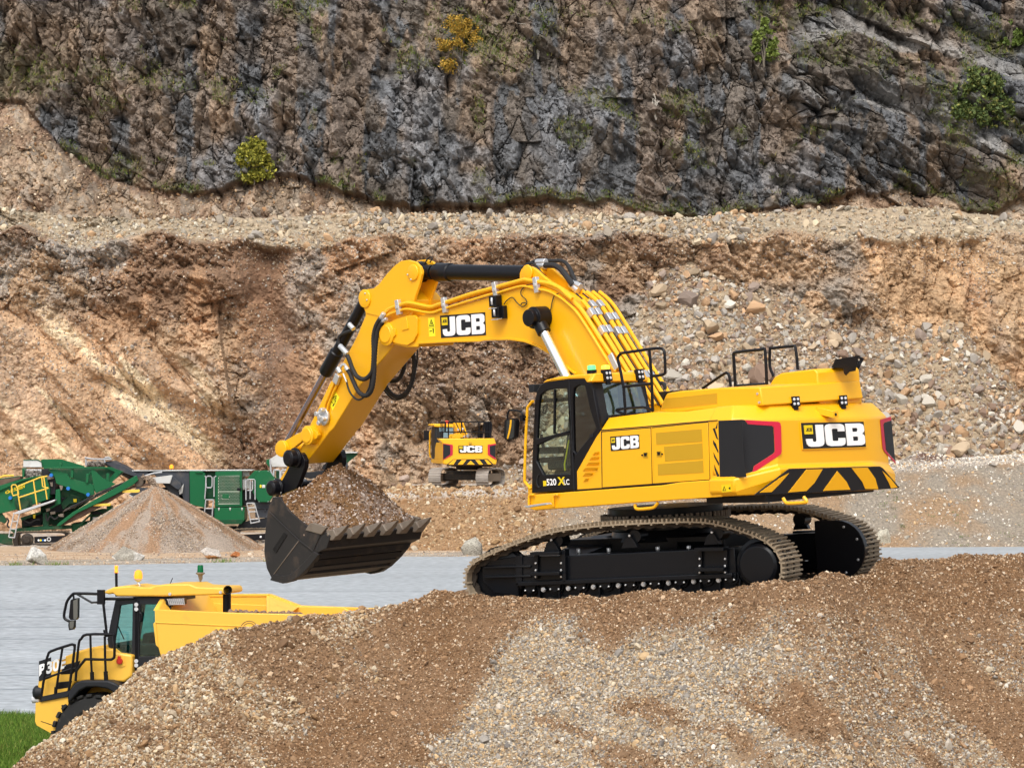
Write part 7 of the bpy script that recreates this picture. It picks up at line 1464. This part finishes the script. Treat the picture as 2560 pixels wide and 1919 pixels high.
# ================================================================== shrubs, small trees, grass
def leafmat(name, c1, c2):
    m, t, p = newmat(name); at = t.nodes.new('ShaderNodeAttribute'); at.attribute_name = 'rgb'
    t.links.new(at.outputs['Vector'], p.inputs['Base Color']); p.inputs['Roughness'].default_value = .6; p.inputs['Specular IOR Level'].default_value = .2
    return m
LEAF = leafmat('leaf', 0, 0); BARK = paint('pale_bark', (.17, .145, .11, 1), .85, dirt=.2); TWIG = paint('bleached_twig', (.58, .54, .47, 1), .9)
def leaves(name, cen, size, cols, wts, root, kind=None):
    n = len(cen); q = rng.normal(size=(n, 3)); q /= np.linalg.norm(q, axis=1)[:, None]; t = np.cross(q, rng.normal(size=(n, 3))); t /= np.linalg.norm(t, axis=1)[:, None]; b = np.cross(q, t)
    s = size[:, None]; V = np.stack([cen + t * s, cen + b * s * .55, cen - t * s, cen - b * s * .55], 1).reshape(-1, 3); c = np.repeat(pick(n, cols, wts, .2), 4, 0)
    o = big_mesh(name, V, np.arange(4 * n).reshape(-1, 4), LEAF, {'rgb': c}); o.parent = root
    return o
def surf_y(x, z): return float(upper(np.array([[x]]), np.array([[z]]))[0][0, 0])
def shrub(px, py, w_, h, n, cols, wts, label, name='shrub', cat='shrub', trunk=.07, lean=0, dens=2.2, leaf=.15, bare=False, holes=.5, stems=5):
    """px, py: foot in the photograph; w_, h in metres"""
    x = (px - CX) / KU; z = CH + (HY - py) / KU; y = surf_y(x, z) - .35
    for _ in range(3): x = (px - CX) * y / F; z = CH + (HY - py) * y / F; y = surf_y(x, z) - .35
    root = empty(name, Matrix.Translation((x, y, z)), label, cat)
    r = np.random.default_rng(int(px)); mb = MB(); tips = []
    for k in range(stems):
        a = r.uniform(0, 2 * math.pi); sp = w_ * (.16 if not bare else .30) * r.uniform(.3, 1); top = Vector((math.cos(a) * sp + lean * h, math.sin(a) * sp * .6, h * r.uniform(.6, .95)))
        p = cr([(0, 0, 0), top * .4 + Vector((r.normal() * .05, 0, 0)), top * .75 + Vector((r.normal() * .12, r.normal() * .1, 0)), top], 4); mb.tube(p, [trunk * .5 * (1 - i / len(p)) + .012 for i in range(len(p))], 0, 5); tips += p[3:]
        for j in range(4 if not bare else 3):
            s0 = p[r.integers(4, len(p) - 1)]; e = s0 + Vector((r.normal() * w_ * .22, r.normal() * w_ * .15, abs(r.normal()) * h * .16)); mb.tube([s0, s0.lerp(e, .5) + Vector((0, 0, .05)), e], [trunk * .18 + .01, .014, .008], 0, 4); tips.append(e)
    mb.build('branches' if bare else 'trunk', TWIG if bare else BARK, root)
    if not bare:
        clumps = []
        for _ in range(46):
            a = r.uniform(0, 2 * math.pi); rr = r.random() ** .5; hh = r.uniform(.12, 1)
            prof = math.sin(math.pi * min(1, max(0, (hh - .02))) ** .75) ** .6
            clumps.append((math.cos(a) * rr * w_ / 2 * prof + lean * h * hh, math.sin(a) * rr * w_ / 2.6 * prof, hh * h))
        clumps = np.array(clumps); k = r.integers(0, len(clumps), n); rad = r.uniform(.14, .30, len(clumps)) * w_ * .55
        c = clumps[k] + r.normal(size=(n, 3)) * rad[k][:, None] * .5 * np.array([1, .8, .9]); keep = vn(c[:, 0] * dens, c[:, 2] * dens, int(px)) > holes * .6; c = c[keep]; c = c[(c[:, 2] > .02)]
        leaves('foliage', c, r.uniform(.5, 1.2, len(c)) * leaf, cols, wts, root)
    return root
shrub(636, 462, 2.5, 2.9, 9000, [(140, 136, 52), (118, 118, 44), (156, 150, 62), (90, 94, 36)], [3, 3, 2, 2], 'dense rounded yellow green bush at the foot of the grey rock face', 'bush', 'bush', holes=.2)
shrub(2468, 322, 4.0, 3.9, 11000, [(84, 98, 52), (68, 82, 44), (102, 112, 58), (122, 120, 62)], [3, 3, 2, 1], 'wide loose green bush on the right hand ledge of the rock face', 'bush', 'bush', lean=-.15, holes=.5)
shrub(1148, 190, 2.8, 4.3, 6500, [(160, 130, 50), (176, 138, 56), (140, 116, 46), (112, 110, 48)], [3, 3, 2, 1], 'thin young tree with yellow autumn leaves on the upper rock face', 'young_tree', 'tree', holes=.5, stems=3, leaf=.085)
shrub(1910, 168, 1.8, 3.4, 2600, [(104, 118, 54), (118, 130, 62), (88, 102, 46)], [3, 2, 2], 'slender green birch with a pale trunk growing out of the dark rocks', 'young_tree', 'tree', holes=.66, stems=3)
shrub(1345, 148, 2.4, 3.3, 0, [], [], 'leafless shrub of bleached upright stems on the rock face', 'bare_shrub', 'shrub', bare=True, stems=9, trunk=.09)
shrub(1640, 300, 1.3, 2.0, 0, [], [], 'thin tangle of bare twigs against grey rock, below and right of the bleached shrub', 'bare_shrub', 'shrub', bare=True, stems=5, trunk=.04)
shrub(2525, 120, 2.2, 1.8, 1300, [(84, 100, 44), (104, 120, 54)], [2, 1], 'small dark green bush in the shaded top right corner of the rock face', 'bush', 'bush', holes=.6)
# grass on ledges: tufts of blades on the vegetated parts of the face
n = 60000; x = rng.uniform(-34.5, 34.5, n); z = rng.uniform(18, 37.5, n); Yv, _, veg, bel = upper(x[:, None], z[:, None]); veg = veg[:, 0]; k = rng.random(n) < veg * .62; x, z, y = x[k], z[k], Yv[:, 0][k]; n = len(x)
def tufts(name, x, y, z, hgt, cols, wts, label, wid=.03, lean=.5):
    n = len(x); B = 4; X = np.repeat(x, B) + rng.normal(0, .09, n * B); Yy = np.repeat(y, B) - abs(rng.normal(0, .05, n * B)); Z = np.repeat(z, B); h = rng.uniform(.5, 1.2, n * B) * hgt; dx = rng.normal(0, lean, n * B) * h; dy = rng.normal(0, lean * .6, n * B) * h - .2 * h
    a = rng.uniform(0, math.pi, n * B); wx, wy = np.cos(a) * wid, np.sin(a) * wid
    V = np.stack([np.stack([X - wx, Yy - wy, Z], 1), np.stack([X + wx, Yy + wy, Z], 1), np.stack([X + dx, Yy + dy, Z + h], 1)], 1).reshape(-1, 3)
    o = big_mesh(name, V, np.arange(3 * n * B).reshape(-1, 3), LEAF, {'rgb': np.repeat(pick(n * B, cols, wts, .2), 3, 0)}); return tag(o, label, 'grass', kind='stuff')
tufts('ledge_grass', x, y, z, .30, [(96, 110, 48), (76, 92, 40), (140, 130, 78), (112, 104, 62)], [3, 3, 1.5, 2], 'rough grass and weeds growing on the ledges of the rock face')
n = 26000; x = rng.uniform(-12.5, -7.2, n); y = rng.uniform(59, 77.3, n); mz = mound_z(x, y); k = mz < .1; x, y = x[k], y[k]
yed = 76.6 + (x + 12) * -.27 + rng.normal(0, .15, len(x)); k = y < yed; x, y = x[k], y[k]
tufts('grass', x, y, x * 0, .17, [(92, 124, 44), (74, 104, 34), (122, 146, 60), (140, 140, 76)], [3, 3, 2, .6], 'bright green grass at the bottom left corner beside the road', .012, .4)
n = 75; xs_ = np.concatenate([rng.normal(c, .2, n // 5) for c in (-23.6, -21.7, -12, -10.6, -14.2)]); yf_ = np.interp(xs_, [p[0] for p in far], [p[1] for p in far]) + rng.uniform(.2, 1.2, len(xs_))
tufts('verge_weeds', xs_, yf_, xs_ * 0, .22, [(96, 122, 56), (120, 136, 70)], [1, 1], 'tiny green weeds among the stones on the far verge', .02)
n = 700; bxw = rng.uniform(14, 32, n); byw = rng.uniform(182, 191, n); cl = vn(bxw * 1.1, byw * 1.1, 400) > .78; bxw, byw = bxw[cl], byw[cl]
tufts('bank_weeds', bxw, byw, bank_z(bxw, byw), .16, [(90, 112, 60), (104, 116, 70)], [1, 1], 'a few small green weeds on the right hand gravel bank', .02)
